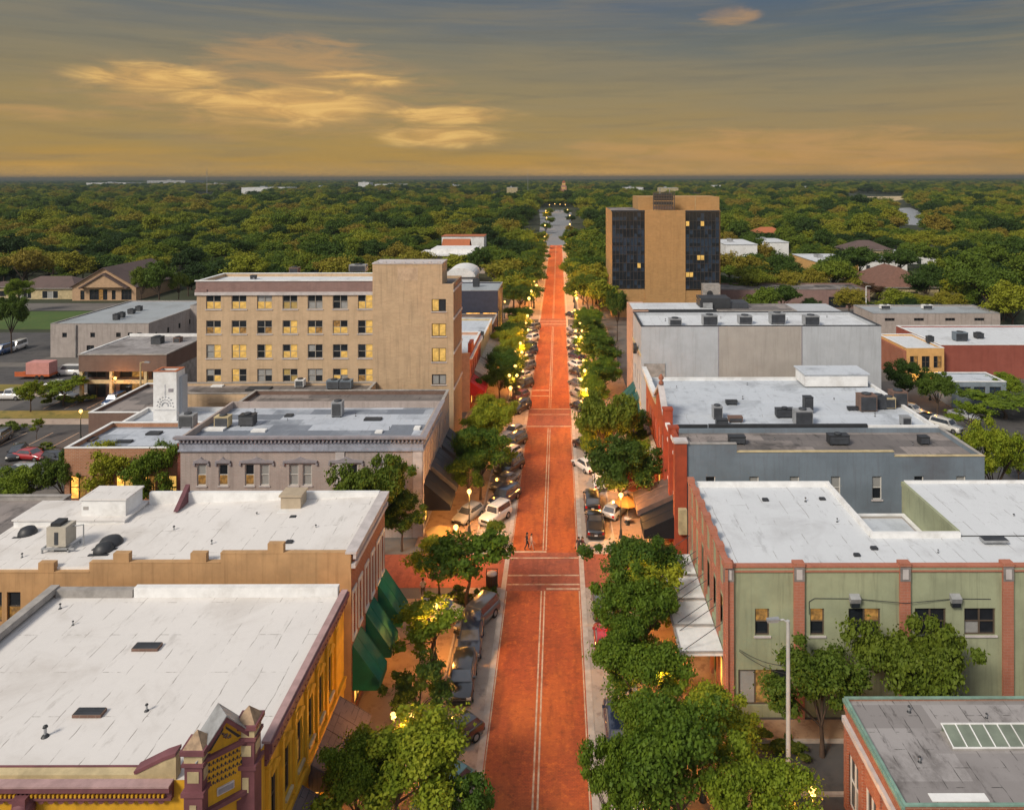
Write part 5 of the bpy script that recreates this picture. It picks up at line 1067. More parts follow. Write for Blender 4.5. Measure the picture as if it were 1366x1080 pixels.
# palm-like clipped trees beside the office tower and elsewhere
for i, (px, pyb, w, yt, pr, lab, nm) in enumerate([
 (823, 455, 40, 384, DARKT[0], 'round green tree beside the left glass wall of the office tower', 'street_tree'),
 (40, 548, 42, 503, NEAR[0], 'light green young tree on the dry grass near the left edge', 'young_tree'),
 (84, 540, 48, 502, SMALL[0], 'low spreading light green tree beside the dark lamp post of the lot', 'young_tree'),
 (48, 585, 22, 556, SMALL[1], 'tiny young tree on the pale path above the red car', 'young_tree'),
 (26, 415, 40, 368, NEAR[1], 'pale green tree standing before the cream outbuilding', 'young_tree'),
 (15, 470, 62, 390, DARKT[0], 'large brownish dark tree at the left edge above the blue truck', 'oak_tree'),
 (188, 408, 40, 352, DARKT[1], 'dark oak covering the corner of the peach gabled house', 'oak_tree'),
 (212, 408, 55, 345, BIG[0], 'big round oak just right of the peach gabled house', 'oak_tree'),
 (238, 405, 40, 362, DARKT[0], 'small dark tree between the gabled house and the five-storey block', 'oak_tree'),
 (1205, 545, 60, 478, DARKT[1], 'dark tree with pale blossoms in front of the yellow fronted shop', 'street_tree'),
 (1250, 560, 70, 498, DARKT[0], 'dark tree lit orange from below beside the blue grey shed', 'street_tree'),
 (1325, 700, 95, 560, NEAR[3], 'bright green tree at the frame edge behind the slate blue building', 'street_tree'),
 (1358, 650, 60, 600, NEAR[1], 'second bright green tree behind the slate blue building, further out', 'street_tree'),
 (1340, 560, 95, 528, SMALL[0], 'greyish olive low tree between the red store and the green tree', 'street_tree'),
 (1290, 585, 70, 535, SMALL[1], 'dusty olive tree in the lot right of the white roof', 'street_tree'),
 (1345, 540, 60, 500, NEAR[0], 'dark round hedge-like tree below the red brick store wall', 'street_tree'),
 (1010, 402, 66, 355, BIG[1], 'dense green oak right of the office tower foot', 'oak_tree'),
 (985, 402, 40, 376, DARKT[1], 'dark low tree touching the office tower stair block', 'oak_tree'),
 (1050, 401, 44, 358, BIG[2], 'oak beside the two white light poles', 'oak_tree'),
 (1137, 386, 22, 355, NEAR[1], 'clear yellow autumn tree beside the tan walled white-roofed store', 'yellow_tree'),
 (1160, 402, 40, 378, DARKT[1], 'rust brown tree before the big brown hip roof', 'rust_tree'),
 (1200, 425, 60, 386, BIG[3], 'bright green oak behind the long block wall building, left one', 'oak_tree'),
 (1265, 425, 50, 388, BIG[0], 'bright green oak behind the long block wall building, middle one', 'oak_tree'),
 (1320, 428, 90, 352, BIG[1], 'large dark oak behind the right end of the block wall building', 'oak_tree'),
 (1290, 415, 80, 330, BIG[2], 'very dark oak standing right of the brown hip roof', 'oak_tree'),
 (1350, 445, 70, 375, BIG[3], 'dark oak at the frame edge above the red brick store', 'oak_tree'),
]):
    o = ptree(px, pyb, w, yt, pr, lab, rad_of(pr), top_of(pr), nm)
    if nm in ('yellow_tree', 'rust_tree'):
        c = [q for q in o.children if q.name.startswith('crown')][0]; c.data = c.data.copy(); c.data.materials[0] = YELLOWL if nm[0] == 'y' else RUSTL
# ---- shrubs in the beds
for i, (px, py, s, lab) in enumerate([(607, 800, 1.0, 'rounded shrub in the corner bed left of the tree trunk'), (625, 806, .9, 'rounded shrub at the front of the corner bed'), (645, 798, 1.2, 'broad bright shrub filling the street end of the corner bed'), (612, 790, .8, 'dark shrub at the back of the corner bed'), (655, 792, .8, 'small shrub at the crossing end of the corner bed'),
    (1020, 1000, 1.2, 'shrub by the kerb under the lot oak, beside the tall lamp post'), (1050, 1005, 1.0, 'second shrub under the lot oak'), (75, 537, 2.2, 'clipped hedge in front of the pale colonnade'), (100, 538, 2.0, 'clipped dark hedge nearer the colonnade columns'), (160, 562, 2.4, 'grassy hedge strip by the pale lamp post'), (20, 575, 2.0, 'low shrub on the dry grass strip'), (60, 600, 1.4, 'round shrub above the red car'), (90, 605, 1.4, 'round shrub behind the red car nose'), (598, 985, .8, 'shrub in the near kerb bed on the left')]):
    x, y = at(px, py); r = thing('shrub', lab, 'shrub', (x, y, .05), rng.uniform(0, 6)); r.scale = (s * 1.3, s, s * .75); link('foliage', SHR[i % 2], r)
# ---- clipped ball tree on the corner
r = thing('topiary_tree', 'dark clipped ball-headed little tree on the far left crossing corner', 'tree', (*at(660, 731), .05))
link('crown', crown('crown', 301, .95, 1.5, 2.1, 16, 260, .16, LEAFD, flat=.9, lobe=(.4, .55))[0], r); b = MB(); b.cyl((0, 0, 0), (0, 0, 1.7), .07, .05, BARK, 8); build('trunk', b, r)

# ------------------------------------------------------------------ the wood behind the town
KEEP = []       # (x0,x1,y0,y1) kept clear
for o in list(S.objects):
    if o.parent is None and o.type == 'EMPTY' and o.get('category') in ('building', 'house', 'hall', 'shop', 'store', 'pavilion', 'office tower', 'shed', 'tower'):
        xs = [o.location.x + v[0] for c in o.children if c.type == 'MESH' for v in c.bound_box]; ys = [o.location.y + v[1] for c in o.children if c.type == 'MESH' for v in c.bound_box]
        if xs: KEEP.append((min(xs) - 5, max(xs) + 5, min(ys) - 9 - .12 * max(0, max(ys) - 230), max(ys) + 4))
KEEP += [(-190, -108, 150, 238), (-16, 16, 0, 430), (-24, 22, 425, 980)]
FARB = [  # far buildings: px0, px1, y of the eaves, distance, depth, material, roof, label
 (968, 1010, 327, 300, 25, WHITE, RWHITE2, 'white hall right of the office tower, half hidden by oaks'),
 (1012, 1052, 324, 345, 22, WHITE, RWHITE2, 'white building with rounded roof below the orange roof'),
 (1088, 1145, 350, 284, 28, YP, RWHITE2, 'tan walled store with white roof beside the yellow tree'),
 (1147, 1210, 352, 305, 26, WHITE, RPALE, 'white roofed range continuing right of the tan walled store'),
 (1212, 1268, 350, 330, 22, WHITE, RWHITE2, 'pale roofed low building right of the white roofed range'),
 (115, 168, 244.3, 3050, 160, WHITE, RWHITE2, 'long white warehouse far off on the left skyline'),
 (196, 247, 241, 3700, 200, GREYW, RMETAL, 'large grey shed on the far left skyline'),
 (322, 380, 252, 1950, 90, WHITE, RWHITE2, 'white warehouse in the far wood left of the avenue, the longer one'),
 (413, 437, 251, 2050, 80, WHITE, RWHITE2, 'small white warehouse right of the longer one in the far wood'),
 (275, 296, 246, 2700, 60, CREAM, RWHITE2, 'cream building below the tall mast on the skyline'),
 (500, 550, 247, 2900, 80, WHITE, RWHITE2, 'pale row of buildings on the skyline left of centre'),
 (833, 858, 253, 1900, 60, WHITE, RWHITE2, 'white roofed building far behind the office tower'),
 (330, 352, 262, 1400, 40, WHITE, RWHITE2, 'small pale roof in the wood below the longer far warehouse, left one'),
 (370, 390, 265, 1250, 35, WHITE, RWHITE2, 'small pale roof in the wood below the longer far warehouse, right one'),
 (478, 492, 244.5, 2600, 60, WHITE, RWHITE2, 'tiny white block at the left end of the skyline row'),
 (520, 545, 257, 1700, 50, WHITE, RWHITE2, 'pale roofs in the far wood left of the avenue, lower than the skyline row'),
 (598, 612, 249, 2300, 60, WHITE, RWHITE2, 'small white building on the skyline beside the avenue mast'),
 (676, 690, 253, 1750, 40, CREAM, RWHITE2, 'small cream building just left of the pale pink tower'),
 (880, 905, 254, 1700, 40, CREAM, RWHITE2, 'cream building far behind the office tower cooling plant'),
 (930, 962, 250, 2300, 60, WHITE, RWHITE2, 'white shed in the far wood just right of the office tower'),
 (1060, 1085, 252, 2000, 50, WHITE, RWHITE2, 'white building in the far wood left of the lake'),
 (1240, 1262, 250, 2500, 60, WHITE, RWHITE2, 'white building in the far wood right of the lake'),
 (1300, 1330, 251, 2200, 60, CREAM, RWHITE2, 'cream building near the right end of the skyline'),
 (1165, 1215, 247.5, 3000, 60, CREAM, RWHITE2, 'cream buildings beyond the far lake'),
]
for px0, px1, ye, d, dep, wm_, rm_, lab in FARB:
    x0, x1 = pxx(px0, d), pxx(px1, d); z = max(4.0, CAMH - (ye - 238) * d / 1000) + (5 if d > 1000 else 0); big = d / 300
    rt, of = building('far_building', lab, 'building', x0, x1, d, d + dep, z, wm_, rm_, 0.0)
    b = MB(); n = max(2, int((x1 - x0) / (6 * big)))
    for k in range(n): xx = x0 + (x1 - x0) * (k + .5) / n; b.box(xx - .7 * big ** .5, xx + .7 * big ** .5, d - .25, d - .05, .1, 2.4 * big ** .5, DARK)
    part(rt, of, 'door', b)
    b = MB(); b.box(x0 + (x1 - x0) * .3, x0 + (x1 - x0) * .42, d + dep * .4, d + dep * .6, z + .21, z + .21 + 1.2 * big ** .5, GALV); part(rt, of, 'roof_vent', b)
    KEEP.append((x0 - 6 * big, x1 + 6 * big, d * .64, d + dep + 4) if d > 1000 else (x0 - 5, x1 + 5, d - 14, d + dep + 4))
gable_house('far_house', 'house with orange tiled hip roof above the white hall right of the tower', pxx(1006, 420), pxx(1046, 420), 420, 432, 7.0, 10.2, CREAM, TERRA, [], 'hip'); KEEP.append((pxx(1006, 420) - 6, pxx(1046, 420) + 6, 400, 436))
gable_house('far_house', 'brown hip roofed house behind the white roofed range', pxx(1133, 345), pxx(1190, 345), 345, 362, 4.8, 8.6, CREAM, SHING, [], 'hip'); KEEP.append((pxx(1133, 345) - 4, pxx(1190, 345) + 4, 335, 366))
gable_house('large_house', 'large brown hip roofed house among oaks at the right', pxx(1175, 232), pxx(1252, 232), 232, 258, 4.2, 9.4, CREAM, mat('brown_tile', (.17, .085, .06), .9, .2), [('S', 10, .3, 3, 2.4, 2, 1, 'dd', FRD, None)], 'hip'); KEEP.append((pxx(1175, 232) - 4, pxx(1252, 232) + 4, 222, 262))
r = thing('storage_tank', 'round pale tank building at the right edge above the dark oaks', 'tank', (pxx(1352, 430), 445, 0)); b = MB(); b.lathe((0, 0, 0), [(14, 0), (14, 8.6)], BLOCK, 36); build('wall', b, r); b = MB(); b.lathe((0, 0, 8.61), [(14.5, 0), (14.5, .5), (5, 1.4), (.1, 1.7)], WHITE, 36); build('roof', b, r); KEEP.append((pxx(1320, 430), pxx(1400, 430), 420, 462))
far_sheets = [('pale_flat', [(1122, 270), (1185, 270.5), (1213, 265.5), (1213, 262.6), (1125, 263.5)]), ('lake', [(1196, 300), (1232, 302), (1236, 296), (1226, 283), (1214, 278), (1193, 279), (1200, 288)])]  # farther sheet is only a warm pale tone, nearer one grey-blue water
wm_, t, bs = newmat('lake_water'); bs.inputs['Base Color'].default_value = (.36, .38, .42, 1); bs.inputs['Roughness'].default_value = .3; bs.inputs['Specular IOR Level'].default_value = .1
LK = []
for nm, pp in far_sheets: pts = [at(*p) for p in pp]; polysheet(nm, pts, .08, wm_ if nm == 'lake' else WARMPALE); LK.append(pts)
for nm, pp in (('pale_flat', [(1165, 249.5), (1220, 249.5), (1215, 247.2), (1170, 247.2)]), ('pale_flat', [(190, 249), (252, 249), (250, 246.5), (196, 246.5)])): pts = [at(*p) for p in pp]; polysheet(nm, pts, .08, WARMPALE)
def inpoly(x, y, P_):
    c = False; j = len(P_) - 1
    for i in range(len(P_)):
        if (P_[i][1] > y) != (P_[j][1] > y) and x < (P_[j][0] - P_[i][0]) * (y - P_[i][1]) / (P_[j][1] - P_[i][1]) + P_[i][0]: c = not c
        j = i
    return c
def free(x, y):
    for a, b_, c, d in KEEP:
        if a < x < b_ and c < y < d: return False
    for P_ in LK:
        ys = [p[1] for p in P_]
        if y < max(ys) + 20:
            for q in (1.0, 1.08, 1.16, 1.24, 1.32, 1.4, 1.48):
                if inpoly((x - CAMX) * q + CAMX, y * q, P_): return False
    return True
pts = []
def ring(y0, y1, sp, sc0):
    y = y0
    while y < y1:
        w = .74 * y + 40; n = int(2 * w / sp)
        for i in range(n):
            x = -w + (i + rng.random()) * sp; yy = y + rng.uniform(-.5, .5) * sp
            if free(x, yy): pts.append((x, yy, sc0 * rng.uniform(.62, 1.4), rng.uniform(.78, 1.15)))
        y += sp
ring(196, 237, 9.5, .62); pts = [p for p in pts if p[0] > 46]
ring(238, 420, 10.5, .80); ring(420, 700, 12.5, 1.0); ring(700, 1500, 15, 1.15); ring(1500, 3200, 19, 1.35); ring(3200, 7000, 34, 2.1); ring(7000, 13500, 85, 4.2)
pts.sort(key=lambda p: p[1])
near_pts = pts[:215]; far_pts = pts[215:]
srcs = []
for i, (x, y, s, z) in enumerate(near_pts):
    left = x < 0
    lab = 'oak in the wood behind the gabled house and the five-storey block, one of many alike' if left else 'oak in the wood right of the office tower, one of many alike'
    o = tree('', BIG[i % 4], x, y, s, lab, 'oaks in the left wood' if left else 'oaks in the right wood', sz=s * z, name='oak_tree'); srcs.append(o)
me = bpy.data.meshes.new('woodland'); me.from_pydata([(p[0], p[1], 0) for p in far_pts], [], [])
at_ = me.attributes.new('sc', 'FLOAT_VECTOR', 'POINT')
buf = []
for x, y, s, z in far_pts:
    zz = s * z if s < 2 else (1.35 + .25 * z if y < 7000 else 1.7 + .3 * z)
    buf += [s, s, zz]
at_.data.foreach_set('vector', buf)
wood = tag(link('woodland', me), 'unbroken oak woodland running to the horizon behind the town', 'woodland', kind='stuff')
ng = bpy.data.node_groups.new('woodland', 'GeometryNodeTree'); ng.interface.new_socket('Geometry', in_out='INPUT', socket_type='NodeSocketGeometry'); ng.interface.new_socket('Geometry', in_out='OUTPUT', socket_type='NodeSocketGeometry')
gi = ng.nodes.new('NodeGroupInput'); go = ng.nodes.new('NodeGroupOutput'); ip = ng.nodes.new('GeometryNodeInstanceOnPoints'); jn = ng.nodes.new('GeometryNodeJoinGeometry')
for o in srcs[:4]:
    c = [q for q in o.children if q.name.startswith('crown')][0]
    oi = ng.nodes.new('GeometryNodeObjectInfo'); oi.transform_space = 'ORIGINAL'; oi.inputs['Object'].default_value = c; oi.inputs['As Instance'].default_value = True; ng.links.new(oi.outputs['Geometry'], jn.inputs[0])
na = ng.nodes.new('GeometryNodeInputNamedAttribute'); na.data_type = 'FLOAT_VECTOR'; na.inputs['Name'].default_value = 'sc'
rv = ng.nodes.new('FunctionNodeRandomValue'); rv.data_type = 'FLOAT_VECTOR'; rv.inputs[0].default_value = (0, 0, 0); rv.inputs[1].default_value = (0, 0, 6.283)
ip.inputs['Pick Instance'].default_value = True
ng.links.new(gi.outputs[0], ip.inputs['Points']); ng.links.new(jn.outputs[0], ip.inputs['Instance']); ng.links.new(na.outputs[0], ip.inputs['Scale']); ng.links.new(rv.outputs[0], ip.inputs['Rotation']); ng.links.new(ip.outputs[0], go.inputs[0])
md = wood.modifiers.new('woodland', 'NODES'); md.node_group = ng
# trees along the boulevard
for i, (px, d, w) in enumerate([(728, 520, 9), (733, 600, 9), (730, 680, 10), (759, 500, 8), (761, 620, 9), (758, 740, 10), (733, 760, 10)]):
    tree('', BIG[i % 4], pxx(px, d), d, w / 14.8, f'oak overhanging the grey boulevard at the avenue end, {ORD[i]}', 'oaks on the boulevard', name='oak_tree')
# ------------------------------------------------------------------ street lamps
GLOBE = emis('lamp_globe', (1.0, 0.56, 0.15), 3.6, 0.1)
IRON = mat('dark_green_iron', (0.02, 0.026, 0.022), 0.5, 0.2)
LP = bpy.data.lights.new('lamp_light', 'POINT'); LP.energy = 1450; LP.color = (1.0, 0.42, 0.085); LP.shadow_soft_size = 0.25
LP3 = LP.copy(); LP3.name = 'avenue_lamp_light'; LP3.energy = 3200
LP2 = LP.copy(); LP2.name = 'dim_lamp_light'; LP2.energy = 450
def lampproto(twin, h=4.5):
    root = thing('street_lamp', 'x', 'street lamp'); b = MB(); b.lathe((0, 0, 0), [(.24, 0), (.24, .15), (.15, .3), (.13, .8), (.08, .95)], IRON, 12); build('base', b, root)
    b = MB(); b.cyl((0, 0, .9), (0, 0, h - .3), .07, .05, IRON, 10)
    if twin: b.cyl((-.55, 0, h - .5), (.55, 0, h - .5), .035, .035, IRON, 8); [b.cyl((s * .55, 0, h - .5), (s * .55, 0, h - .25), .05, .08, IRON, 8) for s in (-1, 1)]
    else: b.lathe((0, 0, h - .35), [(.05, 0), (.14, .08), (.10, .16)], IRON, 10)
    build('pole', b, root)
    for s in ((-1, 1) if twin else (0,)):
        b = MB(); b.ball((s * .55, 0, h), .2 if twin else .24, GLOBE, 14, 10); g = build('globe', b, root)
    l = bpy.data.objects.new('lamp_light', LP); COL.objects.link(l); l.parent = root; l.location = (0, 0, h - .55 if twin else h - .6)
    return root
l1, l2 = lampproto(False), lampproto(True)
used = {1: False, 2: False}
def lamp(x, y, label, twin=False, s=1.0, group='globe street lamps along the street'):
    p, k = (l2, 2) if twin else (l1, 1)
    if not used[k]:
        used[k] = True; p.location = (x, y, .15); p.scale = (s, s, s); p['label'] = label; p['group'] = group; return p
    return copy_tree(p, (x, y, .15), 0, label, s, group)
named = [(-8.3, 46.6, True, 'twin-globe lamp half hidden in the tree nearest the camera, left pavement'), (-8.2, 58.5, False, 'globe lamp beside the middle green awning'), (-8.4, 71.8, False, 'globe lamp at the corner bed, small, before the bright one'),
 (-8.1, 80.0, False, 'brightest globe lamp standing before the white boxy car'), (-8.0, 92.5, False, 'globe lamp beside the charcoal awning in the left trees'), (-7.8, 103, True, 'twin-globe lamp at the mid-block crossing on the left'),
 (10.2, 45.6, True, 'twin-globe lamp in the nearest bright tree on the right'), (8.6, 51.5, False, 'globe lamp between the two nearest right trees'), (8.2, 60.5, True, 'twin-globe lamp by the white canopies'), (8.0, 79.0, False, 'tall globe lamp by the black parked off-roader, right pavement'), (7.9, 92, False, 'globe lamp under the dark tree on the right'), (7.8, 105, True, 'twin-globe lamp near the teal awnings')]
for x, y, tw, lab in named: lamp(x, y, lab, tw)
i = 0
for i, y in enumerate([118, 123, 129, 135, 141, 148, 155, 162, 170, 178, 187, 196, 206, 217, 228, 240, 253, 267, 282, 298, 315, 334, 354, 376, 400, 418]):
    for s in (-1, 1):
        q = lamp(s * 6.0 + rng.uniform(-.3, .3), y + rng.uniform(-2, 2), f'globe lamp, {ORD[i]} past the mid-block crossing, {"left" if s < 0 else "right"} side', i % 3 == 1, 1.15 if y < 190 else 1.5)
        [setattr(c, 'data', LP if y < 190 else LP3) for c in q.children if c.type == 'LIGHT']
for i, (px, d) in enumerate([(727, 470), (760, 480), (729, 560), (760, 590), (728, 680), (757, 700), (733, 830), (740, 860), (747, 850), (754, 840)]): lamp(pxx(px, d), d, f'globe lamp lining the grey boulevard, {ORD[i]}', False, 1.9, 'lamps on the boulevard')
for i, (px, py, lab) in enumerate([(1083, 1169, 'amber globe lamp in the side lot below the lot oak'), (107, 590, 'amber lamp on dark post at the edge of the car park'), (153, 540, 'globe lamp in front of the dark colonnade bays'), (664, 415, 'globe lamp on the forecourt of the navy building'), (673, 425, 'second lamp on the navy building forecourt'), (1240, 535, 'globe lamp glowing orange before the yellow fronted shop'), (1300, 470, 'lamp at the end of the block wall building')]):
    x, y = at(px, py); q = lamp(x, y, lab, False, 1.0, 'lamps in the lots'); [setattr(c, 'data', LP2) for c in q.children if c.type == 'LIGHT']
# tall cobra-head post on the right, pale post at the bank
def tall_post(label, x, y, h, arm, m):
    r = thing('street_light_post', label, 'street light', (x, y, 0)); b = MB(); b.cyl((0, 0, 0), (0, 0, h), .16, .11, m, 12); b.cyl((0, 0, 0), (0, 0, .5), .24, .22, m, 12); build('pole', b, r)
    b = MB(); b.tube([(0, 0, h - .15), (arm * .5, 0, h + .05), (arm, 0, h + .02)], .06, m); build('arm', b, r)
    b = MB(); b.prism([(arm - .1, h - .05), (arm + math.copysign(.75, arm), h - .08), (arm + math.copysign(.75, arm), h + .08), (arm, h + .16)], 'y', -.16, .16, GALV); build('lamp_head', b, r)
tall_post('tall pale grey street light with short arm before the sage green wall', *at(1050, 1062), 10.8, -.55, mat('pale_post_paint', (.42, .42, .41), .6, .12))
tall_post('tall pale post with small head before the dark colonnade', *at(187, 560), 9.2, .7, CREAM)
for px, py, h, lab in ((1080, 395, 8, 'white light pole left of its pair behind the stucco block'), (1086, 395, 6.4, 'shorter white light pole of the pair behind the stucco block'), (1155, 425, 8.6, 'single white light pole at the end of the block wall building')): tall_post(lab, *at(px, py), h, .5, WHITE)
# ------------------------------------------------------------------ cars
TYRE = mat('tyre_rubber', (.012, .012, .012), .9, .2); RIM = mat('wheel_rim', (.35, .35, .36), .35, .1, metal=.8); CGL = glassmat('car_glass', (.055, .065, .08), .1); CGL.node_tree.nodes['Principled BSDF'].inputs['IOR'].default_value = 2.1
HEADL = mat('headlight_lens', (.6, .58, .52), .15, .05); TAILL = mat('tail_light_lens', (.35, .01, .01), .2, .1); TRIM = mat('black_trim', (.015, .015, .016), .6, .2); PLATE = mat('number_plate', (.6, .6, .58), .5, .05); CHROME = mat('chrome_trim', (.5, .5, .5), .2, .05, metal=1)
def paint(name, c): m = mat('car_paint_' + name, c, .28, .04, coat=1.0); m.node_tree.nodes['Principled BSDF'].inputs['Coat IOR'].default_value = 1.8; return m
PAINTS = {'black': paint('black', (.010, .010, .012)), 'navy': paint('navy', (.012, .02, .05)), 'grey': paint('grey', (.09, .095, .10)), 'silver': paint('silver', (.36, .37, .38)), 'white': paint('white', (.66, .65, .62)), 'red': paint('red', (.36, .012, .012)), 'teal': paint('teal', (.05, .2, .2)), 'blue': paint('blue', (.02, .07, .2)), 'maroon': paint('maroon', (.10, .015, .02))}
SPEC = {   # length, width, hood height, belt, roof, cabin base front/back, cabin top front/back (fractions from the front)
 'sedan': (4.6, 1.82, .78, .95, 1.45, .27, .87, .41, .74), 'suv': (4.7, 1.92, 1.0, 1.14, 1.78, .27, .985, .37, .94), 'hatch': (4.1, 1.78, .86, 1.0, 1.5, .24, .96, .40, .86), 'pickup': (5.5, 1.98, 1.08, 1.18, 1.85, .26, .58, .34, .56), 'van': (5.2, 2.0, 1.05, 1.2, 2.1, .16, .99, .28, .98), 'boxy': (4.0, 1.85, 1.08, 1.16, 1.85, .33, .985, .37, .97)}
def car(kind, col, x, y, rz, label, group=None):
    L, w, zh, zb, zr, a0, a1, b0, b1 = SPEC[kind]; m = PAINTS[col]; root = thing('parked_car' if kind not in ('pickup', 'van') else 'parked_' + ('truck' if kind == 'pickup' else 'van'), label, 'car' if kind not in ('pickup', 'van') else ('pickup truck' if kind == 'pickup' else 'van'), (x, y, .05), rz, group)
    key = ('car', kind, col)
    if key not in WM:
        out = []; h = w / 2; Y = lambda f: -L / 2 + L * f; b = MB()
        ztail = zb if kind not in ('pickup',) else zb - .02
        if kind == 'sedan': ztail = .96
        prof = [(0, .30, .55, zh - .22, .86), (.025, .22, .5, zh - .12, .93), (.10, .2, .5, zh - .02, .98), (a0, .2, .5, zb - .03, 1.0), (.5, .2, .5, zb, 1.0), (a1 if kind != 'pickup' else .6, .2, .5, zb, 1.0), (.965, .22, .5, ztail, .97), (1.0, .34, .55, ztail - .1, .9)]
        prof = sorted(prof); vs = []
        for f, z0, zm, zt, k in prof: hw = h * k; vs += [(-hw * .9, Y(f), z0), (-hw, Y(f), zm), (-hw * .97, Y(f), zt - .08), (-hw * .86, Y(f), zt), (hw * .86, Y(f), zt), (hw * .97, Y(f), zt - .08), (hw, Y(f), zm), (hw * .9, Y(f), z0)]
        fs = []
        for j in range(len(prof) - 1):
            for k in range(8): fs.append((j * 8 + k, j * 8 + (k + 1) % 8, (j + 1) * 8 + (k + 1) % 8, (j + 1) * 8 + k))
        fs += [tuple(range(8))[::-1], tuple((len(prof) - 1) * 8 + k for k in range(8))]; b.poly(vs, fs, m, True)
        q = .86 * h; p = .74 * h; zb_ = zb - .03
        cab = [(-q, Y(a0), zb_), (q, Y(a0), zb_), (q, Y(a1), zb_), (-q, Y(a1), zb_), (-p, Y(b0), zr - .05), (p, Y(b0), zr - .05), (p, Y(b1), zr - .05), (-p, Y(b1), zr - .05)]
        b.poly(cab, [(0, 1, 5, 4), (1, 2, 6, 5), (2, 3, 7, 6), (3, 0, 4, 7)], m)
        e = .9; b.poly([cab[4], cab[5], cab[6], cab[7], (-p * e, Y(b0) + .12, zr), (p * e, Y(b0) + .12, zr), (p * e, Y(b1) - .1, zr), (-p * e, Y(b1) - .1, zr)], [(0, 1, 5, 4), (1, 2, 6, 5), (2, 3, 7, 6), (3, 0, 4, 7), (4, 5, 6, 7)], m, True)
        if kind == 'pickup': b.box(-h * .8, h * .8, Y(.62), Y(.95), zb + .001, zb + .012, TRIM)
        out.append(('body', b.mesh('body')))
        def quad_on(i, mm, ins, name):      # glass set on a cabin face
            A, B, C_, D_ = [Vector(cab[k]) for k in i]; n = (B - A).cross(D_ - A).normalized() * .012; c = (A + B + C_ + D_) / 4
            if n.dot(c - Vector((0, Y((a0 + a1) / 2), (zb + zr) / 2))) < 0: n = -n
            P_ = [X_.lerp(c, ins) + n for X_ in (A, B, C_, D_)]; g = MB(); g.face(P_, mm); return (name, g.mesh(name))
        out += [quad_on((0, 1, 5, 4), CGL, .12, 'windscreen'), quad_on((2, 3, 7, 6), CGL, .15, 'rear_window'), quad_on((1, 2, 6, 5), CGL, .14, 'side_window'), quad_on((3, 0, 4, 7), CGL, .14, 'side_window')]
        for s in (-1, 1):
            g = MB(); g.box(s * h * .72 - .16, s * h * .72 + .16, Y(0) - .012, Y(.03), zh - .36, zh - .2, HEADL); out.append(('headlight', g.mesh('headlight')))
            g = MB(); g.box(s * h * .76 - .12, s * h * .76 + .12, Y(.97), Y(1) + .015, zb - .42, zb - .18, TAILL); out.append(('tail_light', g.mesh('tail_light')))
            g = MB(); g.box(s * h * .98 - .1, s * h * .98 + .1, Y(a0) + .22, Y(a0) + .36, zb + .02, zb + .16, m); out.append(('mirror', g.mesh('mirror')))
        g = MB(); g.box(-h * .5, h * .5, Y(0) - .014, Y(.02), .52, zh - .26, TRIM); g.box(-h * .5, h * .5, Y(0) - .03, Y(0) - .015, zh - .36, zh - .31, CHROME); out.append(('grille', g.mesh('grille')))
        g = MB(); g.box(-h * .86, h * .86, Y(0) - .07, Y(.03), .3, .46, TRIM if col != 'white' else GALV); out.append(('front_bumper', g.mesh('front_bumper')))
        g = MB(); g.box(-h * .86, h * .86, Y(.97), Y(1) + .07, .34, .5, TRIM); out.append(('rear_bumper', g.mesh('rear_bumper')))
        g = MB(); g.box(-.16, .16, Y(1) + .016, Y(1) + .03, .62, .74, PLATE); out.append(('plate', g.mesh('plate')))
        wh = []
        rw = .33 if kind in ('sedan', 'hatch') else .38
        for f in (.18, .80):
            for s in (-1, 1):
                g = MB(); g.cyl((s * (h - .2), Y(f), rw), (s * (h + .01), Y(f), rw), rw, rw, TYRE, 18); g2 = MB(); g2.cyl((s * (h + .0), Y(f), rw), (s * (h + .025), Y(f), rw), rw * .62, rw * .58, RIM, 12); wh.append((g.mesh('wheel'), g2.mesh('rim')))
        WM[key] = (out, wh)
    out, wh = WM[key]
    for n, me in out: link(n, me, root)
    for a, c in wh: link('rim', c, link('wheel', a, root))
    return root
G1 = 'cars parked along the left kerb'; G2 = 'cars parked along the right kerb'
car('suv', 'black', -5.75, 56.0, 0.02, 'black off-roader parked nose to camera, foremost of the left kerb row', G1)
car('suv', 'navy', -5.7, 60.9, 0.03, 'dark blue off-roader directly behind the foremost black off-roader', G1)
car('suv', 'grey', -5.5, 64.0, -.45, 'dark car angled at the far end of the near left row by the kerb bed', G1)
car('hatch', 'white', -8.9, 65.0, 1.3, 'white hatchback by the pavement beyond the thin street tree', G1)
car('hatch', 'black', -5.6, 50.2, -.75, 'black hatchback angled under the widest tree at front left', G1)
car('sedan', 'silver', -7.2, 49.6, -.75, 'silver saloon half under the widest tree at front left', G1)
car('hatch', 'teal', -5.6, 45.8, -.6, 'teal car under the small kerb tree at the very front', G1)
car('boxy', 'white', -5.6, 83.2, -.55, 'white boxy off-roader angled by the brightest globe lamp', G1)
car('hatch', 'silver', -8.6, 83.6, -.5, 'silver hatchback left of the white boxy off-roader', G1)
cl = ['navy', 'grey', 'black', 'white', 'black', 'silver', 'black', 'maroon', 'black', 'white', 'grey', 'black', 'navy', 'black', 'white', 'black', 'grey']
kd = ['suv', 'sedan', 'suv', 'hatch']
yy = 88.0
for i, c in enumerate(cl):
    if 111 < yy < 122: yy = 122.5
    if 188 < yy < 203: yy = 206
    car(kd[i % 4], c, -4.9 - .3 * (i % 2), yy, -.5, f'{c} car angled to the left kerb, {ORD[i]} beyond the white boxy off-roader', G1); yy += 4.6 if yy < 120 else 6.5
car('pickup', 'black', 5.35, 81.0, math.pi, 'black pickup parked facing away just past the near crossing', G2)
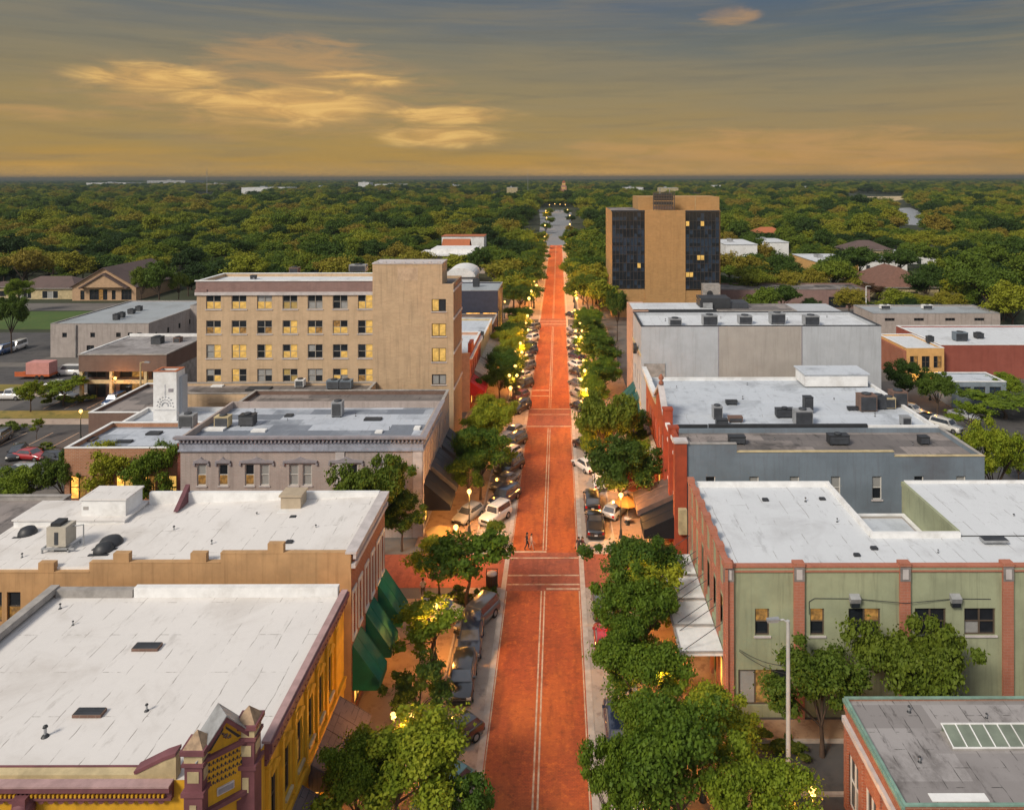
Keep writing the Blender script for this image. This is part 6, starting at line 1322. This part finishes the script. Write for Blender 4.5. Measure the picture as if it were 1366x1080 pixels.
car('suv', 'black', 5.3, 87.0, math.pi, 'black off-roader parked in front of the black pickup', G2)
car('hatch', 'white', 6.6, 92.6, math.pi, 'white hatchback under the dark tree past the black off-roaders', G2)
car('hatch', 'silver', 7.9, 84.6, 2.6, 'silver car beside the tall globe lamp on the right', G2)
car('sedan', 'red', 5.2, 60.8, math.pi, 'red saloon glimpsed between the street trees at right', G2)
car('sedan', 'grey', 5.3, 66.0, math.pi, 'grey saloon beside the near crossing, right kerb', G2)
car('suv', 'navy', 5.5, 51.4, math.pi, 'dark blue off-roader under the nearest right trees', G2)
car('sedan', 'white', 5.6, 46.2, math.pi, 'white saloon mostly hidden below the tree at front right', G2)
yy = 98.0
for i, c in enumerate(['white', 'black', 'black', 'silver', 'grey', 'black', 'white', 'navy', 'black', 'white', 'black', 'silver', 'black']):
    if 111 < yy < 122: yy = 123.0
    if 188 < yy < 203: yy = 206
    car(kd[(i + 1) % 4], c, 4.9 + .3 * (i % 2), yy, math.pi + .5, f'{c} car at the right kerb, {ORD[i]} beyond the white hatchback', G2); yy += 7.0
G3 = 'vehicles in the lots'
car('sedan', 'red', *at(40, 611), R(80), 'bright red saloon parked sideways in the left lot', G3)
car('hatch', 'black', *at(22, 608), R(20), 'black car just left of the bright red saloon', G3)
car('suv', 'black', *at(12, 640), R(85), 'black off-roader at the left edge below the red saloon', G3); car('sedan', 'grey', *at(30, 650), R(85), 'grey saloon nearest the tree at the left lot', G3); car('suv', 'silver', *at(40, 636), R(85), 'silver off-roader right of the black one in the left lot', G3)
car('hatch', 'black', *at(75, 615), R(70), 'black hatchback right of the bright red saloon', G3); car('suv', 'grey', *at(-4, 590), R(10), 'grey vehicle cut by the left frame edge', G3)
car('van', 'white', *at(93, 499), R(-90), 'white van parked behind the pink trailer', G3); car('sedan', 'white', *at(78, 516), R(90), 'white saloon beside the hedge near the colonnade', G3); car('sedan', 'grey', *at(85, 530), R(90), 'grey saloon under the light green lot trees', G3)
car('pickup', 'white', *at(12, 531), R(90), 'white pickup at the left frame edge by the dry grass', G3); car('van', 'blue', *at(4, 470), R(0), 'blue box van below the large brownish tree', G3); car('van', 'white', *at(22, 465), R(5), 'white van right of the blue box van', G3)
car('suv', 'blue', *at(152, 538), 0, 'blue car parked inside the dark colonnade', G3); car('suv', 'navy', *at(193, 537), 0, 'dark blue car in the colonnade bay nearest the white shaft', G3)
for i, (px, py, c, k) in enumerate([(1240, 565, 'black', 'sedan'), (1262, 575, 'white', 'suv'), (1232, 580, 'black', 'suv'), (1285, 560, 'silver', 'sedan'), (1310, 590, 'grey', 'suv'), (1215, 552, 'white', 'sedan')]): car(k, c, *at(px, py), .6, f'{c} {"saloon" if k == "sedan" else "off-roader"} in the lot beyond the white-roofed building, {ORD[i]} of six', G3)
# pink and orange trailer
x, y = at(60, 503); r = thing('box_trailer', 'pink box trailer on orange flat bed in the left lot', 'trailer', (x, y, .05)); b = MB(); b.box(-2.9, 1.5, -1.2, 1.2, 1.0, 3.2, mat('faded_pink_panel', (.55, .25, .22), .7, .12)); build('box', b, r); b = MB(); b.box(-5, 1.6, -1.25, 1.25, .6, .98, mat('orange_steel', (.5, .11, .03), .6, .15)); b.box(-5, -3, -1.25, -1.15, .98, 1.5, MATS['orange_steel']); build('bed', b, r)
for s in (-1, 1):
    for xx in (-.8, .2): b = MB(); b.cyl((xx, s * 1.0, .42), (xx, s * 1.27, .42), .42, .42, TYRE, 16); build('wheel', b, r)
# ------------------------------------------------------------------ people
SKIN = mat('skin', (.36, .20, .13), .6, .08); HAIR = mat('dark_hair', (.02, .014, .01), .7, .2)
def cloth(n, c): return mat('cloth_' + n, c, .85, .15, 5)
def person(x, y, rz, h, shirt, trou, label, stride=.25, swing=.3, hair=HAIR, z=.18, shoe=TRIM):
    k = h / 1.75; V = []; RAD = []; E_ = []; seg = []
    def jt(p, r, par=None, mm=None):
        V.append(tuple(c * k for c in p)); RAD.append(r * k)
        if par is not None: E_.append((par, len(V) - 1)); seg.append((par, len(V) - 1, mm))
        return len(V) - 1
    pel = jt((0, 0, .95), .145); wa = jt((0, 0, 1.1), .125, pel, shirt); ch = jt((0, -.01, 1.32), .155, wa, shirt); ne = jt((0, -.01, 1.47), .06, ch, shirt); hd0 = jt((0, -.02, 1.56), .075, ne, SKIN); hd = jt((0, -.03, 1.655), .098, hd0, SKIN); jt((0, -.03, 1.72), .07, hd, SKIN); jt((0, -.125, 1.62), .018, hd, SKIN)
    for s in (-1, 1):
        jt((s * .1, -.02, 1.63), .014, hd, SKIN)
        d = s * stride
        hp = jt((s * .09, 0, .9), .105, pel, trou); kn = jt((s * .1, -.5 * d - .03, .5), .068, hp, trou); an = jt((s * .1, -d * .85 + (.06 if d < 0 else 0), .09 + (.05 if d < 0 else 0)), .042, kn, trou); jt((s * .1, -d * .85 - .15, .045 + (.02 if d < 0 else 0)), .036, an, shoe)
        sh = jt((s * .19, 0, 1.4), .066, ch, shirt); el = jt((s * .24, s * swing * .35 + .02, 1.13), .046, sh, shirt); wr = jt((s * .25, s * swing - .06, .89), .03, el, SKIN); pa = jt((s * .25, s * swing - .075, .82), .034, wr, SKIN)
        for q, (dy, ln) in enumerate(((-.03, .07), (-.01, .085), (.01, .08), (.03, .065))): f1 = jt((s * .252, s * swing - .08 + dy, .80 - ln * .5), .010, pa, SKIN); jt((s * .245, s * swing - .085 + dy, .80 - ln), .008, f1, SKIN)
        jt((s * .235, s * swing - .125, .80), .010, pa, SKIN)
    me = bpy.data.meshes.new('person_frame'); me.from_pydata(V, E_, []); o = bpy.data.objects.new('person_frame', me); COL.objects.link(o)
    md = o.modifiers.new('skin', 'SKIN'); 
    if not me.skin_vertices: bpy.context.view_layer.objects.active = o
    lay = me.skin_vertices[0].data if me.skin_vertices else None
    if lay is None: raise RuntimeError('no skin layer')
    for i, rr in enumerate(RAD): lay[i].radius = (rr, rr)
    lay[0].use_root = True
    o.modifiers.new('sub', 'SUBSURF').levels = 1; o.modifiers['sub'].render_levels = 1
    dg = bpy.context.evaluated_depsgraph_get(); dg.update(); nm = bpy.data.meshes.new_from_object(o.evaluated_get(dg)); bpy.data.objects.remove(o)
    nm.materials.clear(); ml = [SKIN, shirt, trou, shoe]; [nm.materials.append(q) for q in ml]
    A = np.array([V[a] for a, b_, c in seg]); B = np.array([V[b_] for a, b_, c in seg]); AB = B - A; LL = (AB ** 2).sum(1) + 1e-9
    for p in nm.polygons:
        c = np.array(p.center); t = np.clip(((c - A) * AB).sum(1) / LL, 0, 1); j = int(np.argmin(((A + AB * t[:, None] - c) ** 2).sum(1))); p.material_index = ml.index(seg[j][2]); p.use_smooth = True
    nm.name = 'person'; r = tag(link('person', nm, None, (x, y, z), rz), label, 'person')
    b = MB(); b.lathe((0, -.015 * k, 1.66 * k), [(.112 * k, -.02 * k), (.115 * k, .03 * k), (.09 * k, .085 * k), (.03 * k, .108 * k)], hair, 12); b.box(-.09 * k, .09 * k, .03 * k, .095 * k, 1.55 * k, 1.68 * k, hair); build('hair', b, r)
    return r
C_ = cloth
x, y = at(702, 734); person(x, y, R(95), 1.78, C_('black', (.02, .02, .022)), C_('black', (.02, .02, .022)), 'person in black crossing the brick road, left of the pair', z=.07)
x, y = at(708, 734); person(x, y, R(92), 1.68, C_('pale', (.5, .36, .30)), C_('blush', (.42, .26, .2)), 'person in pale clothes crossing the brick road beside one in black', z=.07, stride=-.25)
x, y = at(771, 740); person(x, y, R(-20), 1.78, C_('dark', (.035, .025, .025)), C_('dark', (.035, .025, .025)), 'person in dark clothes waiting at the right crossing kerb', z=.06, stride=.12)
x, y = at(776, 739); person(x, y, R(-60), 1.72, C_('maroon', (.10, .03, .03)), C_('white', (.55, .5, .45)), 'person in white trousers at the right crossing kerb', z=.06, stride=.15)
x, y = at(563, 799); person(x, y, R(10), 1.76, C_('white', (.5, .52, .56)), C_('dark', (.035, .025, .025)), 'person in white top walking past the farthest green awning')
x, y = at(522, 876); person(x, y, R(190), 1.7, C_('maroon', (.10, .03, .03)), C_('black', (.02, .02, .022)), 'person in maroon top by the nearest green awning')
x, y = at(528, 872); person(x, y, R(150), 1.66, C_('pale', (.5, .36, .30)), C_('dark', (.035, .025, .025)), 'person in pale top beside one in maroon near the green awning')
# ------------------------------------------------------------------ pavement furniture
x, y = at(655, 786); r = thing('litter_bin', 'dark slatted litter bin with round pale lid on the near left crossing corner', 'litter bin', (x, y, .18)); b = MB(); b.lathe((0, 0, 0), [(.42, 0), (.5, .1), (.5, 1.2), (.44, 1.25)], mat('dark_brown_slats', (.05, .02, .014), .7, .3, 6), 14)
for q in range(14): t = q * 2 * math.pi / 14; b.box(.5 * math.cos(t) - .03, .5 * math.cos(t) + .03, .5 * math.sin(t) - .03, .5 * math.sin(t) + .03, .1, 1.2, IRON)
build('body', b, r); b = MB(); b.lathe((0, 0, 1.26), [(.5, 0), (.46, .1), (.3, .2), (.05, .24)], PALEST, 14); build('lid', b, r); b = MB(); b.tube([(-.5, 0, 1.2), (-.5, 0, 1.75), (.5, 0, 1.75), (.5, 0, 1.2)], .04, IRON); build('hood_frame', b, r)
for i, (x, y, m, lab) in enumerate([(9.0, 82.5, mat('amber_canvas', (.55, .26, .05), .7, .1), 'amber patio umbrella lit from beneath by the brown canopy'), (9.6, 89.5, REDA, 'dark red patio umbrella behind the brown canopy'), (10.4, 86.6, mat('rust_canvas', (.35, .10, .05), .7, .1), 'rust coloured patio umbrella next to the amber one'), (-10.6, 75.6, mat('amber_canvas', (.55, .26, .05)), 'amber patio umbrella on the pavement by the black canvas awning')]):
    r = thing('patio_umbrella', lab, 'umbrella', (x, y, .17)); b = MB(); n = 8; top = (0, 0, 2.9); vs = [top] + [(1.35 * math.cos(2 * math.pi * q / n), 1.35 * math.sin(2 * math.pi * q / n), 2.3) for q in range(n)] + [(1.35 * math.cos(2 * math.pi * q / n), 1.35 * math.sin(2 * math.pi * q / n), 2.12) for q in range(n)]
    b.poly(vs, [(0, 1 + q, 1 + (q + 1) % n) for q in range(n)] + [(1 + q, 1 + n + q, 1 + n + (q + 1) % n, 1 + (q + 1) % n) for q in range(n)], m); build('canopy', b, r); b = MB(); b.cyl((0, 0, 0), (0, 0, 2.95), .03, .025, CREAM, 8); b.lathe((0, 0, 0), [(.35, 0), (.35, .08), (.1, .14)], DARK, 12); build('pole', b, r)
    r2 = thing('cafe_table', f'round cafe table under the {lab.split(" lit")[0].split(" behind")[0].split(" next")[0].split(" by the black")[0]}', 'table', (x + .0, y - .55, .17)); b = MB(); b.lathe((0, 0, .7), [(.42, 0), (.42, .04)], PALEST, 14); build('table_top', b, r2); b = MB(); b.cyl((0, 0, .02), (0, 0, .7), .04, .04, IRON, 8); b.lathe((0, 0, 0), [(.26, 0), (.26, .03)], IRON, 10); build('pedestal', b, r2)
# service cables from the tall post to the sage green pilaster
px_, py_ = at(1050, 1062)
for k, (z0, z1) in enumerate(((8.0, 5.0), (7.5, 4.9))):
    b = MB(); A = Vector((px_, py_, z0)); B = Vector((14.1, 52.5, z1)); P_ = [A.lerp(B, t / 10) - Vector((0, 0, 1.0 * (t / 10) * (1 - t / 10))) for t in range(11)]; b.tube(P_, .02, DARK, 5); tag(build('service_cable', b), f'{"upper" if k == 0 else "lower"} black cable slung from the tall post to the sage green corner', 'cable')
# ------------------------------------------------------------------ rooftop plant
def ac(x, y, z, w, d, h, label, m=GALV, fan=True, name='rooftop_unit'):
    r = thing(name, label, 'air conditioner', (x, y, z)); b = MB(); b.box(-w / 2, w / 2, -d / 2, d / 2, .14, h, m); b.box(-w / 2 - .03, w / 2 + .03, -d / 2 - .03, d / 2 + .03, h + .003, h + .06, m); build('casing', b, r)
    b = MB()
    n = max(4, int(h / .12))
    for k in range(n): zz = .22 + (h - .35) * k / n; b.prism([(-d / 2 - .05, zz), (-d / 2 - .003, zz + .05), (-d / 2 - .003, zz)], 'x', -w / 2 + .1, w / 2 - .1, LOUV)
    b.box(-w / 2 + .08, w / 2 - .08, -d / 2 - .002, -d / 2 - .0005, .2, h - .1, LOUV); build('louvre', b, r)
    if fan: b = MB(); b.lathe((0, 0, h + .062), [(min(w, d) * .36, 0), (min(w, d) * .38, .14), (min(w, d) * .2, .15)], LOUV, 14); build('fan', b, r)
    b = MB()
    for s in (-1, 1): b.box(s * w * .38 - .06, s * w * .38 + .06, -d / 2, d / 2, 0, .138, DARK)
    build('skid', b, r); return r
def onroof(px, py, z): return at(px, py, z)
for px, py, z, w, d, h, lab, m in [
 (450, 554, 10.0, 1.2, 1.2, 1.7, 'tall grey plant box with dark louvre on the patched slate roof', GALV), (330, 566, 10.0, 1.7, 1.1, 1.2, 'dark boxy unit on the patched slate roof, third from the left', DARK), (297, 568, 10.0, 1.6, 1.1, 1.2, 'pale boxy unit second from left on the patched slate roof', CREAM), (250, 568, 10.0, 1.7, 1.1, 1.4, 'grey unit at the left end of the patched slate roof', GALV),
 (900, 434, 15.9, 1.8, 1.4, 1.0, 'grey unit on the stucco block roof, nearest the street', GALV), (946, 434, 15.9, 2.2, 1.5, 1.5, 'grey unit second from the street on the stucco block roof', GALV), (993, 432, 15.9, 2.0, 1.5, 1.2, 'grey unit in the middle of the stucco block roof', GALV), (1036, 432, 15.9, 2.2, 1.5, 1.6, 'grey unit fourth along the stucco block roof', GALV), (1081, 434, 15.9, 2.2, 1.5, 1.4, 'grey unit farthest from the street on the stucco block roof', GALV),
 (1077, 551, 10.0, 1.0, 1.0, 1.9, 'tall black plant box in the middle of the white roof', DARK), (1046, 557, 10.0, 2.1, .9, 1.0, 'long low black unit in the middle of the white roof', DARK), (1070, 566, 10.0, 2.0, 1.2, 1.6, 'pale grey unit beside the long low black unit', GALV), (956, 558, 10.0, 1.1, 1.0, 1.4, 'grey unit nearest the street on the white roof', GALV), (980, 563, 10.0, 1.6, .8, .6, 'brownish low unit next to the one nearest the street on the white roof', BRNB), (962, 568, 10.0, 1.3, .8, .7, 'low dark unit before the grey one on the white roof', DARK), (975, 540, 10.0, 1.4, .6, .5, 'thin dark unit at the back of the white roof', DARK),
 (1155, 548, 10.0, 2.0, 1.5, 1.9, 'brown boxy unit left of the cluster by the roof house', BRNB), (1170, 545, 10.0, 1.6, 1.4, 1.5, 'dark unit in the cluster by the roof house', LOUV), (1185, 545, 10.0, 1.2, 1.2, 1.3, 'cream unit in the cluster by the roof house', CREAM), (1197, 542, 10.0, 1.8, 1.5, 1.8, 'brown boxy unit at the right of the cluster by the roof house', BRNB), (1207, 568, 10.0, 1.0, .9, 1.0, 'blue grey unit near the right edge of the white roof', GALV), (1137, 548, 10.0, 1.3, .5, .4, 'small black vent hood left of the roof house cluster', DARK),
 (982, 592, 10.05, 1.7, .9, .8, 'black box at the street end of the dark bitumen roof', DARK), (1117, 593, 10.05, 2.1, 1.0, 1.0, 'black box in the middle of the dark bitumen roof', DARK), (1231, 593, 10.05, 1.0, .8, .8, 'black box at the right end of the dark bitumen roof', DARK),
 (445, 517, 9.3, 1.8, 1.2, 1.1, 'blue grey unit on the annex roof, left of a pair', BLUEW), (461, 517, 9.3, 1.7, 1.2, 1.1, 'blue grey unit on the annex roof, right of a pair', BLUEW), (400, 515, 9.3, 1.2, 1.0, 1.0, 'white unit on the annex roof before the lit windows', WHITE),
 (478, 362, 23.3, 2.6, 1.6, 1.1, 'grey plant unit on the five-storey roof beside the stair tower', GALV), (393, 364, 23.3, 1.4, 1.2, .9, 'small brown unit in the middle of the five-storey roof', BRNB), (338, 371, 23.3, .8, .6, .5, 'small dark vent box at the edge of the five-storey roof', DARK),
 (210, 458, 7.9, 1.8, 1.4, 1.4, 'dark unit on the brown bank block roof', DARK), (237, 456, 7.9, 1.2, 1.2, 1.0, 'brown unit by the back of the brown bank block roof', BRNB),
 (155, 425, 7.1, 1.2, 1.0, 1.2, 'dark unit on the long warehouse roof, nearest', DARK), (162, 422, 7.1, 1.2, 1.0, 1.1, 'dark unit on the long warehouse roof, second', DARK), (175, 417, 7.1, 1.4, 1.0, 1.0, 'dark unit on the long warehouse roof, third', DARK), (185, 413, 7.1, 1.3, 1.0, 1.0, 'dark unit on the long warehouse roof, farthest', DARK),
 (1280, 455, 6.2, 2.4, 1.6, 1.6, 'blue grey unit on the red brick store roof', BLUEW), (1305, 452, 6.2, 1.4, 1.4, 1.0, 'black vent on the red brick store roof', DARK), (1240, 458, 6.2, 1.2, 1.0, 1.2, 'dark unit at the yellow end of the red brick store roof', DARK),
 (1236, 413, 5.2, 2.4, 1.2, 1.0, 'white unit on the block wall building roof, middle', WHITE), (1180, 413, 5.2, 2.4, 1.2, 1.0, 'white unit on the block wall building roof, left', WHITE), (1318, 413, 5.2, 1.0, 1, 1.2, 'white vent on the block wall building roof, right end', WHITE),
 (640, 452, 7.3, 1.4, 1.2, 1.3, 'dark vent on the pale roof of the cream canopy shop', DARK), (635, 382, 11.0, 1.6, 1.2, 1.8, 'dark vent stack on the navy building roof', DARK)]:
    x, y = onroof(px, py, z); ac(x, y, z, w, d, h, lab, m, fan=h > .8 and w > 1)
# the boxes on the stepped tan building
def roofz(x, y):  # its roof falls from the street to the back lane
    return 10.63 + (x + 41.5) / 28.2 * (11.55 - 10.63)
x, y = -34.6, 60.6; r = thing('roof_house', 'white boxy roof house on the stepped tan building', 'roof house', (x, y, 10.85)); b = MB(); b.box(-1.75, 1.75, -1.2, 1.2, 0, 1.75, WHITE); build('wall', b, r); b = MB(); b.box(-1.85, 1.85, -1.3, 1.3, 1.753, 1.88, RWHITE); build('roof', b, r); b = MB(); b.box(-1.6, -1.2, -1.23, -1.202, 1.0, 1.25, GREYC); build('vent', b, r)
x, y = -20.1, 61.0; r = thing('roof_cooler', 'squat tan box with overhanging lid on the white roof above the red brick front', 'roof cooler', (x, y, 11.3)); b = MB(); b.box(-.8, .8, -.7, .7, 0, 1.15, mat('tan_metal', (.42, .34, .24), .7, .12)); build('casing', b, r); b = MB(); b.box(-.92, .92, -.82, .82, 1.153, 1.3, MATS['tan_metal']); build('lid', b, r); b = MB(); b.box(-.85, .85, -1.4, -.702, 0, .18, WHITE); b.box(-1.9, -.9, -.9, -.3, 0, .06, GREYC); b.box(.95, 2.0, -.5, .3, 0, .06, GREYC); build('kerb', b, r)
x, y = onroof(81, 731, 10.8); r = thing('cooling_tower', 'cream cooling unit raised on a steel stand on the white roof', 'cooling unit', (x, y, 10.72)); b = MB(); b.box(-.7, .7, -.6, .6, .55, 1.95, mat('cream_metal', (.44, .40, .33), .7, .12)); build('casing', b, r); b = MB(); b.box(-.12, .15, -.63, -.602, .7, 1.6, LOUV); b.box(-.5, .2, -.45, .45, 1.953, 2.2, DARK); build('duct', b, r); b = MB()
for s in (-1, 1): b.box(s * .95 - .05, s * .95 + .05, -.75, .75, .38, .5, GALV); [b.box(s * .95 - .05, s * .95 + .05, t * .7 - .05, t * .7 + .05, 0, .378, GALV) for t in (-1, 1)]
b.box(-.9, 1.4, -.75, -.65, .39, .52, GALV); b.tube([(.75, .2, 1.7), (1.5, .2, 1.8), (1.5, .2, 0)], .05, GALV); build('stand', b, r)
for i, (px, py, s, lab) in enumerate([(147, 726, 1.0, 'black domed vent on the stepped building roof, larger one'), (137, 735, .8, 'black domed vent on the stepped building roof, smaller one'), (36, 708, .8, 'black domed vent beside the cooling unit stand')]):
    x, y = onroof(px, py, 10.9); r = thing('domed_vent', lab, 'roof vent', (x, y, roofz(x, y) - .02)); b = MB(); b.lathe((0, 0, 0), [(.85 * s, 0), (.82 * s, .25), (.6 * s, .55), (.2 * s, .68)], DARK, 16); build('dome', b, r); b = MB(); b.box(-.9 * s, .9 * s, -.9 * s, -.6 * s, 0, .1, DARK); build('curb', b, r)
for i, (px, py, z, w, d, lab, m) in enumerate([(195, 863, 10.09, 1.55, .62, 'brown slatted hatch on the yellow building roof, farther one', BRNB), (118, 951, 10.09, 1.5, .55, 'brown slatted hatch on the yellow building roof, nearer one', BRNB), (1020, 668, 10.31, .5, .35, 'small dark vent on the sage green building roof beyond the notch', DARK), (1142, 742, 10.31, .45, .25, 'small dark vent near the front edge of the sage roof', DARK), (1325, 722, 10.5, 1.9, .7, 'grey louvred hatch on the right wing of the sage roof', GALV), (1096, 667, 10.3, .5, .3, 'small dark drain beside the roof notch', DARK), (1165, 733, 10.31, .5, .3, 'drain scupper right of the roof notch', DARK), (390, 693, 11.2, .5, .35, 'black pipe boot on the stepped building roof, left', DARK), (385, 727, 11.2, .5, .35, 'black pipe boot on the stepped building roof, near the parapet', DARK), (83, 735, 10.75, 1.1, .3, 'dark mat on the stepped building roof before the stand', DARK), (505, 576, 10.02, .8, .7, 'white hatch on the patched slate roof', WHITE), (497, 559, 10.02, 2.0, .9, 'dark skylight well on the patched slate roof', DARK), (556, 571, 10.02, .7, 1.0, 'white hatch at the street edge of the patched slate roof', WHITE), (385, 554, 10.02, .9, .8, 'black hatch on the left of the patched slate roof', DARK), (285, 572, 10.02, 2.4, 1.0, 'white sheet of roofing at the left of the patched slate roof', WHITE), (345, 574, 10.02, 1.6, .8, 'white sheet of roofing beside the dark unit', WHITE), (118, 585, 8.15, 1.5, 1.2, 'dark hatch on the orange brick shop roof, left', BRNB), (205, 577, 8.15, 1.6, 1.0, 'dark hatch on the orange brick shop roof, right', DARK), (165, 588, 8.15, 1.8, .6, 'dark strip vent on the orange brick shop roof, middle', DARK), (430, 525, 9.28, 2.8, 1.0, 'white sheet lying on the annex roof', WHITE), (345, 518, 9.28, 3.2, 1.6, 'dark tarpaulin heap on the annex roof', DARK), (290, 514, 9.28, 1.6, .9, 'white skylight on the annex roof, left end', WHITE)]):
    x, y = onroof(px, py, z)
    if y < 63 and -41 < x < -13 and y > 52: z = roofz(x, y) + .005
    r = thing('roof_hatch', lab, 'roof hatch', (x, y, z)); b = MB(); b.box(-w / 2, w / 2, -d / 2, d / 2, -.02, .16, m); build('frame', b, r); b = MB(); n = 5
    for k in range(n): yy = -d / 2 + d * (k + .5) / n; b.box(-w / 2 + .05, w / 2 - .05, yy - d / n * .34, yy + d / n * .34, .163, .19, LOUV if m not in (WHITE,) else WHITE)
    build('slats', b, r)
# short vent pipes standing about the flat roofs
pv0 = None
for who, z, spots in (('yellow building', 10.08, ((-24.3, 37.6), (-20.2, 39.4), (-29, 47), (-31, 48.8))), ('stepped building', None, ((-17, 57), (-24, 55), (-22.5, 59.5), (-28, 57.4), (-37.2, 54))), ('sage green building', 10.3, ((22.6, 64.2), (23.9, 60.4), (29.5, 55.4), (38.5, 61))), ('slate blue building', 10.05, ((18.5, 78), (24.5, 80), (31, 79), (38.5, 78.4))), ('white roof beyond', 10.0, ((20, 86), (24.8, 95), (30.5, 90.4), (36, 94), (38.6, 88), (17.2, 100), (27, 101.5))), ('stucco block', 15.9, ((18, 116), (27, 118), (37, 116.5), (44, 118.8))), ('patched slate roof', 10.0, ((-17.5, 84), (-22.5, 88.5), (-30, 87), (-35, 90))), ('grey felt roof', 6.38, ((21, 40.6), (22.2, 44.4), (26.5, 43.9)))):
    for x, y in spots:
        zz = roofz(x, y) - .03 if z is None else z - .03
        lab = f'short vent pipe on the {who}, one of several alike'
        if pv0 is None:
            pv0 = thing('vent_pipe', lab, 'vent pipe', (x, y, zz), 0, 'short vent pipes on the flat roofs'); b = MB(); b.cyl((0, 0, 0), (0, 0, .5), .07, .07, GALV, 8); b.lathe((0, 0, .5), [(.13, 0), (.1, .08), (.02, .13)], DARK, 8); build('pipe', b, pv0); b = MB(); b.lathe((0, 0, 0), [(.2, .031), (.18, .06), (.09, .16)], DARK, 10); build('boot', b, pv0)
        else: copy_tree(pv0, (x, y, zz), rng.random(), lab, rng.uniform(.45, .75))
# ridge skylight on the grey felt roof
SKG = glassmat('green_wired_glass', (.17, .20, .155), .3)
r = thing('roof_skylight', 'long green glazed skylight with white bars on the grey felt roof', 'skylight', (23.2, 41.4, 6.32)); b = MB(); b.box(0, 6.4, 0, 1.35, 0, .16, GREYC); build('curb', b, r)
b = MB(); b.face([(.06, .04, .2), (6.34, .04, .2), (6.34, 1.3, .55), (.06, 1.3, .55)], SKG); b.face([(.06, 1.31, .16), (6.34, 1.31, .16), (6.34, 1.31, .55), (.06, 1.31, .55)], SKG); build('glazing', b, r)
b = MB()
for k in range(9): x = .06 + k * .785; b.prism([(.03, .2), (1.32, .56), (1.32, .60), (.03, .24)], 'x', x - .03, x + .03, WHITE)
b.box(.02, 6.38, 1.3, 1.36, .55, .62, WHITE); b.box(.02, 6.38, .0, .04, .16, .24, WHITE); build('glazing_bars', b, r)
# skyline masts and the tower at the end of the avenue
for px, d, h, lab in ((276, 1450, 56, 'thin lattice mast on the far left skyline'), (704, 1450, 50, 'thin lattice mast on the skyline just left of the avenue')):
    r = thing('radio_mast', lab, 'mast', (pxx(px, d), d, 0)); b = MB()
    for q in range(3): t = q * 2.094; b.cyl((1.0 * math.cos(t), 1.0 * math.sin(t), 0), (.3 * math.cos(t), .5 * math.sin(t), h), .2, .15, GALV, 5)
    for q in range(16): z = h * q / 16; b.lathe((0, 0, z), [(1.1 - .6 * q / 16, 0), (1.1 - .6 * q / 16, .5)], GALV, 3)
    build('lattice', b, r); b = MB(); b.cyl((0, 0, h), (0, 0, h + 6), .25, .1, GALV, 5); build('aerial', b, r)
d = 1300; r = thing('brick_tower', 'pale pink stepped tower at the end of the avenue', 'tower', (pxx(752, d), d, 0)); b = MB(); PK = mat('pink_stone', (.42, .22, .15), .9, .15); b.box(-7, 7, 0, 12, 0, 18, PK); b.box(-5, 5, 1, 11, 18.01, 25, PK); b.box(-3, 3, 3, 9, 25.01, 31, PK); build('shaft', b, r); b = MB(); b.prism([(-3.4, 31.02), (3.4, 31.02), (0, 35)], 'y', 2.6, 9.4, TERRA); build('roof', b, r)
b = MB()
for z in (20, 27): [b.box(x - .7, x + .7, (1 if z < 25 else 3) - .15, (1 if z < 25 else 3) - .02, z, z + 2.4, LIT) for x in (-2, 0, 2)]
build('window', b, r)
# ------------------------------------------------------------------ air
hz = MB(); hz.box(-13900, 13900, -310, 14100, -1.0, 66.0, GALV); hm = bpy.data.materials.new('haze_air'); hm.use_nodes = True; t = NT(hm.node_tree); t.n.clear()
pv = t.new('ShaderNodeVolumePrincipled'); pv.inputs['Color'].default_value = (.19, .235, .255, 1); pv.inputs['Density'].default_value = 0.00018; pv.inputs['Anisotropy'].default_value = 0.1
mo = t.new('ShaderNodeOutputMaterial'); t.l.new(pv.outputs[0], mo.inputs['Volume'])
me = hz.mesh('haze'); me.materials.clear(); me.materials.append(hm); tag(link('haze', me), kind='stuff')
S.cycles.volume_bounces = 0; S.cycles.max_bounces = 5; S.cycles.diffuse_bounces = 3; S.cycles.transparent_max_bounces = 4; S.cycles.use_denoising = True
S.cycles.sample_clamp_indirect = 6.0
